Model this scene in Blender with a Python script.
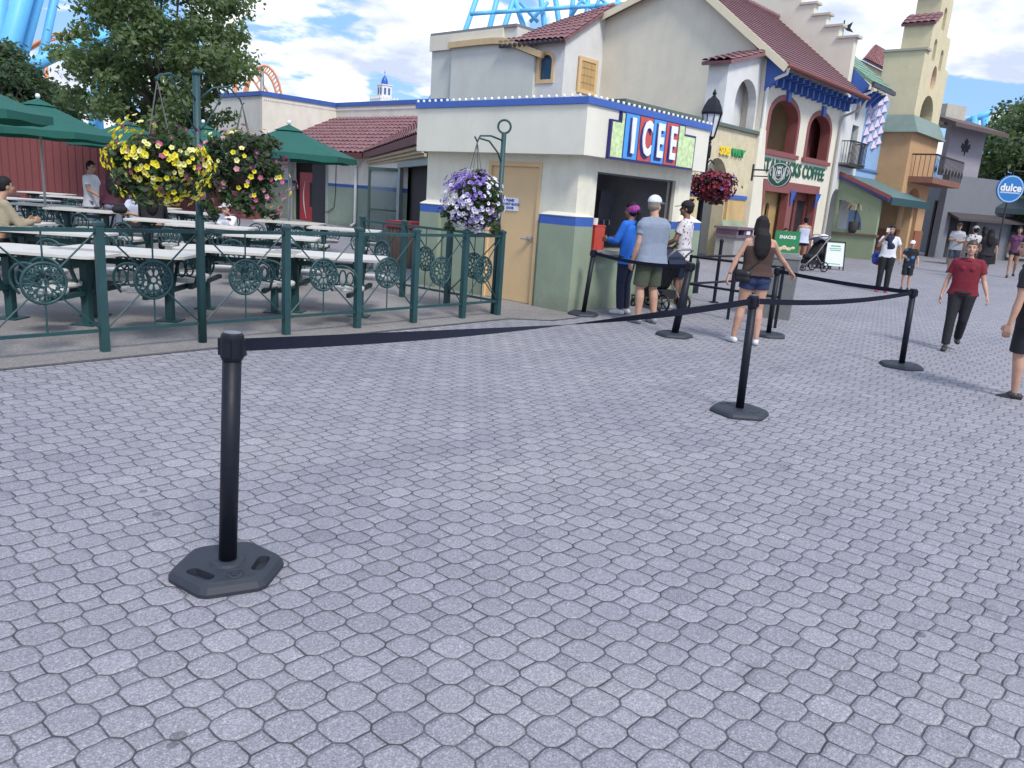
import bpy, math, random
import numpy as np
from mathutils import Vector, Matrix, Quaternion
from mathutils.geometry import tessellate_polygon
for o in list(bpy.data.objects): bpy.data.objects.remove(o)
S = bpy.context.scene
COL = S.collection
PI = math.pi
R = math.radians
# ------------------------------------------------------------------ camera
# world axes: X runs along the shopping street (receding to the right), Y recedes to the left, Z up
FPX, ROLL, HC, EYE = 775.0, R(4.1), 195.8, 1.65
PITCH = math.atan((384 - HC) * math.cos(ROLL) / FPX)
YAW = R(41.4)
fw = Vector((math.cos(YAW), math.sin(YAW), 0)); rt = Vector((math.sin(YAW), -math.cos(YAW), 0)); zz = Vector((0, 0, 1))
cf = fw * math.cos(PITCH) - zz * math.sin(PITCH)
u0 = zz * math.cos(PITCH) + fw * math.sin(PITCH)
cr = rt * math.cos(ROLL) + u0 * math.sin(ROLL)
cu = -rt * math.sin(ROLL) + u0 * math.cos(ROLL)
cam_d = bpy.data.cameras.new('camera'); cam = bpy.data.objects.new('camera', cam_d); COL.objects.link(cam)
m = Matrix.Identity(4)
for i in range(3):
    m[i][0] = cr[i]; m[i][1] = cu[i]; m[i][2] = -cf[i]
m[2][3] = EYE
cam.matrix_world = m
cam_d.sensor_width = 36; cam_d.lens = FPX / 1024 * 36
cam_d.clip_start = 0.05; cam_d.clip_end = 2000
S.camera = cam
S.render.resolution_x, S.render.resolution_y = 1024, 768
# ------------------------------------------------------------------ light
S.view_settings.view_transform = 'Standard'; S.view_settings.look = 'None'
S.view_settings.exposure = 1.0; S.view_settings.gamma = 1.0
SUN_EL, SUN_AZ = R(50), R(-112)         # azimuth counted from +X towards +Y; the sun stands behind thin cloud
sd = bpy.data.lights.new('sun', 'SUN'); sun = bpy.data.objects.new('sun', sd); COL.objects.link(sun)
sd.energy = 1.6; sd.angle = R(14); sd.color = (1.0, 0.95, 0.88)
sdir = Vector((math.cos(SUN_EL) * math.cos(SUN_AZ), math.cos(SUN_EL) * math.sin(SUN_AZ), math.sin(SUN_EL)))
sun.rotation_euler = sdir.to_track_quat('Z', 'Y').to_euler()
world = bpy.data.worlds.new('World'); S.world = world; world.use_nodes = True
nt = world.node_tree; nt.nodes.clear()
def N(nt, t, **k):
    n = nt.nodes.new(t)
    for a, b in k.items():
        if a == 'inp':
            for i, v in b.items(): n.inputs[i].default_value = v
        else: setattr(n, a, b)
    return n
def mth(nt, op, a, b=None, c=None, clamp=False):
    n = nt.nodes.new('ShaderNodeMath'); n.operation = op; n.use_clamp = clamp
    for i, v in enumerate((a, b, c)):
        if v is None: continue
        if isinstance(v, (int, float)): n.inputs[i].default_value = v
        else: nt.links.new(v, n.inputs[i])
    return n.outputs[0]
def mixc(nt, fac, a, b, mode='MIX'):
    n = nt.nodes.new('ShaderNodeMix'); n.data_type = 'RGBA'; n.blend_type = mode
    for s, v in ((n.inputs[0], fac), (n.inputs[6], a), (n.inputs[7], b)):
        if isinstance(v, (int, float)): s.default_value = v
        elif isinstance(v, (tuple, list)): s.default_value = (*v[:3], 1)
        else: nt.links.new(v, s)
    return n.outputs[2]
def ramp(nt, fac, stops):
    n = nt.nodes.new('ShaderNodeValToRGB')
    while len(n.color_ramp.elements) < len(stops): n.color_ramp.elements.new(0.5)
    for e, (p, c) in zip(n.color_ramp.elements, stops):
        e.position = p; e.color = (*c, 1) if isinstance(c, (tuple, list)) else (c, c, c, 1)
    nt.links.new(fac, n.inputs[0]); return n.outputs[0]
sky = N(nt, 'ShaderNodeTexSky', sky_type='NISHITA', sun_disc=False, sun_elevation=SUN_EL, sun_rotation=PI / 2 - SUN_AZ,
        air_density=1.0, dust_density=0.6, ozone_density=1.5)
tc = N(nt, 'ShaderNodeTexCoord')
sx = N(nt, 'ShaderNodeSeparateXYZ'); nt.links.new(tc.outputs['Generated'], sx.inputs[0])
zc = mth(nt, 'MAXIMUM', sx.outputs[2], 0.0); zd = mth(nt, 'ADD', zc, 0.22)
cb = N(nt, 'ShaderNodeCombineXYZ')
nt.links.new(mth(nt, 'DIVIDE', sx.outputs[0], zd), cb.inputs[0]); nt.links.new(mth(nt, 'DIVIDE', sx.outputs[1], zd), cb.inputs[1])
nt.links.new(mth(nt, 'MULTIPLY', zc, 2.6), cb.inputs[2])
def cloud_noise(off, sc, det):
    ad = N(nt, 'ShaderNodeVectorMath', operation='ADD'); nt.links.new(cb.outputs[0], ad.inputs[0]); ad.inputs[1].default_value = off
    n = N(nt, 'ShaderNodeTexNoise'); nt.links.new(ad.outputs[0], n.inputs['Vector'])
    n.inputs['Scale'].default_value = sc; n.inputs['Detail'].default_value = det; n.inputs['Roughness'].default_value = 0.56
    n.inputs['Distortion'].default_value = 0.0
    return n.outputs[0]
SO = (7.3, 2.1, 0.4)
n1 = cloud_noise(SO, 1.75, 14)
n2 = cloud_noise((SO[0] + 0.16, SO[1] - 0.12, SO[2] + .12), 1.75, 8)
n3 = cloud_noise((1.0, 9.0, 3.0), 5.5, 8)
mask = ramp(nt, n1, [(0.458, 0.0), (0.505, 1.0)])
dens = mth(nt, 'SUBTRACT', mth(nt, 'ADD', mth(nt, 'MULTIPLY', n2, 0.75), mth(nt, 'MULTIPLY', n3, 0.25)), 0.0)
shade = ramp(nt, dens, [(0.42, (8.9, 9.0, 9.3)), (0.50, (7.6, 7.9, 8.7)), (0.60, (4.6, 5.2, 6.6))])
skyb = mixc(nt, 0.75, sky.outputs[0], (2.3, 4.3, 8.2))
final = mixc(nt, mask, skyb, shade)
bg = N(nt, 'ShaderNodeBackground'); bg.inputs[1].default_value = 0.075
nt.links.new(final, bg.inputs[0])
wo = N(nt, 'ShaderNodeOutputWorld'); nt.links.new(bg.outputs[0], wo.inputs[0])
CY = S.cycles
CY.max_bounces = 6; CY.diffuse_bounces = 3; CY.glossy_bounces = 2; CY.transparent_max_bounces = 6
CY.use_denoising = True

# ------------------------------------------------------------------ helpers
def at(px, py, D):
    d = cf * FPX + cr * (px - 512) - cu * (py - 384)
    return Vector((0, 0, EYE)) + d * (D / math.hypot(d.x, d.y))
def on(px, py, z=0.0):
    d = cf * FPX + cr * (px - 512) - cu * (py - 384)
    return Vector((0, 0, EYE)) + d * ((z - EYE) / d.z)

class MB:
    def __init__(s): s.v = []; s.f = []; s.m = []; s.st = []
    def add(s, vs, fs, mi=0):
        b = len(s.v); s.st.append((b, len(s.f))); s.v += [tuple(p) for p in vs]; s.f += [tuple(i + b for i in f) for f in fs]; s.m += [mi] * len(fs); return s
    def box(s, x0, x1, y0, y1, z0, z1, mi=0):
        vs = [(x, y, z) for z in (z0, z1) for y in (y0, y1) for x in (x0, x1)]
        return s.add(vs, [(0, 2, 3, 1), (4, 5, 7, 6), (0, 1, 5, 4), (2, 6, 7, 3), (0, 4, 6, 2), (1, 3, 7, 5)], mi)
    def obox(s, c, ux, uy, uz, hx, hy, hz, mi=0):
        c = Vector(c); ux, uy, uz = Vector(ux), Vector(uy), Vector(uz)
        vs = [c + ux * a * hx + uy * b * hy + uz * d * hz for d in (-1, 1) for b in (-1, 1) for a in (-1, 1)]
        return s.add(vs, [(0, 2, 3, 1), (4, 5, 7, 6), (0, 1, 5, 4), (2, 6, 7, 3), (0, 4, 6, 2), (1, 3, 7, 5)], mi)
    def bar(s, p, q, w, h, mi=0):
        p, q = Vector(p), Vector(q); d = (q - p); L = d.length; d.normalize()
        a = d.cross(Vector((0, 0, 1)));
        if a.length < 1e-3: a = Vector((1, 0, 0))
        a.normalize(); b = a.cross(d)
        return s.obox((p + q) / 2, d, a, b, L / 2, w / 2, h / 2, mi)
    def tube(s, pts, r, seg=8, mi=0, caps=True, closed=False):
        pts = [Vector(p) for p in pts]; n = len(pts); rs = r if isinstance(r, (list, tuple)) else [r] * n
        rings = []; prev = None
        for i, p in enumerate(pts):
            if closed: t = pts[(i + 1) % n] - pts[i - 1]
            else: t = (pts[min(i + 1, n - 1)] - pts[max(i - 1, 0)])
            if t.length < 1e-9: t = Vector((0, 0, 1))
            t.normalize()
            a = prev - t * prev.dot(t) if prev is not None else t.orthogonal()
            if a.length < 1e-4: a = t.orthogonal()
            a.normalize(); b = t.cross(a); prev = a
            rings.append([p + (a * math.cos(2 * PI * k / seg) + b * math.sin(2 * PI * k / seg)) * rs[i] for k in range(seg)])
        vs = [v for rg in rings for v in rg]; fs = []
        for i in range(n if closed else n - 1):
            j = (i + 1) % n
            for k in range(seg):
                l = (k + 1) % seg; fs.append((i * seg + k, i * seg + l, j * seg + l, j * seg + k))
        if caps and not closed: fs += [tuple(range(seg))[::-1], tuple((n - 1) * seg + k for k in range(seg))]
        return s.add(vs, fs, mi)
    def lathe(s, prof, c=(0, 0, 0), seg=16, mi=0):
        vs = []; fs = []
        for r, z in prof: vs += [(c[0] + r * math.cos(2 * PI * k / seg), c[1] + r * math.sin(2 * PI * k / seg), c[2] + z) for k in range(seg)]
        for i in range(len(prof) - 1):
            for k in range(seg): l = (k + 1) % seg; fs.append((i * seg + k, i * seg + l, (i + 1) * seg + l, (i + 1) * seg + k))
        fs += [tuple(range(seg))[::-1], tuple((len(prof) - 1) * seg + k for k in range(seg))]
        return s.add(vs, fs, mi)
    def ell(s, c, r, su=12, sv=8, mi=0, rot=None):
        vs = []; fs = []
        for j in range(sv + 1):
            th = PI * j / sv
            for i in range(su):
                p = Vector((r[0] * math.sin(th) * math.cos(2 * PI * i / su), r[1] * math.sin(th) * math.sin(2 * PI * i / su), r[2] * math.cos(th)))
                if rot: p = rot @ p
                vs.append(p + Vector(c))
        for j in range(sv):
            for i in range(su): k = (i + 1) % su; fs.append((j * su + i, (j + 1) * su + i, (j + 1) * su + k, j * su + k))
        return s.add(vs, fs, mi)
    def cap(s, p, r0, q, r1, seg=12, mi=0):           # capsule, tapered
        p, q = Vector(p), Vector(q); d = q - p; L = d.length
        if L < 1e-6: return s.ell(p, (r0, r0, r0))
        d.normalize(); pts = []; rs = []
        for k in (80, 55, 28, 0): pts.append(p - d * r0 * math.sin(R(k))); rs.append(r0 * math.cos(R(k)))
        for k in (0, 28, 55, 80): pts.append(q + d * r1 * math.sin(R(k))); rs.append(r1 * math.cos(R(k)))
        return s.tube(pts, rs, seg, mi)
    def wall(s, O, u, n, outer, holes=(), t=0.2, mi=0, mir=None):
        O, u, n = Vector(O), Vector(u), Vector(n); P = lambda a, d: O + u * a[0] + zz * a[1] - n * d
        loops = [list(outer)] + [list(h) for h in holes]; allp = [p for l in loops for p in l]
        tri = tessellate_polygon([[Vector((p[0], p[1], 0)) for p in l] for l in loops])
        s.add([P(p, 0) for p in allp], tri, mi); s.add([P(p, t) for p in allp], [tuple(reversed(x)) for x in tri], mi)
        for li, l in enumerate(loops):
            k = len(l); vs = [P(p, 0) for p in l] + [P(p, t) for p in l]
            s.add(vs, [(i, (i + 1) % k, (i + 1) % k + k, i + k) for i in range(k)], mi if li == 0 or mir is None else mir)
        return s
    def each(s, name, mats, parent, per=1, smooth=False, fixn=True):
        out = []
        for k in range(0, len(s.st), per):
            b0, f0 = s.st[k]; b1, f1 = s.st[k + per] if k + per < len(s.st) else (len(s.v), len(s.f))
            q = MB(); q.v = s.v[b0:b1]; q.f = [tuple(i - b0 for i in f) for f in s.f[f0:f1]]; q.m = s.m[f0:f1]; out.append(q.build(name, mats, parent, smooth, fixn=fixn))
        return out
    def build(s, name, mats, parent=None, smooth=False, kind=None, fixn=True):
        me = bpy.data.meshes.new(name)
        off = None; a_ = parent
        while a_ is not None and off is None: off = a_.get('_w'); a_ = a_.parent
        vs = s.v
        if off is not None: vs = [(x - off[0], y - off[1], z - off[2]) for x, y, z in vs]
        me.from_pydata(vs, [], s.f)
        mats = mats if isinstance(mats, (list, tuple)) else [mats]
        for mm in mats: me.materials.append(mm)
        if len(mats) > 1: me.polygons.foreach_set('material_index', s.m)
        if fixn:
            import bmesh
            bm = bmesh.new(); bm.from_mesh(me); bmesh.ops.recalc_face_normals(bm, faces=bm.faces); bm.to_mesh(me); bm.free()
        if smooth: me.shade_smooth() if hasattr(me, 'shade_smooth') else None
        me.update()
        o = bpy.data.objects.new(name, me); COL.objects.link(o)
        if parent is not None: o.parent = parent
        if kind: o['kind'] = kind
        return o
def tag(o, label=None, cat=None, group=None, kind=None):
    if label: o['label'] = label
    if cat: o['category'] = cat
    if group: o['group'] = group
    if kind: o['kind'] = kind
    return o
def thing(name, label, cat, loc=(0, 0, 0), rz=0.0, group=None, world=False):
    o = bpy.data.objects.new(name, None); COL.objects.link(o); o.location = loc; o.rotation_euler = (0, 0, rz)
    o.empty_display_size = 0.2
    tag(o, label, cat, group)
    if world: o['_w'] = tuple(loc)      # children authored in world coordinates
    return o
def fin(o):
    if '_w' in o.keys(): del o['_w']
def children(o): return [c for c in COL.objects if c.parent == o]
def copy_tree(src, loc, rz, label=None, top=True):
    kids = children(src); c = src.copy(); COL.objects.link(c)
    if top:
        c.location = loc; c.rotation_euler = (0, 0, rz)
        if label: c['label'] = label
    for k in kids:
        d = copy_tree(k, None, None, top=False); d.parent = c
    return c
def one(mb, name, mat, label, cat, loc, group=None, smooth=False, kind=None, rz=0):
    """a thing that is one mesh, authored in local coordinates"""
    o = mb.build(name, mat, None, smooth); o.location = loc; o.rotation_euler = (0, 0, rz); return tag(o, label, cat, group, kind)
def text_obj(name, txt, size, mat, parent, origin, u=(1, 0, 0), v=(0, 0, 1), ext=0.01, bold=0.0, sx_=1.0, shear=0.0, align='CENTER'):
    cu_ = bpy.data.curves.new(name, 'FONT'); cu_.body = txt; cu_.size = size; cu_.extrude = ext; cu_.offset = bold; cu_.align_x = align
    cu_.align_y = 'CENTER'; cu_.shear = shear; cu_.resolution_u = 3
    t = bpy.data.objects.new(name, cu_); COL.objects.link(t)
    bpy.context.view_layer.update()
    me = bpy.data.meshes.new_from_object(t.evaluated_get(bpy.context.evaluated_depsgraph_get()))
    bpy.data.objects.remove(t)
    u, v = Vector(u), Vector(v); n = u.cross(v); off = Vector(parent.get('_w') or (0, 0, 0))
    M = Matrix(((u.x * sx_, v.x, n.x, origin[0] - off.x), (u.y * sx_, v.y, n.y, origin[1] - off.y), (u.z * sx_, v.z, n.z, origin[2] - off.z), (0, 0, 0, 1)))
    me.transform(M); me.materials.clear(); me.materials.append(mat)
    o = bpy.data.objects.new(name, me); COL.objects.link(o); o.parent = parent; return o

# ------------------------------------------------------------------ materials
MATS = {}
def mat(name, col, rough=0.7, var=0.12, vs=3.0, bump=0.0, bs=40.0, metal=0.0, spec=0.5, dirt=0.0, trans=0.0):
    if name in MATS: return MATS[name]
    mt = bpy.data.materials.new(name); mt.use_nodes = True; nt = mt.node_tree; b = nt.nodes['Principled BSDF']
    b.inputs['Roughness'].default_value = rough; b.inputs['Metallic'].default_value = metal
    b.inputs['Specular IOR Level'].default_value = spec
    g = N(nt, 'ShaderNodeNewGeometry')
    c = (*col, 1)
    if var > 0:
        n = N(nt, 'ShaderNodeTexNoise', inp={'Scale': vs, 'Detail': 6.0, 'Roughness': 0.65}); nt.links.new(g.outputs['Position'], n.inputs['Vector'])
        f = ramp(nt, n.outputs[0], [(0.3, 0.0), (0.7, 1.0)])
        out = mixc(nt, f, tuple(x * (1 - var) for x in col), tuple(min(1, x * (1 + var)) for x in col))
        if dirt > 0:
            n2 = N(nt, 'ShaderNodeTexNoise', inp={'Scale': 0.9, 'Detail': 9.0, 'Roughness': 0.7, 'Distortion': 0.6})
            mp = N(nt, 'ShaderNodeMapping'); mp.inputs['Scale'].default_value = (1.6, 1.6, 0.55)
            nt.links.new(g.outputs['Position'], mp.inputs[0]); nt.links.new(mp.outputs[0], n2.inputs['Vector'])
            f2 = ramp(nt, n2.outputs[0], [(0.48, 0.0), (0.75, 1.0)])
            out = mixc(nt, mth(nt, 'MULTIPLY', f2, dirt), out, tuple(x * 0.55 for x in (0.36, 0.34, 0.30)))
        nt.links.new(out, b.inputs['Base Color'])
        r2 = mth(nt, 'MULTIPLY_ADD', n.outputs[0], 0.25, rough - 0.12, clamp=True); nt.links.new(r2, b.inputs['Roughness'])
    else: b.inputs['Base Color'].default_value = c
    if bump > 0:
        n = N(nt, 'ShaderNodeTexNoise', inp={'Scale': bs, 'Detail': 5.0, 'Roughness': 0.6}); nt.links.new(g.outputs['Position'], n.inputs['Vector'])
        bm = N(nt, 'ShaderNodeBump', inp={'Strength': bump, 'Distance': 0.01}); nt.links.new(n.outputs[0], bm.inputs['Height']); nt.links.new(bm.outputs[0], b.inputs['Normal'])
    if trans > 0:
        tr = N(nt, 'ShaderNodeBsdfTranslucent'); tr.inputs[0].default_value = (col[0] * 1.6, col[1] * 1.7, col[2] * 0.9, 1)
        mx = N(nt, 'ShaderNodeMixShader'); mx.inputs[0].default_value = trans
        nt.links.new(b.outputs[0], mx.inputs[1]); nt.links.new(tr.outputs[0], mx.inputs[2]); nt.links.new(mx.outputs[0], nt.nodes['Material Output'].inputs[0])
    MATS[name] = mt; return mt
def banded(name, z0, z1, low, band, high, bump=0.35, dirt=0.24):
    """wall painted in three heights: low colour, painted band, high colour"""
    mt = mat(name, high, 0.85, 0.03, 2.0, bump, 30)
    nt = mt.node_tree; b = nt.nodes['Principled BSDF']
    g = N(nt, 'ShaderNodeNewGeometry'); s = N(nt, 'ShaderNodeSeparateXYZ'); nt.links.new(g.outputs['Position'], s.inputs[0])
    nz = N(nt, 'ShaderNodeTexNoise', inp={'Scale': 2.5, 'Detail': 8.0, 'Roughness': 0.7}); nt.links.new(g.outputs['Position'], nz.inputs['Vector'])
    a = mixc(nt, mth(nt, 'GREATER_THAN', s.outputs[2], z0), low, band)
    a = mixc(nt, mth(nt, 'GREATER_THAN', s.outputs[2], z1), a, high)
    f = ramp(nt, nz.outputs[0], [(0.35, 0.90), (0.7, 1.04)]); a = mixc(nt, 1.0, a, f, 'MULTIPLY')
    mp = N(nt, 'ShaderNodeMapping'); mp.inputs['Scale'].default_value = (3.0, 3.0, 0.7); nt.links.new(g.outputs['Position'], mp.inputs[0])
    n2 = N(nt, 'ShaderNodeTexNoise', inp={'Scale': 1.4, 'Detail': 9.0, 'Roughness': 0.75, 'Distortion': 0.8}); nt.links.new(mp.outputs[0], n2.inputs['Vector'])
    f2 = mth(nt, 'MULTIPLY', ramp(nt, n2.outputs[0], [(0.5, 0.0), (0.78, 1.0)]), dirt)
    a = mixc(nt, f2, a, (0.20, 0.18, 0.15))
    splash = mth(nt, 'MULTIPLY', ramp(nt, mth(nt, 'ADD', s.outputs[2], mth(nt, 'MULTIPLY', nz.outputs[0], 0.5)), [(0.25, 1.0), (0.5, 0.0)]), dirt * 1.6)
    a = mixc(nt, splash, a, (0.13, 0.12, 0.10))
    nt.links.new(a, b.inputs['Base Color']); return mt
CREAM = (0.70, 0.66, 0.55); GREEN_P = (0.25, 0.31, 0.21); BLUE_P = (0.045, 0.12, 0.42)
M_kiosk = banded('kiosk_paint', 1.28, 1.41, (0.27, 0.33, 0.24), BLUE_P, (0.76, 0.73, 0.60))
M_cream = mat('cream_plaster', (0.70, 0.67, 0.58), 0.85, 0.05, 2, 0.25, 30, dirt=0.12)
M_blue = mat('blue_paint', BLUE_P, 0.5, 0.08)
M_gable = mat('gable_plaster', (0.70, 0.66, 0.545), 0.9, 0.05, 1.2, 0.4, 14, dirt=0.12)
M_white = mat('white_plaster', (0.66, 0.66, 0.65), 0.9, 0.06, 2, 0.8, 8, dirt=0.1)
M_whitep = mat('white_paint', (0.74, 0.74, 0.73), 0.6, 0.04)
M_stone = mat('yellow_stucco', (0.60, 0.53, 0.36), 0.9, 0.12, 5, 0.9, 12, dirt=0.1)
M_tan = mat('tan_paint', (0.68, 0.48, 0.26), 0.6, 0.05, 2, dirt=0.12)
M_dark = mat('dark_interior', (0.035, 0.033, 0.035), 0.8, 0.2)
M_black = mat('black_plastic', (0.008, 0.010, 0.018), 0.5, 0.2, 20, 0.05, 200, spec=.28)
M_rubber = mat('black_rubber', (0.024, 0.030, 0.042), 0.62, 0.2, 14, 0.08, 150, spec=.45)
M_belt = mat('belt_webbing', (0.012, 0.014, 0.026), 0.85, 0.1, 30, spec=0.12)
M_teal = mat('dark_green_metal', (0.014, 0.058, 0.064), 0.5, 0.15, 6, 0.1, 60)
M_umb = mat('umbrella_fabric', (0.012, 0.105, 0.085), 0.8, 0.1, 4, 0.2, 300, trans=0.12)
M_table = mat('table_top', (0.56, 0.54, 0.50), 0.5, 0.06, 6)
M_grey = mat('grey_metal', (0.45, 0.47, 0.47), 0.4, 0.06)
M_tile = mat('roof_tile', (0.21, 0.105, 0.115), 0.8, 0.25, 4.0, 0.2, 30)
M_tile2 = mat('roof_shingle', (0.20, 0.105, 0.115), 0.85, 0.12, 3.0, 0.1, 30)
M_maroon = mat('maroon_paint', (0.23, 0.075, 0.07), 0.6, 0.08)
M_darkmar = mat('dark_red_door', (0.17, 0.04, 0.04), 0.5, 0.1)
M_redwall = mat('red_board', (0.17, 0.045, 0.045), 0.75, 0.08, 1.5)
M_glass = mat('dark_glass', (0.02, 0.025, 0.03), 0.12, 0.1, 1, spec=0.8)
M_coast = mat('coaster_blue', (0.13, 0.48, 0.80), 0.5, 0.05)
M_orange = mat('coaster_orange', (0.62, 0.26, 0.12), 0.6, 0.05)
M_steel = mat('grey_steel', (0.30, 0.30, 0.31), 0.45, 0.06, metal=0.3)
def mk(name, col, **k): return mat(name, col, **k)

STAINS = [(0.892, 2.028, .030), (0.862, 2.00, .020), (1.604, 3.957, .022), (2.9, 1.5, .018)]     # small oil marks on the stones
def paver_material():
    mt = bpy.data.materials.new('octagon_pavers'); mt.use_nodes = True; nt = mt.node_tree; b = nt.nodes['Principled BSDF']
    g = N(nt, 'ShaderNodeNewGeometry')
    wob = N(nt, 'ShaderNodeTexNoise', inp={'Scale': 1.3, 'Detail': 2.0}); nt.links.new(g.outputs['Position'], wob.inputs['Vector'])
    wv = N(nt, 'ShaderNodeVectorMath', operation='MULTIPLY_ADD'); nt.links.new(wob.outputs['Color'], wv.inputs[0]); wv.inputs[1].default_value = (0.03, 0.03, 0); nt.links.new(g.outputs['Position'], wv.inputs[2])
    w2 = N(nt, 'ShaderNodeTexNoise', inp={'Scale': 9.0, 'Detail': 3.0}); nt.links.new(g.outputs['Position'], w2.inputs['Vector'])
    wv2 = N(nt, 'ShaderNodeVectorMath', operation='MULTIPLY_ADD'); nt.links.new(w2.outputs['Color'], wv2.inputs[0]); wv2.inputs[1].default_value = (0.018, 0.018, 0); nt.links.new(wv.outputs[0], wv2.inputs[2])
    mp = N(nt, 'ShaderNodeMapping'); mp.inputs['Rotation'].default_value = (0, 0, R(44.5))
    mp.inputs['Location'].default_value = (0.3, 0.1, 0)
    mp.vector_type = 'POINT'
    # rotate first, then scale (isotropic, so the order does not matter)
    nt.links.new(wv2.outputs[0], mp.inputs[0]); ms = N(nt, 'ShaderNodeVectorMath', operation='MULTIPLY'); ms.inputs[1].default_value = (1 / 0.165, 1 / 0.151, 1); nt.links.new(mp.outputs[0], ms.inputs[0]); s = N(nt, 'ShaderNodeSeparateXYZ'); nt.links.new(ms.outputs[0], s.inputs[0])
    x, y = s.outputs[0], s.outputs[1]
    rx, ry = mth(nt, 'FLOOR', mth(nt, 'ADD', x, 0.5)), mth(nt, 'FLOOR', mth(nt, 'ADD', y, 0.5))
    ax, ay = mth(nt, 'ABSOLUTE', mth(nt, 'SUBTRACT', x, rx)), mth(nt, 'ABSOLUTE', mth(nt, 'SUBTRACT', y, ry))
    QX, QY = 0.380, 0.390      # half diagonals of the small stones
    sm = mth(nt, 'ADD', mth(nt, 'DIVIDE', mth(nt, 'SUBTRACT', 0.5, ax), QX), mth(nt, 'DIVIDE', mth(nt, 'SUBTRACT', 0.5, ay), QY))
    isq = mth(nt, 'LESS_THAN', sm, 1.0)
    dsq = mth(nt, 'MULTIPLY', mth(nt, 'ABSOLUTE', mth(nt, 'SUBTRACT', sm, 1.0)), 0.2722)
    dedge = mth(nt, 'SUBTRACT', 0.5, mth(nt, 'MAXIMUM', ax, ay))
    doct = mth(nt, 'SMOOTH_MIN', dedge, dsq, 0.07)
    dist = mth(nt, 'ADD', mth(nt, 'MULTIPLY', isq, dsq), mth(nt, 'MULTIPLY', mth(nt, 'SUBTRACT', 1.0, isq), doct))
    fx_, fy_ = mth(nt, 'ADD', mth(nt, 'FLOOR', x), 0.5), mth(nt, 'ADD', mth(nt, 'FLOOR', y), 0.5)
    inv = mth(nt, 'SUBTRACT', 1.0, isq)
    ix = mth(nt, 'ADD', mth(nt, 'MULTIPLY', isq, fx_), mth(nt, 'MULTIPLY', inv, rx)); iy = mth(nt, 'ADD', mth(nt, 'MULTIPLY', isq, fy_), mth(nt, 'MULTIPLY', inv, ry))
    cb = N(nt, 'ShaderNodeCombineXYZ'); nt.links.new(ix, cb.inputs[0]); nt.links.new(iy, cb.inputs[1])
    wn = N(nt, 'ShaderNodeTexWhiteNoise'); nt.links.new(cb.outputs[0], wn.inputs['Vector'])
    base = ramp(nt, wn.outputs[0], [(0.0, (0.212, 0.208, 0.240)), (0.05, (0.240, 0.234, 0.264)), (0.5, (0.258, 0.250, 0.281)), (0.95, (0.276, 0.268, 0.300)), (1.0, (0.298, 0.290, 0.323))])
    fine = N(nt, 'ShaderNodeTexNoise', inp={'Scale': 75.0, 'Detail': 8.0, 'Roughness': 0.85}); nt.links.new(g.outputs['Position'], fine.inputs['Vector'])
    base = mixc(nt, 1.0, base, ramp(nt, fine.outputs[0], [(0.32, 0.62), (0.5, 1.0), (0.68, 1.5)]), 'MULTIPLY')
    vg = N(nt, 'ShaderNodeTexVoronoi', inp={'Scale': 210.0}); nt.links.new(g.outputs['Position'], vg.inputs['Vector']); sg_ = N(nt, 'ShaderNodeSeparateXYZ'); nt.links.new(vg.outputs['Color'], sg_.inputs[0])
    base = mixc(nt, 1.0, base, ramp(nt, sg_.outputs[0], [(0.0, 0.72), (0.8, 1.06), (1.0, 1.45)]), 'MULTIPLY')
    vor = N(nt, 'ShaderNodeTexVoronoi', inp={'Scale': 95.0}); nt.links.new(g.outputs['Position'], vor.inputs['Vector'])
    spk = mth(nt, 'MULTIPLY', mth(nt, 'LESS_THAN', vor.outputs['Distance'], 0.22), 0.42)
    base = mixc(nt, spk, base, (0.50, 0.50, 0.55))
    med = N(nt, 'ShaderNodeTexNoise', inp={'Scale': 0.55, 'Detail': 7.0, 'Roughness': 0.65}); nt.links.new(g.outputs['Position'], med.inputs['Vector'])
    base = mixc(nt, 1.0, base, ramp(nt, med.outputs[0], [(0.3, (0.86, 0.87, 0.90)), (0.5, (1.0, 1.0, 1.0)), (0.72, (1.12, 1.10, 1.06))]), 'MULTIPLY')
    st = N(nt, 'ShaderNodeTexNoise', inp={'Scale': 3.3, 'Detail': 4.0, 'Roughness': 0.55}); nt.links.new(g.outputs['Position'], st.inputs['Vector'])
    base = mixc(nt, mth(nt, 'MULTIPLY', ramp(nt, st.outputs[0], [(0.66, 0.0), (0.74, 1.0)]), 0.45), base, (0.10, 0.10, 0.115))
    gm = N(nt, 'ShaderNodeTexVoronoi', inp={'Scale': 1.7}); nt.links.new(wv2.outputs[0], gm.inputs['Vector'])
    base = mixc(nt, mth(nt, 'MULTIPLY', mth(nt, 'LESS_THAN', gm.outputs['Distance'], 0.045), 0.62), base, (0.075, 0.075, 0.082))
    spo = N(nt, 'ShaderNodeTexNoise', inp={'Scale': 13.0, 'Detail': 2.0}); nt.links.new(g.outputs['Position'], spo.inputs['Vector'])
    base = mixc(nt, mth(nt, 'MULTIPLY', ramp(nt, spo.outputs[0], [(0.745, 0.0), (0.765, 1.0)]), 0.6), base, (0.07, 0.07, 0.08))
    for (sx0, sy0, sr) in STAINS:
        dv = N(nt, 'ShaderNodeVectorMath', operation='DISTANCE'); nt.links.new(wv2.outputs[0], dv.inputs[0]); dv.inputs[1].default_value = (sx0 + .024, sy0 + .024, 0)
        base = mixc(nt, mth(nt, 'MULTIPLY', mth(nt, 'LESS_THAN', mth(nt, 'ADD', dv.outputs['Value'], mth(nt, 'MULTIPLY', w2.outputs[0], sr * 1.2)), sr * 1.5), 0.6), base, (0.06, 0.06, 0.07))
    jw = mth(nt, 'MULTIPLY_ADD', w2.outputs[0], 0.062, -0.008)
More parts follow.
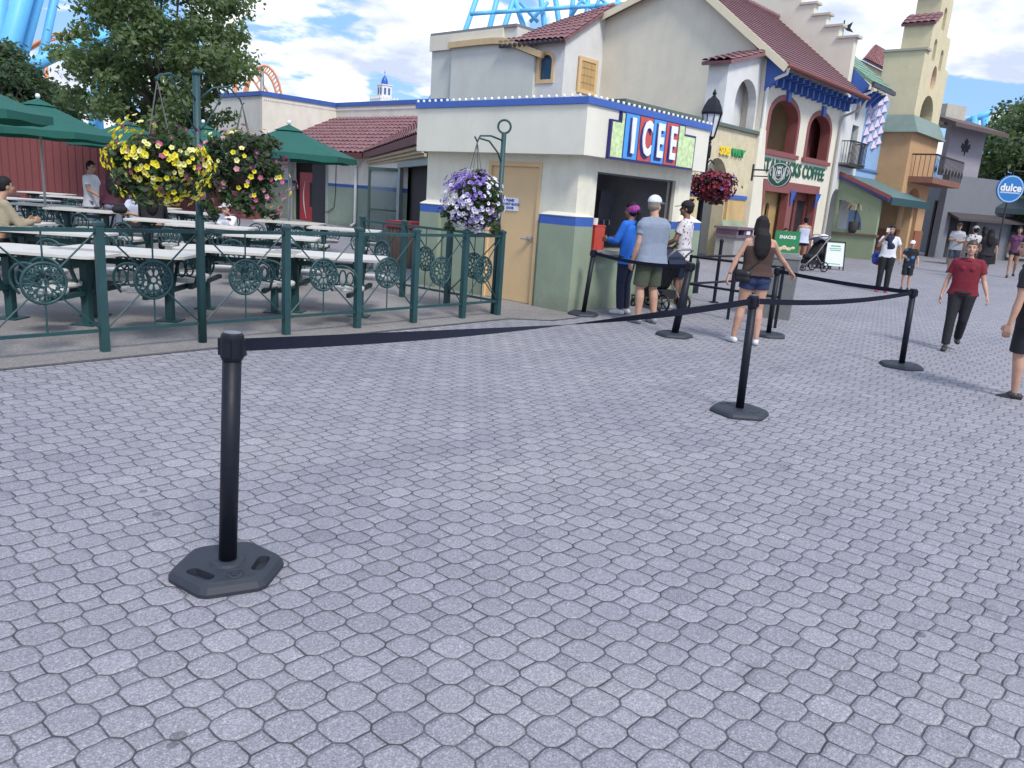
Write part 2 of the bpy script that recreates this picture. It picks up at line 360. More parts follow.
    jf = mth(nt, 'DIVIDE', dist, mth(nt, 'MAXIMUM', jw, 0.01), clamp=True)
    jf2 = ramp(nt, jf, [(0.45, 1.0), (1.0, 0.0)])
    je = N(nt, 'ShaderNodeTexNoise', inp={'Scale': 7.0, 'Detail': 2.0}); nt.links.new(g.outputs['Position'], je.inputs['Vector'])
    base = mixc(nt, mth(nt, 'MULTIPLY', jf2, ramp(nt, je.outputs[0], [(0.38, 0.50), (0.62, 0.96)])), base, (0.052, 0.050, 0.060))
    nt.links.new(base, b.inputs['Base Color']); b.inputs['Roughness'].default_value = 0.72
    hh = ramp(nt, dist, [(0.0, 0.0), (0.03, 0.55), (0.10, 1.0)])
    tilt = mth(nt, 'MULTIPLY', wn.outputs[0], 0.35)
    h = mth(nt, 'ADD', mth(nt, 'ADD', hh, tilt), mth(nt, 'MULTIPLY', fine.outputs[0], 0.22))
    bm = N(nt, 'ShaderNodeBump', inp={'Strength': 0.95, 'Distance': 0.012}); nt.links.new(h, bm.inputs['Height']); nt.links.new(bm.outputs[0], b.inputs['Normal'])
    return mt
def concrete_material():
    mt = bpy.data.materials.new('exposed_aggregate'); mt.use_nodes = True; nt = mt.node_tree; b = nt.nodes['Principled BSDF']
    g = N(nt, 'ShaderNodeNewGeometry')
    a = N(nt, 'ShaderNodeTexNoise', inp={'Scale': 0.8, 'Detail': 8.0, 'Roughness': 0.7}); nt.links.new(g.outputs['Position'], a.inputs['Vector'])
    v = N(nt, 'ShaderNodeTexVoronoi', inp={'Scale': 70.0}); nt.links.new(g.outputs['Position'], v.inputs['Vector'])
    base = ramp(nt, a.outputs[0], [(0.3, (0.165, 0.155, 0.15)), (0.7, (0.255, 0.24, 0.235))])
    base = mixc(nt, 1.0, base, ramp(nt, v.outputs['Color'], [(0.0, 0.75), (1.0, 1.25)]), 'MULTIPLY')
    n = N(nt, 'ShaderNodeTexNoise', inp={'Scale': 4.0, 'Detail': 5.0}); nt.links.new(g.outputs['Position'], n.inputs['Vector'])
    base = mixc(nt, mth(nt, 'MULTIPLY', ramp(nt, n.outputs[0], [(0.6, 0.0), (0.75, 1.0)]), 0.5), base, (0.12, 0.115, 0.12))
    nt.links.new(base, b.inputs['Base Color']); b.inputs['Roughness'].default_value = 0.85
    bm = N(nt, 'ShaderNodeBump', inp={'Strength': 0.5, 'Distance': 0.004}); nt.links.new(v.outputs['Distance'], bm.inputs['Height']); nt.links.new(bm.outputs[0], b.inputs['Normal'])
    return mt
X_, Y_, Z_ = Vector((1, 0, 0)), Vector((0, 1, 0)), Vector((0, 0, 1))
# ------------------------------------------------------------------ ground
g = MB(); g.add([(-400, -400, -0.012), (600, -400, -0.012), (600, 600, -0.012), (-400, 600, -0.012)], [(0, 1, 2, 3)])
tag(g.build('ground', mat('far_ground', (0.20, 0.20, 0.22), 0.9, 0.1, 0.3), fixn=False), kind='structure')
g = MB(); g.add([(-14, -40, 0), (140, -40, 0), (140, 45, 0), (-14, 45, 0)], [(0, 1, 2, 3)])
tag(g.build('paved_plaza', paver_material(), fixn=False), kind='structure')
g = MB(); M_conc = concrete_material()
g.add([(-14, 7.12, 0.004), (7.9, 7.12, 0.004), (8.35, 6.75, 0.004), (9.0, 6.75, 0.004), (9.3, 7.3, 0.004), (9.3, 45, 0.004), (-14, 45, 0.004)], [(0, 1, 2, 3, 4, 5, 6)])
tag(g.build('dining_patio', M_conc, fixn=False), kind='structure')
g = MB(); g.add([(-14, 7.06, 0.006), (7.88, 7.06, 0.006), (8.34, 6.69, 0.006), (9.0, 6.69, 0.006), (9.0, 6.75, 0.006), (8.36, 6.75, 0.006), (7.91, 7.12, 0.006), (-14, 7.12, 0.006)], [(0, 1, 6, 7), (1, 2, 5, 6), (2, 3, 4, 5)])
tag(g.build('patio_edging', mat('edging', (0.085, 0.085, 0.095), 0.9, 0.3, 6), fixn=False), kind='structure')
# joint line of the darker slab along the kiosk
def rect(a0, a1, z0, z1): return [(a0, z0), (a1, z0), (a1, z1), (a0, z1)]
def arch(a0, a1, z0, zs, zt, n=10):
    c = (a0 + a1) / 2; w = (a1 - a0) / 2
    return [(a0, z0), (a1, z0)] + [(c + w * math.cos(PI * k / n), zs + (zt - zs) * math.sin(PI * k / n)) for k in range(n + 1)]
def ellipse(c, z, w, h, n=20): return [(c + w * math.cos(2 * PI * k / n), z + h * math.sin(2 * PI * k / n)) for k in range(n)]
def roof_grid(p00, p10, p01, p11, pu=0.24, pv=0.36, hu=0.05, hv=0.035, mode='barrel', t=0.10):
    """tiled roof: real barrel or flat tiles on a bilinear patch; p00-p10 eave, p01-p11 ridge"""
    p00, p10, p01, p11 = map(Vector, (p00, p10, p01, p11)); mb = MB()
    U = max((p10 - p00).length, (p11 - p01).length); V = max((p01 - p00).length, (p11 - p10).length)
    nrm = (p10 - p00).cross(p01 - p00) if (p10 - p00).length > 1e-3 else (p11 - p00).cross(p01 - p00)
    nrm.normalize()
    if nrm.z < 0: nrm = -nrm
    nu = max(2, int(U / pu)); nv = max(2, int(V / pv)); su = 6 if mode == 'barrel' else 2
    rr = random.Random(7); cols = nu * su + 1; rows = []
    for j in range(nv):
        for e in (0.0, 0.999):
            v = (j + e) / nv; jit = [rr.uniform(-.006, .006) * (1 if mode == 'barrel' else .25) for _ in range(nu + 1)]
            row = []
            for i in range(cols):
                u = i / (cols - 1); ph = (u * nu) % 1.0
                if mode == 'barrel': h = hu * (abs(math.sin(PI * ph)) ** 0.7)
                else: h = 0.0
                h += hv * (1 - e) + jit[int(u * nu)]
                row.append(p00 * (1 - u) * (1 - v) + p10 * u * (1 - v) + p01 * (1 - u) * v + p11 * u * v + nrm * (h + 0.02))
            rows.append(row)
    b = len(rows[0]); vs = [p for r_ in rows for p in r_]; fs = []
    for j in range(len(rows) - 1):
        for i in range(b - 1): fs.append((j * b + i, j * b + i + 1, (j + 1) * b + i + 1, (j + 1) * b + i))
    mb.add(vs, fs)
    lo = [p00 - nrm * t, p10 - nrm * t, p11 - nrm * t, p01 - nrm * t]; hi = [p00 + nrm * .015, p10 + nrm * .015, p11 + nrm * .015, p01 + nrm * .015]
    mb.add(lo + hi, [(3, 2, 1, 0), (4, 5, 6, 7), (0, 1, 5, 4), (1, 2, 6, 5), (2, 3, 7, 6), (3, 0, 4, 7)])
    return mb

# ------------------------------------------------------------------ frozen drink kiosk
KX0, KX1, KY0, KY1 = 9.27, 12.50, 7.17, 10.47
k = thing('drink_kiosk', 'small cream and green kiosk with a serving window and blue roof trim', 'kiosk', (11, 9, 0), world=True)
w = MB()
w.wall((KX0, KY0, 0), X_, -Y_, rect(0, KX1 - KX0, 0, 2.32), [rect(0.46, 2.72, 0.92, 2.09)], 0.16)
w.wall((KX0, KY1, 0), -Y_, -X_, rect(0, KY1 - KY0 - 0.16, 0, 2.32), [rect(1.495, 2.58, 0.001, 2.17)], 0.16)
w.wall((KX1, KY0 + .16, 0), Y_, X_, rect(0, KY1 - KY0 - .16, 0, 2.32), [], 0.16)
w.wall((KX1 - .16, KY1, 0), -X_, Y_, rect(0, KX1 - KX0 - .32, 0, 2.32), [], 0.16)
w.build('wall', M_kiosk, k)
p = MB()   # corner piers with sloped caps
def pier(mb, x0, x1, y0, y1, h=1.42):
    mb.box(x0, x1, y0, y1, 0, h)
def pier_cap(mb, x0, x1, y0, y1, h=1.42, dz=0.16):
    cx, cy = (x0 + x1) / 2, (y0 + y1) / 2
    mb.add([(x0 - .01, y0 - .01, h), (x1 + .01, y0 - .01, h), (x1 + .01, y1 + .01, h), (x0 - .01, y1 + .01, h), (cx, cy, h + dz)], [(0, 1, 4), (1, 2, 4), (2, 3, 4), (3, 0, 4), (3, 2, 1, 0)])
for (a, b_, c, d) in ((KX0 - .06, KX0 + .36, KY0 - .06, KY0 + .62), (KX1 - .28, KX1 + .16, KY0 - .20, KY0 + .20), (KX0 - .08, KX0 + .3, KY1 - .42, KY1 + .06)):
    q = MB(); pier(q, a, b_, c, d); po = q.build('pier', M_kiosk, k)
    q = MB(); pier_cap(q, a, b_, c, d); q.build('pier_cap', M_cream, po)
par = MB(); par.box(KX0 - .24, KX1 + .0, KY0 - .24, KY1 + .03, 2.28, 2.96); par.build('parapet', mat('kiosk_cream', (0.72, 0.70, 0.60), 0.85, 0.04, 2, 0.2, 30, dirt=0.14), k)
tr = MB(); tr.box(KX0 - .27, KX1 + .03, KY0 - .27, KY1 + .06, 2.962, 3.055); tr.build('roof_trim', M_blue, k)
bl = MB()
M_bulb = mat('bulb', (0.85, 0.85, 0.85), 0.25, 0)
n = 26
for i in range(n): bl.ell((KX0 - .24 + (KX1 - KX0 + .24) * i / (n - 1), KY0 - .25, 3.072), (0.022, 0.022, 0.026), 8, 5)
for i in range(1, n): bl.ell((KX0 - .25, KY0 - .24 + (KY1 - KY0 + .26) * i / (n - 1), 3.072), (0.022, 0.022, 0.026), 8, 5)
bl.each('bulb', M_bulb, k, smooth=True)
d = MB(); d.box(KX0 + .03, KX0 + .075, 7.93, 8.93, 0.01, 2.10); door = d.build('door', M_tan, k)
fr = MB(); fr.box(KX0 - .012, KX0 + .04, 7.87, 7.93, 0, 2.17); fr.box(KX0 - .012, KX0 + .04, 8.93, 8.99, 0, 2.17); fr.box(KX0 - .012, KX0 + .04, 7.93, 8.93, 2.10, 2.17)
fr.build('door_frame', M_tan, k)
hd = MB(); hd.tube([(KX0 + .03, 8.03, 1.02), (KX0 - .05, 8.03, 1.02)], .03, 10); hd.tube([(KX0 - .05, 8.03, 1.02), (KX0 - .055, 8.16, 1.015)], .012, 8); hd.lathe([(.035, -.035), (.035, .035)], (KX0 + .02, 8.03, 1.02), 10)
hdo = hd.build('door_handle', M_steel, door)
nb = MB(); nb.box(KX0 + .015, KX0 + .028, 8.33, 8.66, 1.42, 1.62); nt_ = nb.build('notice', mat('paper', (0.78, 0.80, 0.85), 0.6, 0), k)
for i, tx in enumerate(('PLEASE', 'DO NOT BLOCK', 'DOOR')):
    text_obj('notice_text', tx, 0.052, mat('ink_blue', (0.02, 0.03, 0.35), 0.6, 0), k, (KX0 + .012, 8.495, 1.578 - i * .058), (0, -1, 0), (0, 0, 1), .001, .002)
it = MB()   # interior
it.box(KX0 + .2, KX1 - .2, KY0 + 1.9, KY0 + 2.0, 0, 2.27); it.box(KX0 + .2, KX0 + .25, KY0 + .17, KY0 + 1.9, 0, 2.27); it.box(KX1 - .25, KX1 - .2, KY0 + .17, KY0 + 1.9, 0, 2.27)
it.box(KX0 + .2, KX1 - .2, KY0 + .17, KY0 + 2, 2.22, 2.27)
it.build('interior_lining', mat('kiosk_inside', (0.30, 0.30, 0.33), 0.8, 0.2, 2), k)
ct = MB(); ct.box(KX0 + .5, KX0 + 2.68, KY0 - .10, KY0 + .5, 0.86, 0.915); ct.build('counter', mat('counter_metal', (0.5, 0.5, 0.5), 0.35, 0.1, metal=.6), k)
sh = MB()
for z in (1.25, 1.62): sh.box(KX0 + 1.0, KX0 + 2.6, KY0 + 1.55, KY0 + 1.88, z, z + .03)
for i in range(14): sh.lathe([(.035, 0), (.045, .14)], (KX0 + 1.08 + i * .11, KY0 + 1.7, 1.285 + .37 * (i % 2)), 8)
sh.build('shelf', mat('shelf_grey', (0.25, 0.25, 0.27), 0.6, 0.3, 9), k)
wf = MB(); ex = .03
for (a, b_, c, d) in ((.462, .485, .93, 2.085), (2.695, 2.718, .93, 2.085), (.485, 2.695, 2.065, 2.085)): wf.box(KX0 + a, KX0 + b_, KY0 + .06, KY0 + .10, c, d)
wf.build('window_frame', mat('frame_grey', (0.10, 0.10, 0.11), 0.5, 0.1), k)
fin(k)
mc = MB(); mc.box(-.19, .19, -.22, .22, 0, .72); mc.box(-.20, .20, -.24, -.16, .72, .86); mc.box(-.20, .2, -.24, .22, .86, .92)
dm = thing('slush_machine', 'dark slush machine standing inside the kiosk behind the serving window', 'drink machine', (11.35, 8.35, 0.93))
mc.build('cabinet', mat('machine_dark', (0.06, 0.06, 0.075), 0.4, 0.2), dm)
for s_ in (-.08, .08):
    q = MB(); q.tube([(s_, -.22, .42), (s_, -.27, .42), (s_, -.27, .34)], .016, 8); q.build('tap', M_steel, dm)
rm = MB(); rm.box(-.13, .13, -.12, .12, 0, .36); rm.box(-.135, .135, -.125, .125, .365, .39)
rb = thing('cup_dispenser', 'red box standing on the left end of the kiosk counter', 'dispenser box', (9.98, 7.33, 0.915))
rm.build('box', mat('red_plastic', (0.50, 0.06, 0.04), 0.5, 0.1), rb)
q = MB(); q.lathe([(.05, 0), (.055, .10)], (0, 0, .39), 12); q.build('cup', M_whitep, rb)

# the frozen drink sign
SG = thing('kiosk_sign', 'stepped light box sign with the letters ICEE on coloured panels', 'sign', (10.7, 6.9, 2.2), world=True)
yy = KY0 - .24
out = [(9.55, 2.27), (11.98, 2.27), (11.98, 2.82), (11.62, 2.82), (11.62, 2.955), (9.79, 2.955), (9.79, 2.82), (9.55, 2.82)]
s = MB(); s.wall((0, yy - .05, 0), X_, -Y_, out, [], 0.05); s.build('backboard', mat('sign_navy', (0.015, 0.012, 0.13), 0.35, 0.05), SG)
for o_ in ([(9.585, 2.305), (9.875, 2.305), (9.875, 2.93), (9.815, 2.93), (9.815, 2.79), (9.585, 2.79)], [(11.43, 2.305), (11.945, 2.305), (11.945, 2.785), (11.585, 2.785), (11.585, 2.93), (11.43, 2.93)]):
    q = MB(); q.wall((0, yy - .056, 0), X_, -Y_, o_, [], .006); q.build('side_panel', mat('sign_lime', (0.56, 0.70, 0.36), 0.35, 0.3, 14), SG)
MLB = mat('sign_light_blue', (0.06, 0.32, 0.75), 0.3, 0.05); MRD = mat('sign_red', (0.52, 0.07, 0.05), 0.3, 0.05); MNV = mat('letter_shadow', (0.012, 0.012, 0.16), 0.4, 0)
MWH = mat('letter_white', (0.80, 0.82, 0.88), 0.35, 0.06, 30)
for i, (ch, mm) in enumerate(zip('ICEE', (MLB, MRD, MLB, MRD))):
    a = 9.905 + i * .378; q = MB(); q.wall((0, yy - .058, 0), X_, -Y_, rect(a, a + .352, 2.305, 2.94), [], .008); po = q.build('letter_panel', mm, SG)
    cx = a + .185
    text_obj('letter_shadow', ch, 0.70, MNV, SG, (cx - .022, yy - .062, 2.585), ext=.003, bold=.035, sx_=.56 if ch != 'I' else .85)
    text_obj('letter', ch, 0.68, MWH, SG, (cx + .008, yy - .078, 2.615), ext=.008, bold=.022, sx_=.56 if ch != 'I' else .85)
fin(SG)

# ------------------------------------------------------------------ restroom block behind the patio
M_rest = banded('rest_paint', 1.52, 1.64, (0.26, 0.33, 0.27), BLUE_P, (0.74, 0.72, 0.65), bump=.25)
M_rest2 = mat('rest_plaster', (0.74, 0.71, 0.63), 0.9, 0.08, 2, 0.3, 20, dirt=.2)
rb_ = thing('restroom_building', 'low cream and green building with a red tiled lean-to roof and blue parapet trim', 'building', (19, 25, 0), world=True)
XA, YA, XB, YB = 18.98, 24.87, 22.84, 32.46
q = MB()
q.wall((XA, YB, 0), -Y_, -X_, rect(0, YB - YA, 0, 2.86), [rect(YB - 30.08, YB - 27.58, 0.001, 2.40)], .2)
q.wall((XA, YB + 6, 0), -Y_, -X_, rect(0, 5.8, 0, 5.14), [], .2); q.box(XA + .001, XA + .2, YB + .001, YB + .2, 0, 2.86)
dg = Vector((math.cos(R(58.7)), math.sin(R(58.7)), 0)); C1 = Vector((XA, YA, 0)); ndg = Vector((-dg.y, dg.x, 0))
if ndg.dot(-C1) < 0: ndg = -ndg
q.wall(C1, -dg, ndg, rect(0, 16, 0, 2.86), [rect(8.7, 13.4, 0.001, 2.22)], .2)
q.build('lower_wall', M_rest, rb_)
q = MB()
q.wall((XA + .2, YB, 0), X_, -Y_, rect(-.2, XB - XA - .2, 2.86, 5.15), [], .2)
q.wall((XB, YB - .002, 0), -Y_, -X_, rect(0, 7.6, 2.86, 5.15), [], .2)
q.build('parapet_wall', M_rest2, rb_)
q = MB()
for i in range(40):     # little dentils under the blue band
    q.box(XA + .1 + i * .097 * 1.0, XA + .14 + i * .097, YB - .04, YB, 4.98, 5.06)
for i in range(62): q.box(XB - .04, XB, YB - .15 - i * .12, YB - .10 - i * .12, 4.98, 5.06)
q.build('dentil_course', M_whitep, rb_, kind='stuff')
q = MB(); q.box(XA - .05, XB + .2, YB - .06, YB + .25, 5.15, 5.33); q.box(XB - .06, XB + .25, YB - 7.6, YB - .06, 5.15, 5.33); q.box(XA - .06, XA + .25, YB + .25, YB + 6, 5.15, 5.33)
q.build('parapet_trim', M_blue, rb_)
e2 = C1 - dg * 13
roof = roof_grid((XA - .35, YB - .01, 2.78), (XA - .35, YA - .2, 2.78), (XB - .02, YB - .01, 4.6), (XB - .02, YA + 1.0, 4.6), .30, .42, .06, .04)
ro = roof.build('tiled_roof', M_tile, rb_)
r2 = roof_grid((XA - .35, YA - .2, 2.80), (e2.x - .35, e2.y, 2.80), (XB - .02, YA + 1.0, 4.6), (XB - .02, e2.y + 3, 4.6), .30, .42, .06, .04)
r2.build('tiled_roof', M_tile, rb_)
q = MB(); q.box(XA - .42, XA - .35, YA - .2, YB, 2.62, 2.82); q.bar((XA - .38, YA - .25, 2.72), (e2.x - .38, e2.y, 2.72), .07, .2); q.build('fascia', mat('brown_trim', (0.14, 0.05, 0.05), 0.6, .1), rb_)
q = MB()
for z, dx in ((2.56, .28), (2.48, .2), (2.41, .12)): q.bar((XA - dx, YA - .25, z), (e2.x - dx, e2.y, z), .06, .07)
q.each('cornice_moulding', mat('tan_cornice', (0.50, 0.40, 0.26), .7, .1), rb_)
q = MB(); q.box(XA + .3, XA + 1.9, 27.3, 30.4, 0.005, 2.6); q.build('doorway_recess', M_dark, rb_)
q = MB(); dh = 2.4
q.box(XA - .03, XA + .1, 30.08, 30.22, 0, 2.5); q.box(XA - .03, XA + .1, 27.44, 27.58, 0, 2.5); q.box(XA - .03, XA + .1, 27.58, 30.08, 2.40, 2.5)
q.build('door_frame', mat('grey_trim', (0.30, 0.34, 0.34), .6, .1), rb_)
q = MB(); q.box(XA + .12, XA + .17, 27.62, 28.75, .02, 2.36)
q2 = q.build('screen_door', mat('dark_door', (0.018, 0.02, 0.03), .4, .2), rb_)
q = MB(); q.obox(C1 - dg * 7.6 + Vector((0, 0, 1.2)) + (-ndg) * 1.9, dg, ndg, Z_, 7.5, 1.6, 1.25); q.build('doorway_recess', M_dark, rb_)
q = MB()
for s_ in (8.7, 13.4): q.bar(C1 - dg * s_ + ndg * .02, C1 - dg * s_ + ndg * .02 + Z_ * 2.3, .12, .12)
q.bar(C1 - dg * 8.7 + ndg * .02 + Z_ * 2.25, C1 - dg * 13.4 + ndg * .02 + Z_ * 2.25, .10, .12); q.build('door_frame', mat('grey_trim', (0.30, 0.34, 0.34), .6, .1), rb_)
hg = C1 - dg * 8.7 + ndg * .05; en = hg + ndg * .75 + dg * .55
gd = MB(); t_ = .05
for z in (.08, 2.12): gd.bar(hg + Z_ * z, en + Z_ * z, .06, .10)
for pz in (hg, en): gd.bar(pz + Z_ * .03, pz + Z_ * 2.17, .06, .06)
gd.bar(hg + Z_ * 1.0, en + Z_ * 1.0, .05, .06)
g_ = gd.build('glass_door', mat('door_rail', (0.05, 0.08, 0.08), .4, .1), rb_)
g2 = MB(); g2.bar(hg + Z_ * 1.56, en + Z_ * 1.56, .012, 1.05); g2.bar(hg + Z_ * .54, en + Z_ * .54, .012, .84)
mg = mat('pane', (0.5, 0.55, 0.55), .05, 0, spec=.8); mg.node_tree.nodes['Principled BSDF'].inputs['Transmission Weight'].default_value = .9
g2.build('pane', mg, rb_)
pp = C1 - Vector((0.09, -0.62, 0))
q = MB(); q.tube([(pp.x - .22, pp.y - .25, 2.62), (pp.x - .16, pp.y - .2, 2.46), (pp.x - .02, pp.y, 2.32), (pp.x, pp.y, 2.1), (pp.x, pp.y, .18), (pp.x - .2, pp.y, .05)], .055, 8); q.build('downpipe', M_whitep, rb_)
q = MB(); q.tube([(XA - .03, YA + 2.0, 2.6), (XA - .03, YA + 2.02, 1.2), (XA - .03, YA + 2.1, .7), (XA - .03, YA + 2.5, .5), (XA - .03, YA + 2.9, .45)], .014, 6); q.build('cable', M_dark, rb_)
fin(rb_)
vm = thing('vending_machine', 'tall red drinks vending machine inside the dark doorway', 'vending machine', (18.72 + .45, 29.35, 0))
q = MB(); q.box(-.02, .4, -.62, .40, .01, 2.0); q.build('cabinet', mat('vend_red', (0.42, 0.02, 0.03), .35, .1), vm)
q = MB(); 
for i in range(12):
    a = i / 12; b_ = (i + 1) / 12; f1 = lambda t: (-.03, -.12 + .34 * math.sin(t * 2.2) - .25 * t, .1 + 1.75 * t)
    p1, p2 = f1(a), f1(b_); q.add([p1, (p1[0], p1[1] + .09 * math.sin(PI * a + .2), p1[2]), (p2[0], p2[1] + .09 * math.sin(PI * b_ + .2), p2[2]), p2], [(0, 1, 2, 3)])
q.build('swoosh', M_whitep, vm)
q = MB(); q.box(-.025, -.02, -.58, -.34, .6, 1.6); q.build('selection_panel', M_dark, vm)

# white tower with a blue dome, far away
tw = at(384, 103, 80); T = thing('domed_tower', 'distant white bell tower with a small blue dome', 'tower', (tw.x, tw.y, 0))
T.rotation_euler[2] = R(-8); T.scale = (.82, .82, .885)
q = MB(); q.box(-1.2, 1.2, -1.2, 1.2, 0, 11.0)
for i in range(6):
    a = -1.2 + i * 2.4 / 5.6; q.box(a, a + .22, -1.23, -1.05, 11.0, 11.25); q.box(-1.23, -1.05, a, a + .22, 11.0, 11.25)
q.build('base', M_whitep, T)
q = MB(); q.box(-.62, .62, -.62, .62, 11.0, 12.5); q.box(-.70, .70, -.70, .70, 12.45, 12.55); q.build('belfry', M_whitep, T)
q = MB()
for s_ in (-.27, .27): q.box(s_ - .15, s_ + .15, -.635, -.62, 11.5, 12.2); q.box(-.635, -.62, s_ - .15, s_ + .15, 11.5, 12.2)
q.build('openings', mat('dusk_blue', (0.10, 0.14, 0.30), .6, .1), T)
q = MB(); q.lathe([(.40, 0), (.40, .15), (.37, .38), (.27, .66), (.13, .85), (.02, .95)], (0, 0, 12.55), 16); q.tube([(0, 0, 13.4), (0, 0, 14.0)], .025, 6); q.tube([(-.1, 0, 13.8), (.1, 0, 13.8)], .02, 6)
q.build('dome', mat('dome_blue', (0.03, 0.09, 0.42), .4, .05), T, smooth=True)
# ------------------------------------------------------------------ coffee shop with tiled gable roof
GX = 27.5; FY = 13.3
cs = thing('coffee_shop', 'cream two storey coffee shop with a tiled roof and two red arched openings', 'building', (31, 16, 0), world=True)
q = MB()   # street front
F = lambda x: x - GX
fr_out = rect(0, 35.25 - GX, 0, 6.95)
holes = [arch(F(28.1), F(30.9), 3.92, 5.15, 5.98), arch(F(31.75), F(34.25), 3.92, 5.1, 5.86), rect(F(28.45), F(33.9), 0.001, 2.93)]
q.wall((GX, FY, 0), X_, -Y_, fr_out, holes, .45)
q.build('front_wall', M_gable, cs)
# gable end wall (faces the camera)
q = MB(); GY = FY
# a measured along -Y from Y=20.62.. use u = -Y from origin at Y=24
O = (GX, 24.0, 0); A = lambda y: 24.0 - y
q.wall(O, -Y_, -X_, [(A(20.6), 0), (A(13.751), 0), (A(13.751), 7.3), (A(16.9), 10.05), (A(20.6), 8.85)], [], .4)
q.build('gable_wall', M_gable, cs)
q = MB()   # ridge left side of roof and upper storeys behind
q.wall((35.3, 24.0, 0), -Y_, -X_, [(A(20.6), 0), (A(13.76), 0), (A(13.76), 6.9), (A(13.36), 6.9), (A(13.36), 9.1)] + [p_ for i in range(5) for p_ in ((A(14.05 + .62 * i), 9.1 + .5 * i), (A(14.05 + .62 * i), 9.6 + .5 * i))] + [(A(20.6), 11.6)], [], .4)
q.build('stepped_gable', M_gable, cs)
q = MB()
for i in range(6):
    y1 = 13.22 + .62 * i + (.12 if i else 0); q.box(35.22, 35.78, 13.2 + .62 * i + (.1 if i else 0), 14.1 + .62 * i, 9.1 + .5 * i, 9.19 + .5 * i)
q.each('coping', mat('coping', (0.50, 0.46, 0.40), .8, .1), cs)
ex0 = 27.15
roof_grid((ex0, 12.45, 6.66), (35.3, 12.45, 6.66), (ex0, 16.9, 10.12), (35.3, 16.9, 10.12), .28, .24, .0, .035, 'flat', .10).build('tiled_roof', M_tile2, cs)
roof_grid((ex0, 21.2, 8.8), (35.3, 21.2, 8.8), (ex0, 16.9, 10.12), (35.3, 16.9, 10.12), .28, .28, .0, .03, 'flat', .10).build('tiled_roof', M_tile2, cs)
q = MB()
for i in range(26): q.tube([(ex0 + .02 + i * .31, 16.9, 10.17), (ex0 + .34 + i * .31, 16.9, 10.21)], [.10, .13], 8)
q.build('ridge_tiles', M_tile, cs)
q = MB(); q.bar((ex0 - .02, 12.42, 6.55), (ex0 - .02, 16.9, 10.02), .06, .26); q.bar((ex0 - .02, 21.2, 8.68), (ex0 - .02, 16.9, 10.02), .06, .24)
q.each('bargeboard', mat('cream_trim', (0.72, 0.64, 0.46), .6, .05), cs)
q = MB(); q.tube([(ex0 - .05, 12.38, 6.66), (35.4, 12.38, 6.66)], .075, 8); q.build('gutter', M_maroon, cs)
q = MB(); q.tube([(ex0 + .1, 12.4, 6.58), (ex0 + .25, 12.5, 6.42), (GX + .10, FY - .08, 6.22), (GX + .04, FY - .09, 5.9), (GX + .04, FY - .09, .1)], .055, 8); q.build('downpipe', M_whitep, cs)
q = MB(); q.tube([(35.2, 12.4, 6.58), (35.2, 12.6, 6.2), (35.05, FY - .09, 5.9), (34.95, FY - .09, 5.7), (34.95, FY - .09, .1)], .055, 8); q.build('downpipe', mat('pipe_grey', (0.42, 0.40, 0.38), .5, .1), cs)
q = MB()
for i in range(14):
    x = 27.75 + i * .56; q.box(x, x + .15, 12.75, FY - .001, 6.42, 6.60); q.box(x + .01, x + .14, 13.02, FY - .002, 6.12, 6.419)
q.each('rafter_end', M_blue, cs, 2)
q = MB(); q.wall((GX - .02, FY, 0), -Y_, -X_, [(0, 5.9), (.62, 6.55), (-.05, 7.05)], [], .25); q.build('bracket', M_blue, cs)
def arch_frame(a0, a1, z0, zs, zt, wd=.20):
    o_ = arch(a0 - wd * .2, a1 + wd * .2, z0 - .0, zs, zt + wd * .2, 12); i_ = arch(a0 + wd, a1 - wd, z0 + .08, zs, zt - wd, 12); return o_, i_
for (a, b_, zs, zt) in ((28.1, 30.9, 5.15, 5.98), (31.75, 34.25, 5.1, 5.86)):
    o_, i_ = arch_frame(F(a), F(b_), 3.92, zs, zt, .17); q = MB(); q.wall((GX, FY - .03, 0), X_, -Y_, o_, [i_], .42)
    af = q.build('arched_opening', M_maroon, cs)
    q = MB(); q.box(a - .16, b_ + .16, FY - .12, FY + .02, 3.80, 3.95); q.build('sill', M_maroon, af)
    c = (a + b_) / 2; q = MB(); q.add([(c - .17, FY - .1, zt + .20), (c + .17, FY - .1, zt + .20), (c + .11, FY - .1, zt - .20), (c - .11, FY - .1, zt - .20), (c - .17, FY + .01, zt + .20), (c + .17, FY + .01, zt + .20), (c + .11, FY + .01, zt - .20), (c - .11, FY + .01, zt - .20)], [(0, 1, 2, 3), (0, 4, 5, 1), (1, 5, 6, 2), (2, 6, 7, 3), (3, 7, 4, 0)]); q.build('keystone', M_blue, af)
q = MB(); q.box(GX + .45, 31.35, FY + 1.8, FY + 1.9, 3.6, 6.6); q.box(31.25, 31.4, FY + .46, FY + 1.8, 3.6, 6.6); q.box(GX + .42, 35.2, FY + .46, FY + 1.9, 3.5, 3.6)
q.build('loggia_wall', mat('tan_wall', (0.46, 0.36, 0.24), .8, .08), cs)
q = MB(); q.box(31.42, 35.2, FY + .8, FY + .9, 3.6, 6.6)
for x in (32.2, 33.0, 33.8): q.box(x, x + .05, FY + .76, FY + .8, 3.7, 6.0)
q.build('loggia_shutters', mat('loggia_dark', (0.20, 0.06, 0.065), .6, .15), cs)
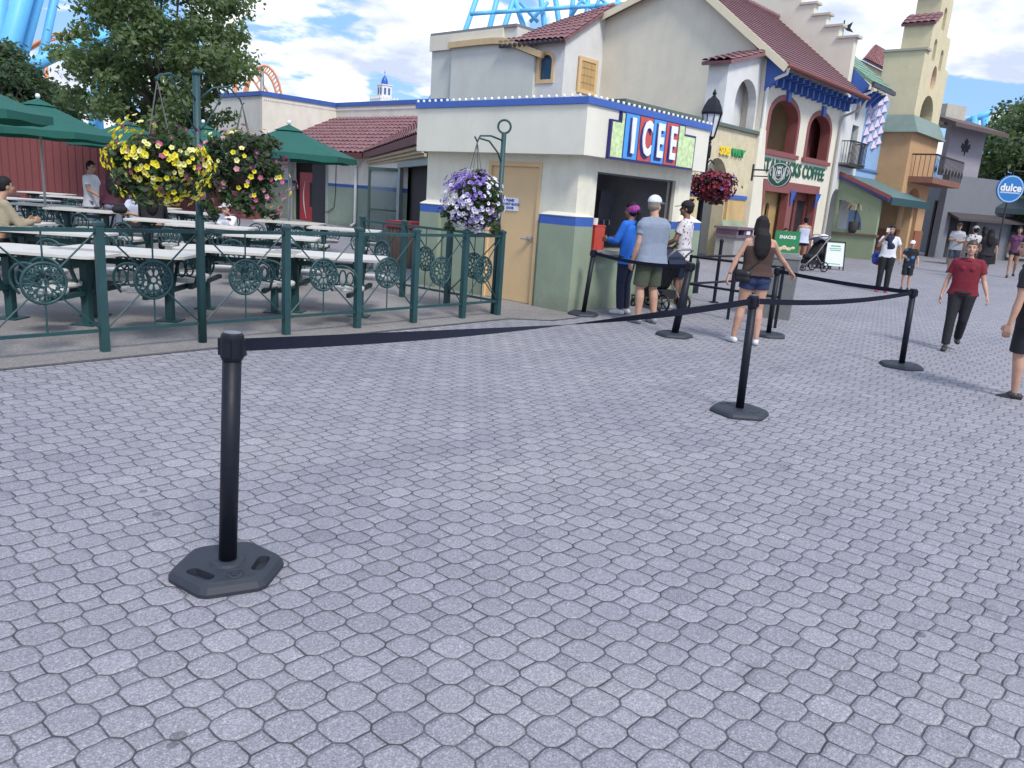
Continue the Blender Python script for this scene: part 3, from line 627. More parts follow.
# shop front in red wood
q = MB()
q.wall((28.45, FY - .04, 0), X_, -Y_, rect(0, 5.45, 0, 2.93), [rect(.22, 2.35, .06, 2.5), rect(2.85, 5.2, .02, 2.6)], .3); q.build('shop_front', M_maroon, cs)
q = MB(); q.wall((GX + .4, FY + .42, 0), X_, -Y_, rect(.3, 3.35, 0, 2.9), [arch(1.15, 1.5, 1.0, 1.9, 2.1), arch(1.95, 2.3, 1.0, 1.9, 2.1)], .1); q.build('inner_wall', mat('ochre_inner', (0.42, 0.28, 0.12), .7, .1), cs)
q = MB(); q.box(GX + .6, 35.2, FY + 1.62, FY + 1.7, 0, 3.0); q.box(31.1, 31.2, FY + .53, FY + 1.6, 0, 3.0); q.build('inner_back', M_dark, cs)
q = MB(); q.wall((31.3, FY + .32, 0), X_, -Y_, rect(0, 2.35, 0, 2.6), [rect(.18, 1.05, .95, 2.3), rect(1.3, 2.17, .95, 2.3)], .07); dd = q.build('door', M_darkmar, cs)
q = MB(); q.box(31.45, 32.4, FY + .35, FY + .36, .93, 2.32); q.box(32.58, 33.5, FY + .35, FY + .36, .93, 2.32); q.build('pane', M_glass, dd)
for x in (31.05, 33.6):
    q = MB(); q.add([(x - .16, FY - .10, 2.62), (x + .16, FY - .10, 2.62), (x + .06, FY - .07, 2.05), (x - .06, FY - .07, 2.05), (x, FY - .25, 2.62)], [(0, 1, 2, 3), (0, 4, 3), (4, 1, 2), (4, 2, 3), (0, 1, 4)]); q.build('corbel', M_blue, cs)
# corner pilaster (battered)
q = MB(); vs = [(27.0, 12.95, 0), (28.2, 12.95, 0), (28.2, 13.3, 0), (27.0, 13.9, 0), (27.42, 13.2, 4.6), (27.9, 13.2, 4.6), (27.9, 13.3, 4.6), (27.42, 13.6, 4.6)]
q.add(vs, [(0, 1, 5, 4), (1, 2, 6, 5), (2, 3, 7, 6), (3, 0, 4, 7), (4, 5, 6, 7)]); q.build('buttress', M_gable, cs)
fin(cs)
ls = thing('shop_lettering', 'dark green lettering STARBUCKS COFFEE above the red shop front', 'sign', (31.1, 13.25, 3.5), world=True)
MG = mat('letter_green', (0.008, 0.10, 0.06), .5, .05)
text_obj('lettering', 'STARBUCKS COFFEE', .70, MG, ls, (31.12, FY - .03, 3.40), ext=.012, bold=.018, sx_=1.0)
fin(ls)
bpy.context.view_layer.update()
for c in children(ls):
    w_ = max(v.co.x for v in c.data.vertices) - min(v.co.x for v in c.data.vertices); f_ = 6.05 / w_
    for v in c.data.vertices: v.co.x *= f_
# hanging round sign
hs = on(755, 262); px_, py_ = 27.35, 12.75
rs = thing('round_sign', 'round green and white hanging emblem sign outside the coffee shop', 'sign', at(779.6, 175, 28.0)); rs.scale = (.64, .64, .64)
q = MB(); q.tube([(0, 1.5, .22), (0, .5, .22)], .04, 8); q.tube([(0, 1.5, -.35), (0, 1.5, .5)], .06, 8); q.tube([(0, 1.5, -.1), (0, .5, -.1)], .03, 6); q.build('bracket', M_dark, rs)
def disc(mb, r, y0, y1, c=(0, 0), seg=32):
    vs = [(y0, c[0] + r * math.cos(2 * PI * i / seg), c[1] + r * math.sin(2 * PI * i / seg)) for i in range(seg)] + [(y1, c[0] + r * math.cos(2 * PI * i / seg), c[1] + r * math.sin(2 * PI * i / seg)) for i in range(seg)]
    return mb.add(vs, [tuple(range(seg)), tuple(range(seg, 2 * seg))[::-1]] + [(i, (i + 1) % seg, (i + 1) % seg + seg, i + seg) for i in range(seg)])
q = MB(); disc(q, .62, -.07, .07); q.build('disc', mat('sign_black', (0.012, 0.016, 0.018), .4, .05), rs)
q = MB(); disc(q, .60, -.085, -.071); q.build('rim', M_whitep, rs)
q = MB(); disc(q, .565, -.095, -.086); q.build('face', mat('emblem_green', (0.01, 0.09, 0.06), .4, .05), rs)
em = MB(); xx = -.105
def strip(pts, w_):
    for i in range(len(pts) - 1):
        (a, b_), (c, d) = pts[i], pts[i + 1]; L = math.hypot(c - a, d - b_) or 1; nx, nz = -(d - b_) / L * w_ / 2, (c - a) / L * w_ / 2
        em.add([(xx, a + nx, b_ + nz), (xx, a - nx, b_ - nz), (xx, c - nx, d - nz), (xx, c + nx, d + nz)], [(0, 1, 2, 3)])
for s_ in (-1, 1):
    for k_ in range(4):
        x0 = .10 + .085 * k_; strip([(s_ * (x0 + .05 * math.sin(t * 2.0 + k_)), .30 - .62 * t + .04 * k_) for t in [i / 8 for i in range(9)]], .042)
    strip([(s_ * .08, .30), (s_ * .17, .42), (s_ * .06, .40)], .035); strip([(s_ * .42, -.05), (s_ * .5, .12), (s_ * .44, .26)], .05)
strip([(-.08, -.02), (0, -.05), (.08, -.02)], .03); strip([(-.15, -.28), (0, -.40), (.15, -.28)], .06); strip([(-.14, -.16), (0, -.26), (.14, -.16)], .04)
em.add([(xx, .085 * math.cos(a), .13 + .12 * math.sin(a)) for a in [2 * PI * i / 14 for i in range(14)]], [tuple(range(14))])
em.add([(xx, -.09, .30), (xx, .09, .30), (xx, .12, .44), (xx, .045, .37), (xx, 0, .48), (xx, -.045, .37), (xx, -.12, .44)], [(0, 1, 3), (1, 2, 3), (0, 3, 5), (3, 4, 5), (0, 5, 6)])
em.build('emblem', M_whitep, rs, fixn=False)

# bay with tiled cap, attached shop with stone front (sandwich shop)
ss = thing('sandwich_shop', 'yellow stucco shop front with arched opening between kiosk and coffee shop', 'building', (25, 13.6, 0), world=True)
M_stb = banded('stone_paint', 2.08, 2.22, (0.56, 0.40, 0.18), BLUE_P, (0.60, 0.53, 0.36), bump=.8, dirt=.12)
q = MB(); q.wall((19.0, FY, 0), X_, -Y_, rect(0, GX - 19.0, 0, 4.38), [arch(4.95, 6.6, .001, 2.45, 3.38)], .45); q.wall((19.0, FY + 6, 0), -Y_, -X_, rect(0, 6, 0, 4.38), [], .3)
q.build('stucco_wall', M_stone, ss)
q = MB(); q.box(18.9, 27.48, FY - .1, FY + .5, 4.385, 4.50); q.build('coping', mat('coping_green', (0.10, 0.14, 0.12), .7, .1), ss)
q = MB()
for a, b_ in ((22.2, 23.4), (25.65, 27.0)): q.box(a, b_, FY - .12, FY - .001, 0.0, 2.08)
q.each('column', mat('ochre_paint', (0.58, 0.40, 0.18), .7, .08), ss)
q = MB()
for a, b_ in ((22.15, 23.45), (25.6, 27.0)): q.box(a, b_, FY - .16, FY - .001, 2.081, 2.22)
q.each('column_band', M_blue, ss)
q = MB()
for a, b_ in ((22.15, 23.45), (25.3, 27.0)): q.add([(a, FY - .25, 0), (b_, FY - .25, 0), (b_, FY, 0), (a, FY, 0), (a, FY - .25, 1.1), (b_, FY - .25, 1.1), (b_ - .1, FY - .12, 1.35), (a + .1, FY - .12, 1.35), (a, FY, 1.1), (b_, FY, 1.1)], [(0, 1, 5, 4), (4, 5, 6, 7), (1, 2, 9, 5), (0, 3, 8, 4), (5, 9, 6), (4, 8, 7)])
q.each('column_base', mat('sage_paint', (0.27, 0.32, 0.21), .8, .08, dirt=.2), ss)
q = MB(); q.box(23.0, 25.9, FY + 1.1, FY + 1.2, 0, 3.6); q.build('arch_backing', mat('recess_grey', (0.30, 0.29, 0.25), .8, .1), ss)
# white bay above with niche and small tiled roof
q = MB(); BY = 13.46; q.wall((25.0, BY, 0), X_, -Y_, [(0, 4.39), (2.48, 4.39), (2.48, 7.05), (0, 6.5)], [arch(.75, 2.35, 4.5, 5.35, 6.15)], .3); q.box(25.01, 25.3, BY + .301, 14.2, 4.39, 6.45); q.box(25.11, 27.48, BY + .6, BY + .7, 4.39, 6.6)
q.build('bay_wall', M_white, ss)
roof_grid((24.75, 14.35, 6.46), (24.75, BY - .2, 6.46), (27.48, 14.4, 7.2), (27.48, BY - .2, 7.2), .28, .38, .06, .04).build('bay_roof', M_tile, ss)
fin(ss)
sg = thing('sandwich_sign', 'yellow and green SUBWAY lettering on the stucco wall', 'sign', (25.5, 13.2, 3.6), world=True)
text_obj('lettering', 'SUB', .37, mat('letter_yellow', (0.85, 0.62, 0.03), .4, 0), sg, (25.10, FY - .05, 3.62), ext=.02, bold=.014, sx_=1.1, shear=.12)
text_obj('lettering', 'WAY', .37, mat('letter_grass', (0.02, 0.30, 0.08), .4, 0), sg, (26.05, FY - .05, 3.62), ext=.02, bold=.014, sx_=1.1, shear=.12)
fin(sg)

# white plastered house with shed roof and the cream block behind the kiosk
hb = thing('plaster_house', 'pale plaster building with a small tiled shed roof and an orange shutter', 'building', (26, 22, 0), world=True)
YI = 20.58; XF = 25.06
q = MB(); q.wall((XF, YI, 0), X_, -Y_, [(0, 0), (GX - XF + .4, 0), (GX - XF + .4, 9.35), (0, 7.62)], [rect(.85, 2.2, 5.9, 7.2)], .3)
q.wall((XF, 24.4, 0), -Y_, -X_, [(0, 0), (24.4 - YI - .3, 0), (24.4 - YI - .3, 7.62), (0, 7.62)], [arch(24.4 - 21.85, 24.4 - 21.15, 6.2, 6.95, 7.22)], .3)
q.build('house_wall', M_white, hb)
roof_grid((XF - .3, YI - .18, 7.62), (XF - .3, 23.9, 7.70), (GX + .3, YI - .18, 9.5), (GX + .3, 22.9, 9.1), .27, .36, .06, .04).build('shed_roof', M_tile, hb)
q = MB()
for i in range(13): q.tube([(XF - .42, YI - .0 + i * .26, 7.56), (XF - .2, YI + i * .26, 7.62)], .085, 8)
q.build('eave_tiles', mat('eave_dark', (0.05, 0.045, 0.06), .6, .2), hb)
q = MB()
q.wall((XF + .9, YI - .06, 0), X_, -Y_, rect(0, 1.25, 5.88, 7.25), [rect(.17, 1.08, 6.02, 7.1)], .1)
q.build('shutter_frame', M_tan, hb)
q = MB(); q.box(XF + 1.05, XF + 2.0, YI - .03, YI + .05, 6.0, 7.12)
for x in (1.3, 1.52, 1.74): q.box(XF + x - .015, XF + x + .015, YI - .045, YI - .03, 6.0, 7.12)
for z in (6.3, 6.58, 6.86): q.box(XF + 1.07, XF + 1.98, YI - .045, YI - .03, z - .015, z + .015)
q.build('shutter', mat('tan_door', (0.50, 0.34, 0.16), .6, .1), hb)
q = MB(); q.wall((XF - .04, 24.4, 0), -Y_, -X_, arch(24.4 - 21.95, 24.4 - 21.05, 6.10, 6.97, 7.32), [arch(24.4 - 21.82, 24.4 - 21.18, 6.25, 6.92, 7.18)], .12); wf_ = q.build('window', M_tan, hb)
q = MB(); q.box(XF + .12, XF + .14, 21.1, 21.9, 6.1, 7.3); q.build('pane', mat('blue_glass', (0.05, 0.12, 0.22), .1, .2, 2), wf_)
fin(hb)
cb_ = thing('cream_block', 'tall flat roofed cream block rising behind the kiosk with a tan wave shaped coping', 'building', (26, 26, 0), world=True)
M_block = mat('block_plaster', (0.585, 0.605, 0.56), 0.9, 0.04, 1.5, 0.2, 20, dirt=.1)
q = MB(); q.box(XF + .02, 32, 23.2, 28.35, 0, 8.35); q.build('block_wall', M_block, cb_)
q = MB(); q.box(XF - .05, 32.1, 23.2, 28.42, 8.352, 8.47); q.build('coping', mat('coping_dark', (0.20, 0.20, 0.21), .7, .1), cb_)
q = MB(); q.box(XF - .10, XF + .02, 23.9, 28.40, 7.72, 8.35); q.build('parapet_band', M_gable, cb_)
q = MB(); q.box(XF - .16, XF - .001, 22.0, 26.85, 0.0, 7.12); q.wall((XF - .16, 26.85, 0), -Y_, -X_, [(0, 7.121), (4.85, 7.121), (3.1, 7.70), (0, 7.74)], [], .155)
q.build('front_panel', M_block, cb_)
q = MB(); pts = [(XF - .2, 26.95, 7.84), (XF - .2, 25.4, 7.85), (XF - .2, 24.3, 7.84), (XF - .2, 23.7, 7.80), (XF - .2, 22.8, 7.55), (XF - .2, 21.9, 7.25), (XF - .2, 21.55, 7.15)]
for i in range(6): q.bar(pts[i], pts[i + 1], .26, .24)
q.build('wave_coping', mat('tan_coping', (0.56, 0.42, 0.24), .7, .08), cb_)
fin(cb_)
# ------------------------------------------------------------------ white house with balcony and green roof
wh = thing('balcony_house', 'white two storey house with an iron balcony and a green metal roof', 'building', (37, 14, 0), world=True)
q = MB(); q.wall((35.26, FY, 0), X_, -Y_, rect(0, 2.62, 0, 6.88), [ellipse(1.6, 6.3, .26, .40), rect(1.3, 2.1, 4.1, 5.75), arch(.12, 1.2, .001, 2.3, 2.95)], .4)
q.box(35.7, 37.5, FY + .6, FY + .7, 0, 6.8)
q.build('front_wall', M_whitep if False else mat('white_wall', (0.64, 0.645, 0.63), .85, .04, 2, .3, 20, dirt=.1), wh)
roof_grid((35.8, 12.5, 7.38), (38.7, 12.5, 7.38), (35.8, 15.6, 9.6), (41.0, 15.6, 9.6), .4, .5, .02, .02, 'barrel').build('green_roof', mat('green_roof', (0.16, 0.28, 0.20), .5, .12), wh)
q = MB(); q.bar((35.8, 12.46, 7.28), (38.7, 12.46, 7.28), .12, .16); q.build('gutter', mat('dark_gutter', (0.05, 0.05, 0.07), .5, .1), wh)
q = MB(); q.tube([(35.95, 12.5, 7.25), (36.0, 12.55, 7.0), (35.9, FY - .08, 6.75)], .055, 8); q.build('downpipe', M_whitep, wh)
q = MB()
for i in range(5): q.add([(36.0 + i * .58 + dx, y, z) for dx in (0, .14) for (y, z) in ((12.7, 7.2), (FY, 7.2), (FY, 6.6))], [(0, 1, 2), (3, 5, 4), (0, 3, 4, 1), (1, 4, 5, 2), (2, 5, 3, 0)])
q.wall((35.78, FY, 0), -Y_, -X_, [(0, 6.5), (.7, 7.25), (.0, 7.9), (-.8, 8.4), (-.8, 7.2)], [], .1)
q.each('bracket', M_blue, wh)
q = MB(); disc(q, 0.001, 0, 0); q = MB(); q.wall((35.26, FY + .1, 0), X_, -Y_, ellipse(1.6, 6.3, .28, .42), [], .05); q.build('oval_window', mat('oval_grey', (0.22, 0.24, 0.24), .4, .1), wh)
q = MB(); q.box(36.55, 37.4, FY + .2, FY + .25, 4.1, 5.76); q.box(36.94, 36.98, FY + .15, FY + .2, 4.1, 5.76)
for z in (4.6, 5.1): q.box(36.55, 37.4, FY + .16, FY + .19, z, z + .04)
q.build('balcony_door', mat('shutter_grey', (0.16, 0.18, 0.20), .4, .1), wh)
q = MB(); q.box(35.6, 37.4, FY - .5, FY - .001, 3.92, 4.0)
for i in range(13): q.box(35.6 + i * .148, 35.625 + i * .148, FY - .5, FY - .475, 4.0, 4.95)
for i in range(4): q.box(35.6, 35.62, FY - .5 + i * .12, FY - .48 + i * .12, 4.0, 4.95); q.box(37.38, 37.4, FY - .5 + i * .12, FY - .48 + i * .12, 4.0, 4.95)
for z in (4.02, 4.95): q.box(35.58, 37.42, FY - .53, FY - .47, z, z + .04); q.box(35.58, 35.63, FY - .5, FY, z, z + .04); q.box(37.37, 37.42, FY - .5, FY, z, z + .04)
q.build('balcony', M_dark, wh)
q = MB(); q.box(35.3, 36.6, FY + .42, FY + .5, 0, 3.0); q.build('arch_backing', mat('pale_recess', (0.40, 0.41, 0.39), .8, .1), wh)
fin(wh)
bf = thing('blue_facade', 'light blue facade studded with rows of pink pyramids', 'building', (41, 14, 0), world=True)
q = MB(); q.box(37.9, 41.2, FY + .02, FY + 4, 0, 7.3); q.build('blue_wall', mat('sky_paint', (0.26, 0.42, 0.66), .7, .06), bf)
q = MB()
for r_ in range(5):
    for c in range(4):
        x = 38.30 + c * .62; z = 4.95 + r_ * .48 + (.25 if c % 2 else 0)
        q.add([(x - .26, FY, z), (x + .26, FY, z), (x, FY, z + .46), (x, FY - .18, z + .10)], [(0, 1, 3), (1, 2, 3), (2, 0, 3)])
q.each('pyramid_stud', mat('pink_paint', (0.55, 0.48, 0.62), .7, .06), bf)
q = MB(); q.wall((37.95, FY, 0), X_, -Y_, arch(.05, .4, 4.2, 5.2, 5.55), [], .0 + .05); q.build('niche', mat('blue_dark', (0.06, 0.12, 0.30), .6, .1), bf)
q = MB(); q.box(37.92, 41.2, FY - .06, FY + .015, 3.95, 4.05); q.build('string_course', mat('blue_mid', (0.12, 0.22, 0.42), .6, .1), bf)
fin(bf)
# lean-to porch in front
po = thing('green_porch', 'sage green porch with a teal metal roof and quarter round openings', 'porch', (39, 12, 0), world=True)
M_sage = mat('sage_wall', (0.24, 0.30, 0.20), .85, .06, 2, .3, 20, dirt=.1)
PY = 11.35; PX = 36.1
q = MB(); u = lambda y: FY - y
op1 = [(.12, 1.25)] + [(.12 + 1.15 * math.sin(PI / 2 * i / 8), 1.25 + 1.25 * math.cos(PI / 2 * i / 8)) for i in range(9)]
q.wall((PX, FY, 0), -Y_, -X_, [(0, 0), (1.9, 0), (1.9, 2.60), (0, 3.46)], [op1], .22); q.build('end_wall', M_sage, po)
q = MB(); q.box(PX - .06, PX + .28, PY - .02, FY - .02, 1.0, 1.1); q.build('ledge', mat('brown_ledge', (0.13, 0.09, 0.08), .7, .1), po)
roof_grid((PX - .1, PY - .35, 2.66), (41.9, PY - .35, 2.66), (PX - .1, FY - .02, 3.60), (41.9, FY - .02, 3.60), .5, 3.0, .02, .0, 'barrel', .08).build('metal_roof', mat('teal_roof', (0.10, 0.18, 0.19), .4, .1), po)
q = MB(); q.box(PX - .1, 41.9, PY - .42, PY - .35, 2.40, 2.72); q.build('fascia', mat('teal_fascia', (0.015, 0.06, 0.065), .5, .1), po)
q = MB(); q.bar((PX - .14, PY - .35, 2.70), (PX - .14, FY, 3.63), .1, .16); q.build('roof_edge', M_maroon, po)
q = MB(); q.bar((PX - .12, PY - .35, 2.56), (PX - .12, FY, 3.48), .06, .12); q.build('roof_edge_stripe', mat('violet_trim', (0.06, 0.07, 0.26), .5, .1), po)
for x in (40.4,):
    q = MB(); q.box(x, x + .35, PY - .05, PY + .3, 0, 2.5); q.build('post', mat('orange_wall', (0.50, 0.32, 0.16), .8, .08), po)
fin(po)
# cream and orange bell tower
bt = thing('bell_tower', 'tall cream and orange mission style bell tower with round arches', 'tower', (42, 13, 0), world=True)
TX0, TX1, TY = 40.7, 45.2, 12.0; Zs = 5.75
M_tow = mat('tower_cream', (0.62, 0.55, 0.36), .9, .07, 2, .8, 8, dirt=.1); M_tor = mat('tower_orange', (0.48, 0.29, 0.15), .9, .08, 2, .4, 14, dirt=.12)
W = TX1 - TX0
q = MB()
q.wall((TX0, TY, 0), X_, -Y_, rect(0, W, 0, 5.85), [arch(.9, 3.2, .001, 2.6, 3.4)], .5)
q.box(TX0, TX0 + .4, TY + .5, 16.5, 0, 5.85); q.box(TX1 - .4, TX1, TY + .5, 16.5, 0, 5.85); q.build('orange_wall', M_tor, bt)
q = MB(); q.box(TX0 - .06, TX0 + .9, TY - .06, TY + .0, 0, 1.35); q.box(TX0 + 3.2, TX1 + .06, TY - .06, TY, 0, 1.35); q.box(TX0 - .06, TX0, TY, 15, 0, 1.35); q.each('rust_base', mat('rust_paint', (0.26, 0.10, 0.05), .8, .12), bt)
q = MB(); q.add([(TX0 - .25, TY - .3, 5.85), (TX1 + .2, TY - .3, 5.85), (TX1 + .2, 16.5, 5.85), (TX0 - .25, 16.5, 5.85), (TX0 + .1, TY + .1, 6.65), (TX1 - .1, TY + .1, 6.65), (TX1 - .1, 16.5, 6.65), (TX0 + .1, 16.5, 6.65)], [(0, 1, 5, 4), (1, 2, 6, 5), (3, 0, 4, 7), (3, 2, 1, 0)]); q.build('green_skirt', mat('grey_green', (0.19, 0.25, 0.22), .6, .1), bt)
q = MB(); W2 = W - .3
q.wall((TX0 + .15, TY + .12, 0), X_, -Y_, [(0, 5.9), (W2, 5.9), (W2, 9.2), (W2 - .6, 9.2), (W2 - .6, 10.6), (W2 - 1.3, 10.6), (W2 - 1.3, 12.2), (1.1, 12.2), (1.1, 10.9), (.5, 10.9), (.5, 9.5), (0, 9.5)],
       [arch(.9, 2.9, 5.92, 6.9, 7.75), ellipse(2.0, 8.5, .40, .62), arch(1.1, 1.55, 9.25, 10.0, 10.2), arch(2.4, 2.85, 9.0, 9.75, 9.95), arch(1.75, 2.2, 10.7, 11.5, 11.7)], .7)
q.box(TX0 + .15, TX0 + .6, TY + .82, 13.9, 5.9, 9.5); q.box(TX1 - .6, TX1 - .15, TY + .82, 13.9, 5.9, 9.2); q.box(TX0 + .65, TX0 + .8, TY + .82, 13.4, 9.5, 10.9)
q.box(TX0 + 1.25, TX0 + 1.4, TY + .82, 13.2, 10.9, 12.2)
q.box(TX0 + .6, TX1 - .6, TY + 1.5, TY + 1.6, 5.9, 9.2)
q.build('cream_wall', M_tow, bt)
q = MB(); q.wall((TX0 + .15, TY + .3, 0), X_, -Y_, ellipse(2.0, 8.5, .42, .64), [], .05); q.build('oval_panel', mat('rose_paint', (0.42, 0.18, 0.18), .7, .08), bt)
q = MB(); q.box(TX0 + .05, TX0 + .7, TY + .02, 14.0, 9.5, 9.6); q.build('string_course', mat('stone_grey', (0.34, 0.32, 0.26), .8, .1), bt)
roof_grid((TX0 + .45, TY + .0, 10.75), (TX0 + .45, 13.5, 10.75), (TX0 + 1.3, TY + .0, 11.3), (TX0 + 1.3, 13.5, 11.3), .27, .3, .05, .03).build('tiled_cap', M_tile, bt)
roof_grid((TX0 + 1.05, TY + .0, 12.1), (TX0 + 1.05, 13.4, 12.1), (TX0 + 2.1, TY + .0, 12.9), (TX0 + 2.1, 13.4, 12.9), .27, .3, .05, .03).build('tiled_cap', M_tile, bt)
q = MB(); q.box(TX0 + .6, TX1 - .5, TY + .9, TY + 1.2, 0, 3.5); q.build('arch_doors', M_darkmar, bt)
q = MB(); q.box(TX0 + 1.1, TX0 + 2.0, TY + .6, TY + .7, 5.95, 7.4); q.build('upper_door', M_maroon, bt)
# balcony on the tower front
bal = MB(); bal.box(TX0 + .6, TX1 + 1.2, TY - 1.1, TY - .001, 3.62, 3.9); bal.build('balcony_slab', mat('rust_beam', (0.22, 0.10, 0.07), .7, .1), bt)
q = MB()
for i in range(26):
    x = TX0 + .65 + i * .207; q.box(x, x + .025, TY - 1.08, TY - 1.055, 3.9, 4.9)
    if i % 3 == 1: q.tube([(x, TY - 1.07, 4.05), (x + .12, TY - 1.07, 4.25), (x, TY - 1.07, 4.45), (x - .12, TY - 1.07, 4.25)], .018, 5, closed=True)
for i in range(5): q.box(TX0 + .62, TX0 + .645, TY - 1.05 + i * .22, TY - 1.03 + i * .22, 3.9, 4.9)
q.box(TX0 + .6, TX1 + 1.2, TY - 1.1, TY - 1.04, 4.88, 4.95); q.box(TX0 + .6, TX0 + .66, TY - 1.1, TY, 4.88, 4.95)
q.build('balcony_railing', M_dark, bt)
fin(bt)
TH = (52.2, 11.4, 13.2)
th = thing('tiled_house', 'pink tiled roof of a house showing behind the bell tower', 'building', (40, 19, 0), world=True)
roof_grid((TH[0], 19.0, TH[1]), (TH[0] + 7.5, 19.0, TH[1]), (TH[0] + 5.2, 20.3, TH[2]), (TH[0] + 9, 20.3, TH[2]), .33, .45, .07, .05).build('tiled_roof', mat('pink_tile', (0.34, 0.17, 0.17), .7, .35, 4), th)
q = MB(); q.box(TH[0] + .3, TH[0] + 5.6, 19.3, 22.5, 0, TH[1]); q.build('house_wall', M_tow, th)
q = MB(); q.tube([(TH[0] - 1.4, 20, 9), (TH[0] - 1.4, 20, 13.4)], .04, 6); q.add([(TH[0] - 1.4, 20 + a * .6, 13.0 + b * .7) for a, b in ((0, 0), (-.9, .4), (-.7, -.1), (-1.1, -.5), (-.4, -.3))], [(0, 1, 2, 3, 4)]); q.build('weather_vane', M_dark, th)
fin(th)

# grey corner building with pink upper storey
gb = thing('grey_building', 'slate grey corner building with a pink upper wall bearing a black maple leaf', 'building', (50, 12, 0), world=True)
M_slate = mat('slate_plaster', (0.17, 0.18, 0.205), .85, .06, 2, .3, 15)
p0 = Vector((47.0, 11.6, 0)); p1 = Vector((52.6, 9.3, 0)); uu = (p1 - p0).normalized(); nn = Vector((uu.y, -uu.x, 0))
if nn.dot(-p0) < 0: nn = -nn
Lw = (p1 - p0).length
q = MB(); q.wall(p0, uu, nn, rect(0, Lw, 0, 4.35), [rect(.7, 3.0, .001, 2.3)], .4); q.wall(p1, Vector((uu.y * -1, uu.x, 0)), uu, rect(0, 6, 0, 4.35), [], .3); q.build('slate_wall', M_slate, gb)
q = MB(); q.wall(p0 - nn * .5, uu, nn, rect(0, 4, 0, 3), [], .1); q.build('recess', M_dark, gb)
q = MB(); q.wall(p0 + uu * .2 - nn * .6, uu, nn, rect(0, 2.9, 4.36, 7.0), [], .3); q.build('pink_wall', mat('mauve_plaster', (0.30, 0.28, 0.32), .85, .06), gb)
q = MB(); q.add([p0 + uu * -1.0 + nn * .5 + Z_ * 6.9, p0 + uu * 3.4 + nn * .5 + Z_ * 6.7, p0 + uu * 3.4 - nn * 2 + Z_ * 7.5, p0 + uu * -1.0 - nn * 2 + Z_ * 7.7, p0 + uu * -1.0 + nn * .5 + Z_ * 6.7, p0 + uu * 3.4 + nn * .5 + Z_ * 6.5, p0 + uu * 3.4 - nn * 2 + Z_ * 7.3, p0 + uu * -1.0 - nn * 2 + Z_ * 7.5], [(0, 1, 2, 3), (7, 6, 5, 4), (0, 4, 5, 1), (1, 5, 6, 2), (3, 7, 4, 0)]); q.build('upper_roof', mat('roof_brown', (0.10, 0.07, 0.07), .7, .1), gb)
q = MB(); q.wall(p0 + uu * .6 - nn * 1.4, uu, nn, rect(0, 1.6, 7.0, 8.1), [], 1.0); q.build('chimney', M_stone if False else mat('chimney_beige', (0.45, 0.42, 0.36), .8, .1), gb)
leaf = [(0, -.5), (.06, -.2), (.34, -.26), (.28, -.12), (.5, .08), (.38, .12), (.42, .3), (.2, .2), (.12, .24), (.2, .48), (.1, .42), (0, .62), (-.1, .42), (-.2, .48), (-.12, .24), (-.2, .2), (-.42, .3), (-.38, .12), (-.5, .08), (-.28, -.12), (-.34, -.26), (-.06, -.2)]
q = MB(); q.wall(p0 + uu * 1.6 - nn * .56 + Z_ * 5.85, uu, nn, [(a * .8, b_ * .8) for a, b_ in leaf], [], .04); q.build('maple_leaf', M_dark, gb)
q = MB(); a_ = p0 + uu * .4 + nn * .01 + Z_ * 2.45; b_ = p0 + uu * (Lw + .2) + nn * .01 + Z_ * 2.45
q.add([a_, b_, b_ + nn * .7 - Z_ * .3, a_ + nn * .7 - Z_ * .3, a_ - Z_ * .12, b_ - Z_ * .12, b_ + nn * .7 - Z_ * .42, a_ + nn * .7 - Z_ * .42], [(0, 1, 2, 3), (7, 6, 5, 4), (2, 6, 7, 3), (0, 3, 7, 4), (1, 5, 6, 2)]); q.build('awning', mat('awning_brown', (0.06, 0.05, 0.055), .7, .1), gb)
q = MB(); q.wall(p0 + uu * 5.0 + nn * .02, uu, nn, rect(0, .55, 2.9, 4.0), [], .02); q.build('window', M_glass, gb)
fin(gb)
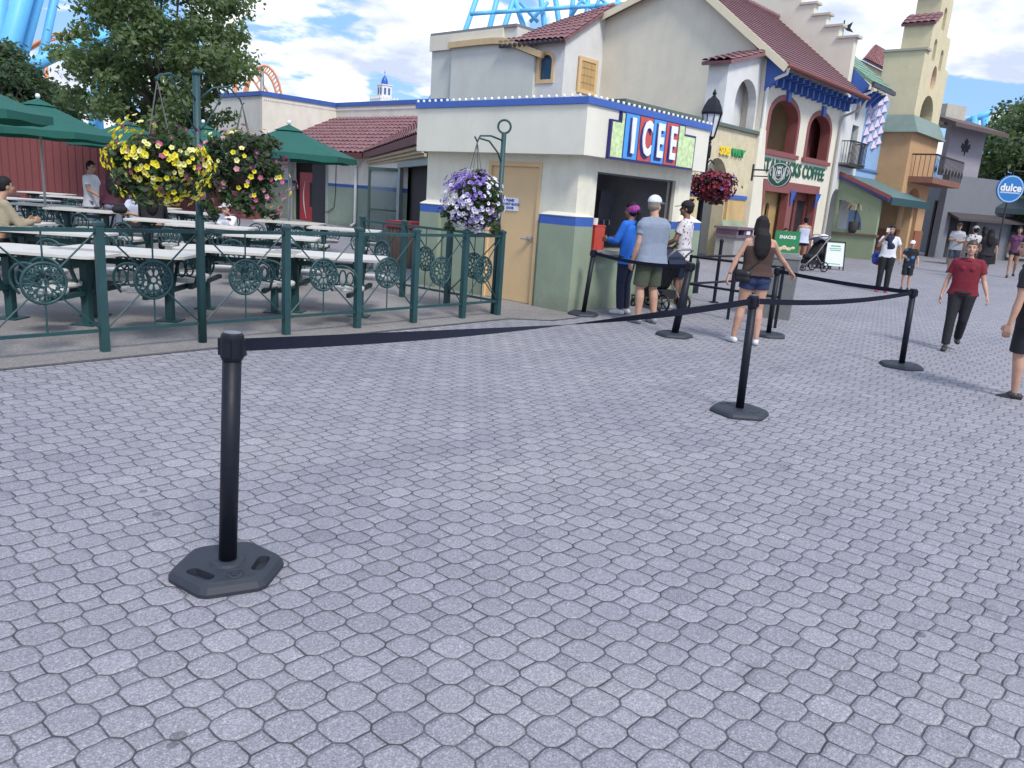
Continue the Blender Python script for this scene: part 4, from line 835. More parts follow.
# ------------------------------------------------------------------ trees
def leaf_cloud(clumps, n, size, seed, mats, name, parent, flat=.5):
    rs = np.random.RandomState(seed); K = len(clumps); wts = np.array([c[3] ** 2 for c in clumps]); wts /= wts.sum()
    idx = rs.choice(K, n, p=wts); cen = np.array([c[:3] for c in clumps])[idx]; rad = np.array([c[3] for c in clumps])[idx]
    d = rs.normal(size=(n, 3)); d /= np.linalg.norm(d, axis=1)[:, None]; rr = rad * (0.35 + 0.65 * rs.rand(n) ** .5) * (1 + .22 * rs.normal(size=n))
    p = cen + d * rr[:, None] * np.array([1, 1, .75])
    nrm = d * .6 + rs.normal(size=(n, 3)) * .7 + np.array([0, 0, flat]); nrm /= np.linalg.norm(nrm, axis=1)[:, None]
    a = np.cross(nrm, rs.normal(size=(n, 3))); a /= np.linalg.norm(a, axis=1)[:, None]; b = np.cross(nrm, a)
    s = size * (.6 + .8 * rs.rand(n))[:, None]
    v = np.empty((n, 5, 3)); v[:, 0] = p - a * s; v[:, 1] = p + b * s * .55 - a * s * .1; v[:, 2] = p + a * s; v[:, 3] = p - b * s * .55 - a * s * .1; v[:, 4] = p + nrm * s * .15
    v = v[:, :4].reshape(-1, 3)
    me = bpy.data.meshes.new(name); me.vertices.add(n * 4); me.vertices.foreach_set('co', v.ravel())
    me.loops.add(n * 4); me.loops.foreach_set('vertex_index', np.arange(n * 4)); me.polygons.add(n)
    me.polygons.foreach_set('loop_start', np.arange(n) * 4); me.polygons.foreach_set('loop_total', np.full(n, 4))
    for mm in mats: me.materials.append(mm)
    me.polygons.foreach_set('material_index', rs.randint(0, len(mats), n)); me.update(calc_edges=True); me.validate()
    o = bpy.data.objects.new(name, me); COL.objects.link(o); o.parent = parent; return o
def leafmats(tag_, cols): return [mat(f'{tag_}_{i}', c, .6, .25, 1.2, trans=.45) for i, c in enumerate(cols)]
LM = leafmats('leaf', [(0.12, 0.17, 0.08), (0.15, 0.205, 0.10), (0.09, 0.145, 0.072)])
LM2 = leafmats('leafdark', [(0.06, 0.10, 0.055), (0.08, 0.125, 0.065), (0.045, 0.08, 0.048)])
M_bark = mat('bark', (0.10, 0.085, 0.075), .9, .25, 8, .6, 20)
def tree(name, label, cat, base, h, rx, rz, zc, ncl, nleaf, size, seed, mats, cr_=1.0, group=None, trunk=.22):
    rr = random.Random(seed); t = thing(name, label, cat, base, 0, group); cl = []; limbs = MB()
    limbs.tube([(0, 0, -.1), (.05, .03, h * .2), (-.05, .1, h * .42), (.1, .05, h * .65), (.05, 0, h * .85)], [trunk, trunk * .8, trunk * .62, trunk * .38, trunk * .12], 10)
    for i in range(ncl):
        a = rr.uniform(0, 2 * PI); e = rr.uniform(-.75, 1.0); q_ = math.sqrt(max(0, 1 - e * e)) * rr.uniform(.35, 1.0)
        c = Vector((rx * q_ * math.cos(a), rx * q_ * math.sin(a), zc + rz * e * .95)); cl.append((c.x, c.y, c.z, cr_ * rr.uniform(.55, 1.25)))
        if i % 4 == 0:
            z0 = min(c.z - .3, h * rr.uniform(.25, .6)); z0 = max(z0, h * .3)
            mpt = Vector((c.x * .5 + rr.uniform(-.3, .3), c.y * .5 + rr.uniform(-.3, .3), (z0 + c.z) * .5 + rr.uniform(-.4, .2))); limbs.tube([(0.02, .03, z0), mpt, c], [trunk * .38, trunk * .22, .02], 6)
    limbs.build('trunk', M_bark, t, smooth=True)
    leaf_cloud(cl, nleaf, size, seed, mats, 'crown', t); return t
b0 = at(162, 190, 33)
tree('maple_tree', 'big leafy green tree towering behind the patio umbrellas', 'tree', (b0.x, b0.y, 0), 9.8, 3.45, 4.7, 5.6, 160, 38000, .10, 3, LM, 0.64)
for i, (px, D, h, rx, lab) in enumerate(((8, 47, 6.6, 2.6, 'dark bushy tree at the left edge above the red wall'), (45, 49, 5.6, 2.2, 'low rounded dark tree above the red wall between umbrella tops'), (-30, 50, 7.5, 3, 'dark tree cut by the left edge of the picture above the red wall'))):
    b0 = at(px, 190, D); tree('dark_tree', lab, 'tree', (b0.x, b0.y, 0), h, rx, h * .36, h * .66, 40, 7500, .13, 11 + i, LM2, .75, 'trees beyond the red wall', .18)
for i, (px, D, h, rx, lab) in enumerate(((1002, 58, 9.6, 3.6, 'tall leafy tree behind the round blue sign'), (968, 66, 6.6, 2.2, 'small tree showing between the grey building and the taller tree'), (1050, 56, 9.5, 4.0, 'large tree cut by the right edge of the picture'))):
    b0 = at(px, 240, D); tree('street_tree', lab, 'tree', (b0.x, b0.y, 0), h, rx, h * .42, h * .55, 60, 11000, .15, 31 + i, LM2 + LM[:2], .95, 'trees at the end of the street', .2)

# ------------------------------------------------------------------ roller coasters
def steel(name, label, cat, segs, m_, group=None):
    pts = [p for s_ in segs for p in s_[0]]; c = min(pts, key=lambda p: p.z); t = thing(name, label, cat, (c.x, c.y, 0), 0, group, world=True)
    for s_ in segs:
        q = MB(); q.tube(s_[0], s_[1], 12); q.build(s_[2] if len(s_) > 2 else 'support', m_, t, smooth=True)
    fin(t); return t
P = lambda *l: [at(x, y, D) for x, y, D in l]
def down(p, px2): return p
steel('coaster_support', 'cluster of thick pale blue steel coaster columns at the upper left corner', 'roller coaster', [
    (P((38, -60, 70), (6, 62, 70), (-28, 190, 70)), .66), (P((52, -60, 71), (19, 64, 71), (-8, 190, 71)), .46), (P((67, -60, 72), (42, 58, 72), (14, 190, 72)), .30),
    (P((6, -60, 74), (-6, 80, 74), (-18, 190, 74)), .5), (P((31, 66, 66), (60, 52, 68), (88, 41, 69), (125, 34, 70), (170, 24, 74)), .46, 'track_tube'),
    (P((108, -60, 70), (97, 60, 70), (88, 190, 70)), .28), (P((80, -60, 73), (94, 40, 73), (104, 190, 73)), .30), (P((150, -60, 75), (168, 40, 75), (180, 190, 75)), .34)], M_coast)
segs = []
for a, b_ in (((483, -20), (462, 40)), ((502, -20), (489, 30)), ((520, -20), (500, 40)), ((508, -20), (528, 40)), ((538, -25), (545, 30)), ((552, -25), (560, 30))): segs.append((P((*a, 92), (*b_, 92), (b_[0] + (b_[0] - a[0]) * 4, 200, 92)), .30))
for i in range(7):
    x = 470 + i * 25; segs.append((P((x, 14 - i * 1.6, 90), (x + 25, 12 - i * 1.6, 90)), .22, 'track_tube'))
for a, b_ in (((520, 2), (538, 22)), ((548, 2), (530, 22)), ((570, 18), (588, -10)), ((590, 18), (604, -10)), ((600, 14), (575, -4)), ((615, 12), (596, -6))): segs.append((P((*a, 91), (*b_, 91)), .2, 'brace'))
for x in (575, 590, 620): segs.append((P((x, -20, 92), (x - 6, 40, 92), (x - 16, 200, 92)), .28))
steel('coaster_lattice', 'light blue steel coaster lattice above the tiled shed roof', 'roller coaster', segs, M_coast)
def rails(name, label, pts, D, m_, w_=.9):
    ctr = [at(x, y, D) for x, y in pts]; t = thing(name, label, 'roller coaster', (ctr[0].x, ctr[0].y, 0), world=True)
    for off in (-w_, w_):
        q = MB(); q.tube([p + Z_ * off * .35 + cr * off * .3 for p in ctr], .17, 8); q.build('rail', m_, t, smooth=True)
    q = MB()
    for i in range(len(ctr) - 1):
        for f in (0, .5):
            p = ctr[i].lerp(ctr[i + 1], f); q.bar(p + Z_ * w_ * .35 + cr * w_ * .3, p - Z_ * w_ * .35 - cr * w_ * .3, .14, .14)
    q.build('crossties', m_, t)
    for i in range(2, len(ctr) - 1, 5):
        q = MB(); q.tube([ctr[i], Vector((ctr[i].x, ctr[i].y, 0))], .30, 8); q.build('support', M_steel if i % 2 else m_, t, smooth=True)
    fin(t)
arcp = lambda cx, cy, rx, ry, a0, a1, n: [(cx + rx * math.cos(R(a0 + (a1 - a0) * i / n)), cy - ry * math.sin(R(a0 + (a1 - a0) * i / n))) for i in range(n + 1)]
rails('orange_coaster', 'orange coaster arch rising above the blue trimmed roof corner', arcp(262, 108, 18, 40, -10, 190, 14) , 130, M_orange, 1.0)
rails('orange_coaster', 'orange coaster track sloping down beside the big tree', [(205, 52), (222, 50), (235, 58), (248, 68), (258, 82), (268, 98), (276, 112)], 135, M_orange, 1.0)
rails('orange_coaster', 'orange coaster hill between the blue columns at upper left', [(20, 60), (30, 48), (44, 40), (58, 36), (74, 38), (90, 48), (104, 64)], 128, M_orange, 1.0)
q = MB(); c0 = at(990, 130, 75)
steel('blue_ride_frame', 'light blue ride frame beyond the grey building at the right', 'ride', [(P((975, 116, 75), (970, 160, 75), (966, 190, 75)), .30), (P((966, 122, 75), (992, 112, 75)), .25, 'brace'), (P((985, 118, 75), (988, 160, 75), (990, 200, 75)), .30), (P((966, 122, 75), (984, 150, 75)), .2, 'brace')], M_coast)

# ------------------------------------------------------------------ red board wall
a_ = at(-70, 195, 40); b_ = at(262, 200, 33.5)
rw = thing('red_wall', 'dark red vertical board wall behind the patio', 'wall', ((a_.x + b_.x) / 2, (a_.y + b_.y) / 2, 0), world=True)
a_.z = 0; b_.z = 0; q = MB(); q.bar(a_ + Z_ * 1.45, b_ + Z_ * 1.45, .12, 2.9); q.build('boards', M_redwall, rw)
q = MB(); dd_ = (b_ - a_); L = dd_.length; dd_.normalize(); n_ = Vector((-dd_.y, dd_.x, 0));
if n_.dot(-a_) < 0: n_ = -n_
for i in range(int(L / .3)): p = a_ + dd_ * (i * .3 + .1) + n_ * .065; q.bar(p + Z_ * .02, p + Z_ * 2.9, .035, .02)
q.build('battens', mat('red_batten', (0.13, 0.035, 0.035), .75, .08), rw)
q = MB(); q.bar(a_ + Z_ * 2.95, b_ + Z_ * 2.95, .2, .09); q.build('cap_rail', M_redwall, rw); fin(rw)
# ------------------------------------------------------------------ patio fence with cast medallions
pf = thing('patio_fence', 'dark green iron fence with round scrollwork medallions along the dining patio', 'fence', (4, 7.4, 0))
fx0 = [0.84, 1.79, 2.72, 3.65, 4.60, 5.55, 6.42, 7.28, 7.97]
WO = Vector((4, 7.4, 0)); posts = [Vector((x, 7.4, 0)) for x in fx0]; posts2 = [posts[-1], Vector((7.88, 8.35, 0)), Vector((7.82, 9.3, 0)), Vector((7.75, 10.25, 0))]
pm = MB(); pm.box(-.035, .035, -.035, .035, -.02, 1.14); pm.box(-.042, .042, -.042, .042, 1.14, 1.165); pm.add([(-.04, -.04, 1.165), (.04, -.04, 1.165), (.04, .04, 1.165), (-.04, .04, 1.165), (0, 0, 1.19)], [(0, 1, 4), (1, 2, 4), (2, 3, 4), (3, 0, 4)])
base_post = pm.build('post', M_teal, pf); base_post.location = posts[0] - WO
for p in posts[1:] + posts2[1:]:
    if (p - Vector((3.65, 7.4, 0))).length < .01: continue
    c = base_post.copy(); COL.objects.link(c); c.location = p - WO
md = MB(); RM = .175
md.tube([(RM * math.cos(2 * PI * i / 28), 0, RM * math.sin(2 * PI * i / 28)) for i in range(28)], .014, 6, closed=True)
md.tube([(.035 * math.cos(2 * PI * i / 10), 0, .035 * math.sin(2 * PI * i / 10)) for i in range(10)], .010, 6, closed=True)
for k_ in range(8):
    a = 2 * PI * k_ / 8
    def pol(r_, t): return (r_ * math.cos(a + t), 0, r_ * math.sin(a + t))
    md.tube([pol(.04, 0), pol(.09, 0), pol(RM, 0)], .009, 5)
    for s_ in (-1, 1):
        md.tube([pol(.07, 0), pol(.10, s_ * .12), pol(.125, s_ * .30), pol(.15, s_ * .28), pol(.152, s_ * .12), pol(.135, s_ * .10)], .0095, 5)
    md.ell(pol(.115, PI / 8), (.020, .010, .020), 6, 5)
medm = None
def panel(a, b):
    global medm
    d = b - a; L = d.length; d.normalize(); q = MB(); a1 = a + d * .035 - WO; b1 = b - d * .035 - WO; mid = (a1 + b1) / 2
    q.bar(a1 + Z_ * 1.10, b1 + Z_ * 1.10, .035, .035); q.bar(a1 + Z_ * .20, b1 + Z_ * .20, .03, .03)
    c = mid + Z_ * .645
    q.tube([mid + Z_ * .215, c - Z_ * RM], .008, 6); q.tube([mid + Z_ * 1.085, c + Z_ * RM], .008, 6)
    for pz in (a1 + Z_ * .22, b1 + Z_ * .22, a1 + Z_ * 1.08, b1 + Z_ * 1.08): q.tube([pz, c + (pz - c).normalized() * RM], .008, 6)
    for o_, nm_ in zip(q.each('rail', M_teal, pf), ['top_rail', 'bottom_rail'] + ['rod'] * 6): o_.name = nm_; o_.data.name = nm_
    if medm is None: medm = md.build('medallion', M_teal, pf, smooth=True); o = medm
    else: o = medm.copy(); COL.objects.link(o)
    o.location = c; o.rotation_euler = (0, 0, math.atan2(d.y, d.x))
for a, b_ in zip(posts, posts[1:]): panel(a, b_)
for a, b_ in zip(posts2, posts2[1:]): panel(a, b_)
panel(Vector((-.11, 7.4, 0)), posts[0])

# ------------------------------------------------------------------ hanging baskets and their poles
PL = {k_: mat('petal_' + k_, c, .55, .12, 20, trans=.15) for k_, c in dict(yellow=(0.72, 0.62, 0.03), cream=(0.75, 0.72, 0.30), magenta=(0.42, 0.09, 0.20), pink=(0.55, 0.26, 0.34), purple=(0.20, 0.12, 0.46), lilac=(0.34, 0.25, 0.62), white=(0.72, 0.70, 0.86), dark=(0.10, 0.02, 0.07), red=(0.26, 0.015, 0.03), crimson=(0.14, 0.01, 0.03), center=(0.30, 0.28, 0.02), pcenter=(0.06, 0.02, 0.12)).items()}
FG = leafmats('basket_leaf', [(0.05, 0.10, 0.04), (0.07, 0.13, 0.055), (0.055, 0.045, 0.05)])
def flowers(n, rx, rz, seed, pick, fs, name, parent, cm, sel=None, cen=(0, 0, 0), names=()):
    rs = random.Random(seed); q = MB(); idx = {nm: i for i, nm in enumerate(names)}
    k_ = 0; tries = 0
    while k_ < n and tries < n * 30:
        tries += 1
        d = Vector((rs.gauss(0, 1), rs.gauss(0, 1), rs.gauss(0, 1))).normalized()
        nm = pick(d, rs)
        if nm is None: continue
        k_ += 1; r_ = 1 + rs.uniform(-.10, .10)
        # lumpy outline
        r_ *= 1 + .10 * math.sin(5 * math.atan2(d.y, d.x) + 3 * d.z) + .06 * math.sin(9 * d.z + 2)
        p = Vector(cen) + Vector((d.x * rx * r_, d.y * rx * r_, d.z * rz * r_)); nrm = (d + Vector((rs.uniform(-.4, .4), rs.uniform(-.4, .4), rs.uniform(-.25, .45)))).normalized()
        a = nrm.orthogonal().normalized(); a.rotate(Matrix.Rotation(rs.uniform(0, 6.28), 3, nrm)); b_ = nrm.cross(a); s_ = fs * rs.uniform(.8, 1.15); vs = [p - nrm * s_ * .25]
        for i in range(10):
            t = 2 * PI * i / 10; rr_ = s_ * (1.0 if i % 2 == 0 else .78); vs.append(p + a * rr_ * math.cos(t) + b_ * rr_ * math.sin(t) + nrm * s_ * (.12 if i % 2 == 0 else .2))
        q.add(vs, [(0, i + 1, (i + 1) % 10 + 1) for i in range(10)], idx[nm])
        vs = [p - nrm * s_ * .04 + (a * math.cos(2 * PI * i / 6) + b_ * math.sin(2 * PI * i / 6)) * s_ * .24 for i in range(6)]; q.add(vs, [tuple(range(6))], idx[cm])
    return q.build(name, [PL[nm] for nm in names], parent, kind='stuff', fixn=False)
def basket(name, label, loc, rx, rz, nl, seed, chain, fl, leafm, lsize=.028, potc=None):
    t = thing(name, label, 'flower basket', loc, 0); rr = random.Random(seed); cl = []
    for i in range(40):
        d = Vector((rr.gauss(0, 1), rr.gauss(0, 1), rr.gauss(0, 1))).normalized(); f = rr.uniform(.45, .88)
        cl.append((d.x * rx * f, d.y * rx * f, d.z * rz * f - (.06 if d.z < 0 else 0), rx * rr.uniform(.18, .30)))
    for i in range(9):
        a = rr.uniform(0, 2 * PI); cl.append((rx * .85 * math.cos(a), rx * .85 * math.sin(a), -rz * rr.uniform(.7, 1.15), rx * .13))
    leaf_cloud(cl, nl, lsize, seed, leafm, 'foliage', t)
    q = MB(); q.lathe([(rx * .25, -rz * .62), (rx * .42, -rz * .1), (rx * .44, -rz * .02)], (0, 0, 0), 16); q.build('pot', potc or mat('pot_brown', (0.07, 0.05, 0.04), .8, .2, 8), t, smooth=True)
    if chain:
        hook = Vector(chain); q = MB()
        for i in range(4):
            a = PI / 2 * i + .4; q.tube([hook, (rx * .42 * math.cos(a), rx * .42 * math.sin(a), 0)], .005, 5)
        q.each('hanger_chain', mat('chain', (0.10, 0.10, 0.09), .5, .1), t)
    for f in fl:
        flowers(f[0], rx * 1.0, rz * 1.0, seed + f[1], f[2], f[3], 'blossoms', t, f[4], names=f[5])
    return t
viewd = lambda loc: (Vector((0, 0, EYE)) - Vector(loc)).normalized()
# tall pole carrying two baskets
pb = Vector((3.65, 7.4, 0))
tp = thing('basket_post', 'tall dark green post rising from the fence and carrying two flower baskets', 'post', pb)
q = MB(); q.tube([(0, 0, 0), (0, 0, 1.2), (0, 0, 1.22), (0, 0, 2.56)], [.042, .042, .034, .034], 12); q.lathe([(.042, 0), (.042, .03), (.015, .05), (.0, .07)], (0, 0, 2.54), 10); q.build('pole', M_teal, tp, smooth=True)
byl = at(160, 160, 7.55); bml = at(243, 172, 8.35)
for tgt, zt in ((byl, 2.40), (bml, 2.34)):
    v = Vector((tgt.x - pb.x, tgt.y - pb.y, 0)); q = MB(); e = v
    q.tube([(0, 0, 2.30), v * .35 + Z_ * 2.44, v * .7 + Z_ * (2.47), v * .95 + Z_ * (zt + .03), v + Z_ * (zt - .02), v * 1.04 + Z_ * zt], .009, 8)
    q.tube([(0, 0, 2.02), v * .22 + Z_ * 2.12, v * .5 + Z_ * 2.34, v * .7 + Z_ * 2.46], .007, 8); q.build('bracket_arm', M_teal, tp, smooth=True)
cvw = (at(157, 162, 1) - at(157, 162, 7)).normalized(); rtv = Vector((cr.x, cr.y, 0)).normalized()
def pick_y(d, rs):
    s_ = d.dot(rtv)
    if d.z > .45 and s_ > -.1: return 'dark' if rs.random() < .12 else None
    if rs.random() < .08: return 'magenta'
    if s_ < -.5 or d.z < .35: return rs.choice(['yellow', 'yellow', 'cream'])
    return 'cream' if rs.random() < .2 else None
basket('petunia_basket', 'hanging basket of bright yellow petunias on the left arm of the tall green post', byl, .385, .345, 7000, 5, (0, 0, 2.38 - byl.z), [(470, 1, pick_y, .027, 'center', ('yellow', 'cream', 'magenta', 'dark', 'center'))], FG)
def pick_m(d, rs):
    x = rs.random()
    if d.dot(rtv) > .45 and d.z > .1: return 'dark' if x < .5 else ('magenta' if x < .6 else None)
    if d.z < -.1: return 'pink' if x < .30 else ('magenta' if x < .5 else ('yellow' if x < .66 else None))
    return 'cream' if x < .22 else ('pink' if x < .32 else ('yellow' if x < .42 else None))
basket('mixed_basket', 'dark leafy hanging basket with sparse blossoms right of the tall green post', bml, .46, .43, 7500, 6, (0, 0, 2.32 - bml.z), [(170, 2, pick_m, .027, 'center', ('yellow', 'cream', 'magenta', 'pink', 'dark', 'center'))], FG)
# pole with ring and purple basket
p2 = Vector((7.98, 7.50, 0)); sp = thing('ring_post', 'slim green post with a ring on top beside the kiosk door', 'post', p2)
q = MB(); q.tube([(0, 0, 0), (0, 0, 2.46)], .035, 10); q.build('pole', M_teal, sp, smooth=True)
q = MB(); q.tube([(.085 * math.sin(2 * PI * i / 20) * rtv.x, .085 * math.sin(2 * PI * i / 20) * rtv.y, 2.545 + .085 * math.cos(2 * PI * i / 20)) for i in range(20)], .015, 8, closed=True); q.build('ring', M_teal, sp, smooth=True)
bpl = at(474, 200, 10.55); v = Vector((bpl.x - p2.x, bpl.y - p2.y, 0))
q = MB(); q.tube([(0, 0, 2.36), v * .5 + Z_ * 2.40, v * .9 + Z_ * 2.38, v * 1.0 + Z_ * 2.30, v * 1.1 + Z_ * 2.36], .012, 6); q.tube([(0, 0, 2.05), v * .2 + Z_ * 2.2, v * .55 + Z_ * 2.33, v * .95 + Z_ * 2.35], .012, 6); q.build('bracket_arm', M_teal, sp, smooth=True)
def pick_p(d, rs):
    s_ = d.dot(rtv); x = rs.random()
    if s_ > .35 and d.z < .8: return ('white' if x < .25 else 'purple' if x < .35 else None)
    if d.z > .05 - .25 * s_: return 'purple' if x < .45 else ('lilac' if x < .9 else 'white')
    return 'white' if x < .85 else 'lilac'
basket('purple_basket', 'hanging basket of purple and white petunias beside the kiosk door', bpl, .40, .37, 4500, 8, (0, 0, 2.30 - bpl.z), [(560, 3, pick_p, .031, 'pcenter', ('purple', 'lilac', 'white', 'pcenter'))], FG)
# street lamp with red basket
LPt = at(690, 292, 16.2); LPt.z = 0
lp = thing('street_lamp', 'black lantern street lamp standing behind the right corner of the kiosk', 'street lamp', LPt); lp.scale = (.86, .86, .965)
q = MB(); q.lathe([(.19, 0), (.19, .14), (.15, .18), (.15, .62), (.11, .70), (.075, .78), (.065, 1.4), (.05, 3.0), (.07, 3.03), (.05, 3.08)], (0, 0, 0), 14); q.build('post', M_black, lp, smooth=False)
q = MB(); q.lathe([(.05, 3.06), (.12, 3.12), (.13, 3.14)], seg=8); q.lathe([(.235, 3.56), (.245, 3.60), (.20, 3.72), (.13, 3.84), (.05, 3.90), (.03, 3.93), (.05, 3.96), (.0, 4.06)], seg=8)
for i in range(8):
    a = 2 * PI * i / 8; q.tube([(.12 * math.cos(a), .12 * math.sin(a), 3.13), (.215 * math.cos(a), .215 * math.sin(a), 3.57)], .012, 6)
lf = q.build('lantern_frame', M_black, lp)
q = MB(); q.lathe([(.11, 3.14), (.205, 3.56)], seg=8); q.build('lantern_glass', mat('lantern_glass', (0.62, 0.64, 0.68), .2, .06), lp)
q = MB(); q.lathe([(.075, 2.72), (.085, 2.76), (.085, 2.95), (.06, 3.0)], seg=8); q.build('collar', M_black, lp)
rbl = at(713, 186, 15.75)
q = MB(); v = Vector((rbl.x - LPt.x, rbl.y - LPt.y, 0)); q.tube([(0, 0, 2.60), v * .5 + Z_ * 2.68, v + Z_ * 2.60], .015, 6); q.build('bracket_arm', M_black, lp)
def pick_r(d, rs): x = rs.random(); return 'red' if x < .45 else ('crimson' if x < .85 else 'purple' if x < .88 else 'dark')
basket('red_basket', 'hanging basket of dark red flowers on the black street lamp', rbl, .43, .27, 2600, 9, (0, 0, 2.60 - rbl.z), [(520, 4, pick_r, .036, 'dark', ('red', 'crimson', 'dark', 'purple'))], leafmats('coleus', [(0.10, 0.012, 0.03), (0.05, 0.012, 0.03), (0.035, 0.05, 0.03)]), .035)

# ------------------------------------------------------------------ picnic tables
def make_table():
    t = thing('picnic_table', 'x', 'table', (0, 0, 0), group='picnic tables on the dining patio')
    q = MB(); hx, hy, rc = .72, .38, .10
    ol = []
    for (cx, cy, a0) in ((hx - rc, hy - rc, 0), (-hx + rc, hy - rc, 90), (-hx + rc, -hy + rc, 180), (hx - rc, -hy + rc, 270)):
        for k_ in range(5): a = R(a0 + 22.5 * k_); ol.append((cx + rc * math.cos(a), cy + rc * math.sin(a)))
    n = len(ol); q.add([(x, y, z) for z in (.732, .76) for x, y in ol], [tuple(range(n))[::-1], tuple(range(n, 2 * n))] + [(i, (i + 1) % n, (i + 1) % n + n, i + n) for i in range(n)]); q.build('table_top', M_table, t)
    q = MB()
    for x in (-.42, .42):
        q.box(x - .04, x + .04, -.04, .04, 0, .715); q.box(x - .03, x + .03, -.30, .30, .66, .714); q.box(x - .12, x + .12, -.12, .12, 0, .012)
        for s_ in (-1, 1): q.bar((x, s_ * .03, .34), (x, s_ * .62, .34), .05, .05); q.bar((x, s_ * .05, .25), (x, s_ * .28, .68), .03, .03)
    q.box(-.42, .42, -.02, .02, .60, .66)
    for o_, nm_ in zip(q.each('leg', M_teal, t), (['leg', 'crossbar', 'foot_plate'] + ['seat_arm', 'brace'] * 2) * 2 + ['spine']): o_.name = nm_; o_.data.name = nm_
    seat = bk = lg = None
    for sx_ in (-1, 1):
        for sy in (-1, 1):
            if seat is None:
                q = MB(); q.lathe([(.0, .41), (.19, .415), (.20, .43), (.20, .455), (.19, .465), (.0, .47)], seg=20); seat = o = q.build('seat', M_table, t)
                q = MB(); W_ = .19
                prf = [(-.13, .19, .42)] + [(.175 * math.cos(a), .20 + .05 * (1 + math.sin(a)) * .5 + .02, .56 + .165 * math.sin(a)) for a in [PI * (1.15 - 1.3 * i / 14) for i in range(15)]] + [(.13, .19, .42)]
                q.tube(prf, .014, 6)
                for x in (-.085, 0, .085):
                    q.tube([(x + .04 * math.cos(2 * PI * i / 14), .235, .58 + (.09 if x == 0 else .07) * math.sin(2 * PI * i / 14)) for i in range(14)], .010, 5, closed=True)
                q.tube([(-.14, .21, .49), (0, .22, .51), (.14, .21, .49)], .010, 5)
                bk = o2 = q.build('backrest', M_teal, t)
            else:
                o = seat.copy(); COL.objects.link(o); o2 = bk.copy(); COL.objects.link(o2)
            o.location = (sx_ * .42, sy * .66, 0); o2.location = (sx_ * .42, sy * .66, 0); o2.rotation_euler = (0, 0, 0 if sy > 0 else PI)
    return t
TBL = [((45, 250), 'nearest table at the left edge, behind the first fence medallion'), ((130, 251), 'table behind the fence just left of the tall green post'), ((240, 250), 'table behind the fence just right of the tall green post'), ((328, 255), 'table behind the middle fence panels, nearest to the kiosk'),
       ((54, 231), 'table in the second row near the left edge'), ((-5, 221), 'table cut by the left edge beside the man in tan'), ((170, 221), 'table in the third row below the yellow flowers'), ((212, 226), 'table in the third row behind the tall green post'), ((273, 236), 'table in the second row in front of the building door'),
       ((290, 222), 'table under the umbrella pole by the building door'), ((345, 229), 'table nearest to the white downpipe'), ((86, 210), 'table in front of the couple standing by the red wall'), ((47, 193), 'farthest table against the red wall, left one'), ((72, 197), 'far table right behind the thin umbrella pole'), ((24, 199), 'far table left of the thin umbrella pole'), ((48, 205), 'table at the foot of the thin umbrella pole'), ((148, 207), 'table where two people in dark clothes sit'), ((200, 213), 'table where the child in a white cap sits')]
t0 = make_table(); TROT = R(-46)
for i, ((x, y), lab) in enumerate(TBL):
    p = on(x, y, .76); full = 'pale topped green ' + lab; rz = TROT + R(((i * 37) % 11) - 5)
    if i == 0: t0.location = (p.x, p.y, 0.006); t0.rotation_euler = (0, 0, rz); t0['label'] = full
    else: copy_tree(t0, (p.x, p.y, 0.006), rz, full)

# ------------------------------------------------------------------ patio umbrellas
def make_umbrella():
    t = thing('patio_umbrella', 'x', 'umbrella', (0, 0, 0), group='green umbrellas over the dining patio')
    q = MB(); q.tube([(0, 0, 0), (0, 0, 2.98)], .024, 10); q.build('pole', M_grey, t, smooth=True)
    q = MB(); n = 8; Rr = 1.55; rings = []
    prof = [(0.0, 2.92), (.30, 2.80), (.7, 2.63), (1.1, 2.47), (Rr, 2.30)]
    vs = []; seg = 32
    for r_, z in prof:
        for i in range(seg):
            a = 2 * PI * i / seg; ph = (i % 4) / 4.0; sag = math.sin(PI * ph); f = (1 - .075 * sag * (r_ / Rr)); zz_ = z - .05 * sag * (r_ / Rr) * (1 if r_ < Rr else .2)
            vs.append((r_ * f * math.cos(a), r_ * f * math.sin(a), zz_))
    fs = []
    for j in range(len(prof) - 1):
        for i in range(seg): k_ = (i + 1) % seg; fs.append((j * seg + i, j * seg + k_, (j + 1) * seg + k_, (j + 1) * seg + i))
    m_ = len(vs)
    for i in range(seg): x, y, z = vs[(len(prof) - 1) * seg + i]; vs.append((x * 1.003, y * 1.003, z - .13 - .015 * math.sin(i * 1.7)))
    for i in range(seg): k_ = (i + 1) % seg; fs.append(((len(prof) - 1) * seg + i, (len(prof) - 1) * seg + k_, m_ + k_, m_ + i))
    q.add(vs, fs); q.build('canopy', M_umb, t, smooth=False, fixn=False)
    q = MB(); vs = []; 
    for r_, z in ((.0, 2.965), (.34, 2.815)): vs += [(r_ * math.cos(2 * PI * i / 8), r_ * math.sin(2 * PI * i / 8), z) for i in range(8)]
    q.add(vs, [(i, (i + 1) % 8, (i + 1) % 8 + 8, i + 8) for i in range(8)]); q.build('vent_cap', M_umb, t, fixn=False)
    q = MB(); q.lathe([(.02, 2.95), (.045, 2.98), (.05, 3.01), (.035, 3.05), (0, 3.06)], seg=10); q.build('finial', M_whitep, t, smooth=True)
    q = MB()
    for i in range(8): a = 2 * PI * i / 8; q.bar((0.03 * math.cos(a), .03 * math.sin(a), 2.86), (Rr * .99 * math.cos(a), Rr * .99 * math.sin(a), 2.27), .014, .02); q.bar((.03 * math.cos(a), .03 * math.sin(a), 2.25), (.75 * math.cos(a), .75 * math.sin(a), 2.57), .012, .016)
    q.each('rib', M_whitep, t); return t
u0_ = make_umbrella()
